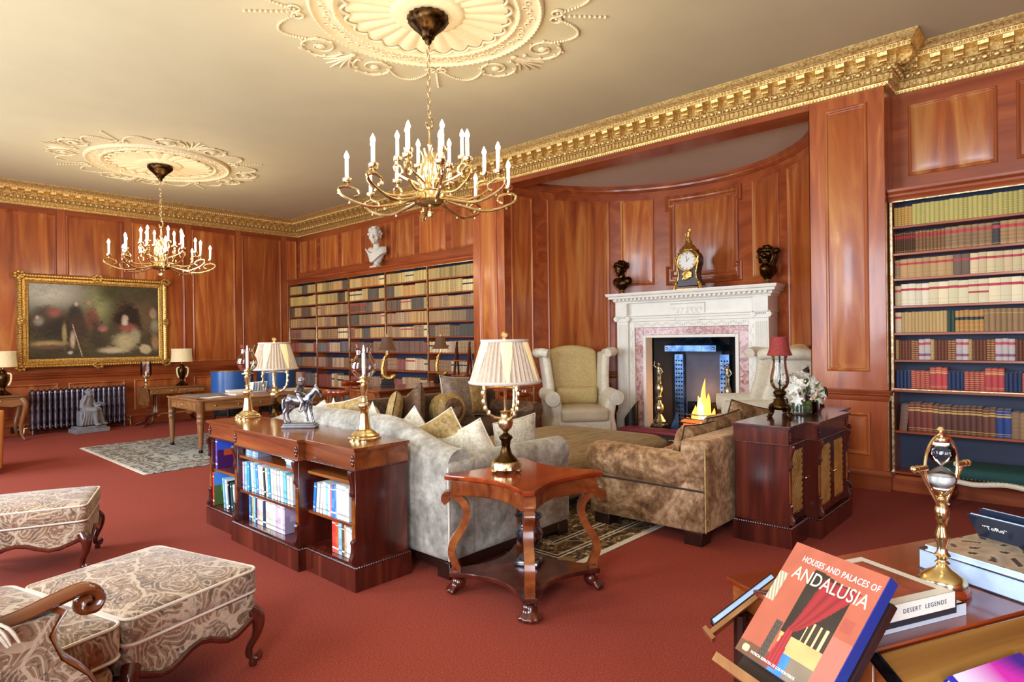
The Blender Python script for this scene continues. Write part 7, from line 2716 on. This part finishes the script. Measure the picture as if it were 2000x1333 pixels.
def bookbox(name, label, u, v, z, w, d, t, cover, group=None, rz=0., spine='front', pages='paper_blue', top=None, nu=2, nv=2):
    """hardback lying flat: w along the desk, d deep, spine along the front (-v) or the left"""
    r = thing(name, label, 'book', tuple(W(u, v, z)), bu_rz+rz, group)
    b = MB(); b.use('print'); b.fix = False
    e = .004
    b.box(0, w, 0, d, 0, .003, 0, cover)
    b.box(0, w, 0, d, t-.003, t, 0, cover)
    if spine == 'front':
        b.box(0, w, -.002, .006, 0, t, 0, cover)
    else:
        b.box(-.002, .006, 0, d, 0, t, 0, cover)
    if top:
        b.grid(lambda a, c: (a*w, c*d, t+.0004), nu, nv, top)
    b.obj('cover', r, angle=30)
    b = MB()
    if spine == 'front':
        b.box(e, w-e, .006, d-e, .003, t-.003)
    else:
        b.box(.006, w-e, e, d-e, .003, t-.003)
    b.obj('page_block', r, pages)
    return r
g = 'books on the bureau'
# stack: pale book, slim dark one, then DESERT LEGENDS
s1 = bookbox('book', 'large pale grey book at the bottom of the bureau stack', .02, .04, .7505, .30, .18, .026, S('c6ccd8'), g)
s2 = bookbox('book', 'slim charcoal book in the middle of the bureau stack', .0, .015, .777, .25, .2, .03, S('2c3038'), g)
def dl_top(a, c):
    if a < .1 or a > .9 or c < .1 or c > .9:
        return S('d8d2c4')
    k = math.sin(a*9+c*4)*.5+math.sin(c*17-a*3)*.5
    return mul(S('8a3f2c'), .9+.28*k+(.35 if .3 < a-.4*c < .55 else 0))
s3 = bookbox('book', 'cream book lettered DESERT LEGENDS, on top of the bureau stack'.replace('DESERT LEGENDS', 'with a red desert picture'), -.02, -.012, .8075, .225, .228, .034, S('dcd8cc'), g, 0, 'front', 'paper_blue', dl_top, 30, 30)
lettering('DESERT  LEGENDS', .0132, 'dark_ink', s3, framem((.132, -.0026, .017), (1, 0, 0), (0, 0, 1)), space=1.25, ext=.0003)
# big atlas pair at the right, edges towards the left
s4 = bookbox('book', 'thick dark-covered atlas lying at the far end of bureau', .50, .005, .7505, .27, .28, .055, S('1e2430'), g, 0, 'right' if False else 'front')
def atlas_top(a, c):
    k = math.sin(a*23+3*math.sin(c*9))+math.sin(c*31+2*math.sin(a*13))
    return S('4c3c34') if k > 1.25 else mul(S('b39a7c'), 1+.12*k)
s5 = bookbox('book', 'mottled beige book lying on the thick dark atlas', .505, .01, .806, .26, .25, .016, S('c9d4e4'), g, .03, 'front', 'paper_blue', atlas_top, 40, 40)
# TORO book half open on top, its board towards the left
r = thing('book', 'dark navy book standing half open with white title, right edge', 'book', tuple(W(.70, .25, .8235)), bu_rz-PI/2, g)
for k, (yo, tl) in enumerate(((0, .62), (.03, .35))):
    b = MB(); b.use('print'); b.fix = False
    b.X = Matrix.Translation((0, yo, 0)) @ Matrix.Rotation(tl, 4, 'X')
    b.box(0, .24, 0, .004, 0, .082, 0, S('1f2a3c'))
    b.obj('board', r)
    b = MB(); b.X = Matrix.Translation((.003, yo+.005, 0)) @ Matrix.Rotation(tl, 4, 'X'); b.box(0, .234, 0, .008, .002, .08); b.obj('page_block', r, 'paper_blue')
M = Matrix.Rotation(.62, 4, 'X') @ framem((.06, -.0006, .045), (1, 0, 0), (0, 0, 1))
lettering('\u201cToRo\u201d', .02, 'white_ink', r, M, ext=.0003)

# ---- hourglass
h = thing('hourglass', 'sand hourglass pivoting in a tall brass stand on the bureau', 'hourglass', tuple(W(.405, .15, .7505)), bu_rz)
h.scale = (.95, .95, .94)
b = MB(); b.lathe([(.062, 0), (.064, .006), (.06, .016), (.058, .02)], 32); b.obj('wooden_foot', h, 'table_red', angle=50)
b = MB(); b.lathe([(.054, .02), (.056, .026), (.053, .036), (.045, .045), (.03, .054), (.018, .062), (.012, .07), (.018, .076), (.012, .082), (.012, .088), (.019, .096), (.013, .104), (.011, .12), (.017, .14), (.018, .15), (.012, .17), (.013, .19), (.017, .194), (.017, .22), (.012, .23), (.007, .236), (.011, .246), (.004, .256)], 28); b.obj('pillar', h, 'brass', angle=50)
b = MB()
for s in (-1, 1):
    b.tube([(s*.008, 0, .225), (s*.085, 0, .335)], .0045, 8)
    b.tube([(s*.058, 0, .335), (s*.1, 0, .335)], .008, 10)
    b.ball((s*.104, 0, .335), .0095, 10, 8); b.ball((s*.09, 0, .335), .0095, 10, 8)
b.obj('yoke', h, 'brass')
b = MB(); b.tube([(.062*math.cos(2*PI*k/36), 0, .335+.083*math.sin(2*PI*k/36)) for k in range(36)], .0042, 8, closed=True); b.obj('hoop', h, 'brass')
b = MB(); b.lathe([(.018, .398), (.02, .402), (.019, .41), (.008, .414), (.007, .428), (.011, .432), (.005, .44)], 20); b.obj('end_cap', h, 'brass', angle=50)
b = MB(); b.lathe([(.005, .24), (.009, .246), (.006, .254), (.009, .262), (.018, .268), (.02, .274)], 20); b.obj('end_cap', h, 'brass', angle=50)
b = MB(); b.lathe([(.017, .274), (.019, .279), (.03, .288), (.034, .3), (.03, .315), (.015, .329), (.0035, .336), (.015, .343), (.03, .357), (.033, .37), (.03, .383), (.019, .392), (.017, .398)], 28, cap=False); b.obj('glass_bulb', h, 'glass', angle=80)
b = MB(); b.lathe([(.016, .278), (.0285, .289), (.0325, .3), (.03, .309), (.012, .3115), (.0, .312)], 24); b.obj('sand', h, 'sand', angle=60)
for q in (.27, .391):
    b = MB(); b.lathe([(.0185, q), (.0185, q+.011)], 20); b.obj('collar', h, 'paper')

# ---- book on its easel (facing left, -U, and up)
P0 = Vector((0, 0, 1.4)).lerp(Vector((1.61, .525, .886)), .93)      # top corner far
ex = -V                                # along the top edge towards the viewer
th = math.atan2(.227, .195)
ez = (U*math.cos(th)+Vector((0, 0, 1))*math.sin(th))      # up the slope
nrm = ex.cross(ez); nrm.normalize()
if nrm.z < 0: nrm = -nrm
Lb, Wb = .279, .2325
easel = thing('book_easel', 'dark wooden book easel beside the bureau', 'easel', tuple(P0-ez*Lb), 0)
eb = MB()
base_o = P0-ez*Lb
def E(a, c, n):      # in easel space: a along ex, c up the slope, n off the face
    return tuple(ex*a+ez*c+nrm*n)
def ebox(b, a0, a1, c0, c1, n0, n1):
    vs = [E(a, c, n) for n in (n0, n1) for c in (c0, c1) for a in (a0, a1)]
    b.add(vs, [(0, 2, 3, 1), (4, 5, 7, 6), (0, 1, 5, 4), (2, 6, 7, 3), (0, 4, 6, 2), (1, 3, 7, 5)])
b = MB(); ebox(b, .0, .24, -.03, .24, -.045, -.03); b.obj('board', easel, 'dark_wood')
b = MB(); ebox(b, -.01, .25, -.05, -.03, -.045, .03); b.obj('ledge', easel, 'oak')
b = MB(); b.tube([E(.13, .1, -.05), tuple(Vector(E(.13, .1, -.05))-U*.01+Vector((0, 0, -.63)))], .014, 8); b.obj('post', easel, 'dark_wood')
b = MB()
foot_c = Vector(E(.13, .1, -.05))-U*.01
for k in range(3):
    a = k*2.1
    b.tube([tuple(foot_c+Vector((0, 0, -.58))), tuple(foot_c+Vector((.1*math.cos(a), .1*math.sin(a), -.7)))], .013, 8)
b.obj('tripod', easel, 'dark_wood')
bk = thing('book', 'large book about houses and palaces with red curtain cover on easel', 'book', tuple(base_o), 0, g)
TK = .026
bb = MB(); ebox(bb, 0, Wb, 0, Lb, -.003, 0); ebox(bb, 0, Wb, 0, Lb, -TK, -TK+.003); bb.obj('boards', bk, 'shelf_navy')
bb = MB(); ebox(bb, .002, Wb-.006, .004, Lb-.004, -TK+.003, -.003); bb.obj('page_block', bk, 'paper_blue')
def cover_art(u, v):
    # u: 0 far edge .. 1 near edge (seen left to right), v: 0 bottom .. 1 top
    n = turb(u*1.3, v*1.1)
    c = mul(S('a2543f'), 1+.12*n)
    if v < .1+.1*(u*.5):
        c = mul(S('6a4632'), 1+.2*n)
    if .0 < u < .1 and .47 < v < .73:
        c = mul(S('a89a80'), 1+.35*math.sin(u*170+v*90))
    dl, dr = .44+.02*v, .80
    if dl-.12 < u < dr and .0 < v < .83-.02*math.cos(u*9):
        inside = u > dl-.12+.25*max(0, .34-v)
        if inside:
            c = mul(S('2a201c'), 1+.2*n)
            if v < .16:
                c = mul(S('7a6a58'), 1+.2*n)
                if u < .56: c = mul(S('3f7fd8'), .8+.3*n)
            elif v < .3:
                c = mul(S('b49a62'), 1+.2*n)
            elif v < .46 and u > .55:
                c = mul(S('d2bc82'), 1) if math.sin(u*95) > .35 else S('3a2c22')
    # curtain
    if .34 < v < .8:
        t_ = (v-.34)/.46
        x0 = lerp(.41, .50, t_**.6)-.03
        x1 = lerp(.46, .86, t_**.8)
        if x0 < u < x1:
            f = .65+.5*abs(math.sin((u-x0)/(x1-x0)*9))
            c = mul(S('8a2228'), f)
    elif .03 < v <= .34:
        w_ = .035+.05*(.34-v)/.3
        if .425-w_*1.1 < u < .43+w_*.6:
            c = mul(S('9a2a30'), .6+.5*abs(math.sin(u*90)))
    if .24 < u < .32 and .06 < v < .36:
        c = mul(S('4a4038'), .7+.6*(math.sin(u*200)*math.sin(v*160) > 0))
    if u > .80 and v < .45:
        c = mul(S('b86656'), 1+.1*n)
    if .82 < u < .93 and .5 < v < .6:
        c = mul(S('9a4a3c'), 1)
    if (u-.1)**2/.0016+(v-.055)**2/.0009 < 1:
        c = S('dcb48a')
    return c
bb = MB(); bb.use('print'); bb.fix = False
bb.grid(lambda u, v: E(u*Wb, v*Lb, .0006), 100, 110, cover_art)
bb.obj('dust_jacket', bk)
bb = MB(); bb.use('print'); bb.fix = False; bb.color = S('1c2f7a')
ebox(bb, Wb-.0005, Wb+.0015, 0, Lb, -TK, .0006); bb.obj('jacket_edge', bk)
lettering('HOUSES AND PALACES OF', .02, 'white_ink', bk, framem(E(.132, .247, .0012), ex, ez), sx=.76, ext=.0002, space=1.05)
lettering('ANDALUSIA', .043, 'pale_ink', bk, framem(E(.126, .212, .0012), ex, ez), sx=.8, ext=.0002)
lettering('PATRICIA ESPINOSA DE LOS MONTEROS', .0082, 'white_ink', bk, framem(E(.04, .013, .0012), ex, ez), sx=.8, ext=.0002, align='LEFT')

# ---- second book rest, facing away
r = thing('book_rest', 'wooden slanted book rest facing away behind the easel', 'book rest', (1.422, .67, 0), 0)
e2 = Vector((.203, -.073, .073)).normalized()
w2 = Vector((.80, .36, -.48)).normalized()
n2 = e2.cross(w2)
if n2.z < 0: n2 = -n2
o2 = Vector((0, 0, .69))
def E2(a, c, n):
    return tuple(o2+w2*a+e2*c+n2*n)
def ebox2(b, a0, a1, c0, c1, n0, n1):
    vs = [E2(a, c, n) for n in (n0, n1) for c in (c0, c1) for a in (a0, a1)]
    b.add(vs, [(0, 2, 3, 1), (4, 5, 7, 6), (0, 1, 5, 4), (2, 6, 7, 3), (0, 4, 6, 2), (1, 3, 7, 5)])
b = MB(); ebox2(b, 0, .14, 0, .27, -.012, 0); b.obj('board', r, 'oak')
b = MB(); ebox2(b, -.002, .14, -.012, .0, -.022, .014); b.obj('ledge', r, 'oak')
b = MB(); b.tube([E2(.06, .1, -.012), (E2(.06, .1, 0)[0], E2(.06, .1, 0)[1], .02)], .016, 8); b.obj('post', r, 'dark_wood')
b = MB(); b.lathe([(.08, 0), (.08, .02), (.03, .04)], 20, (E2(.06, .1, 0)[0], E2(.06, .1, 0)[1], 0)); b.obj('foot', r, 'dark_wood')
r2 = thing('book', 'black-covered book lying on the farther wooden book rest', 'book', (1.422, .67, 0), 0, g)
b = MB(); ebox2(b, .0, .13, .02, .25, .001, .004); ebox2(b, .0, .13, .02, .25, .016, .019); ebox2(b, .128, .132, .02, .25, .001, .019); b.obj('cover', r2, 'black')
b = MB(); ebox2(b, .004, .128, .024, .246, .004, .016); b.obj('page_block', r2, 'paper_blue')

# ---- purple book on the slope
sa = math.atan2(.235, .36)
def purple(u, v):
    k = math.sin(5*u+3*v+1.5*math.sin(7*v))
    c = lerp(0, 1, max(0, min(1, u*1.1-.1)))
    base = Vector(S('d8c8e0')[:3]).lerp(Vector(S('c02a9a')[:3]), min(1, c*2))
    base = base.lerp(Vector(S('3a1f7a')[:3]), max(0, min(1, c*2-1+.3*k)))
    return (*[max(0, x) for x in base], 1)
r = thing('book', 'purple and magenta covered book lying on the bureau slope', 'book', tuple(W(.05, -.08, .0)), bu_rz, g)
Ms = Matrix.Translation((0, 0, .737-.08*math.tan(sa)+.024)) @ Matrix.Rotation(sa, 4, 'X') @ Matrix.Rotation(.02, 4, 'Z')
b = MB(); b.use('print'); b.fix = False; b.X = Ms
b.box(.02, .25, -.26, .0, 0, .003, 0, S('1f1f8a')); b.box(.02, .25, -.26, .0, .012, .015, 0, S('2f2aa0'))
b.grid(lambda u, v: (.035+u*.215, -.26+v*.26, .0154), 30, 30, purple)
b.obj('cover', r)
b = MB(); b.X = Ms; b.box(.024, .246, -.256, -.004, .003, .012); b.obj('page_block', r, 'paper_blue')
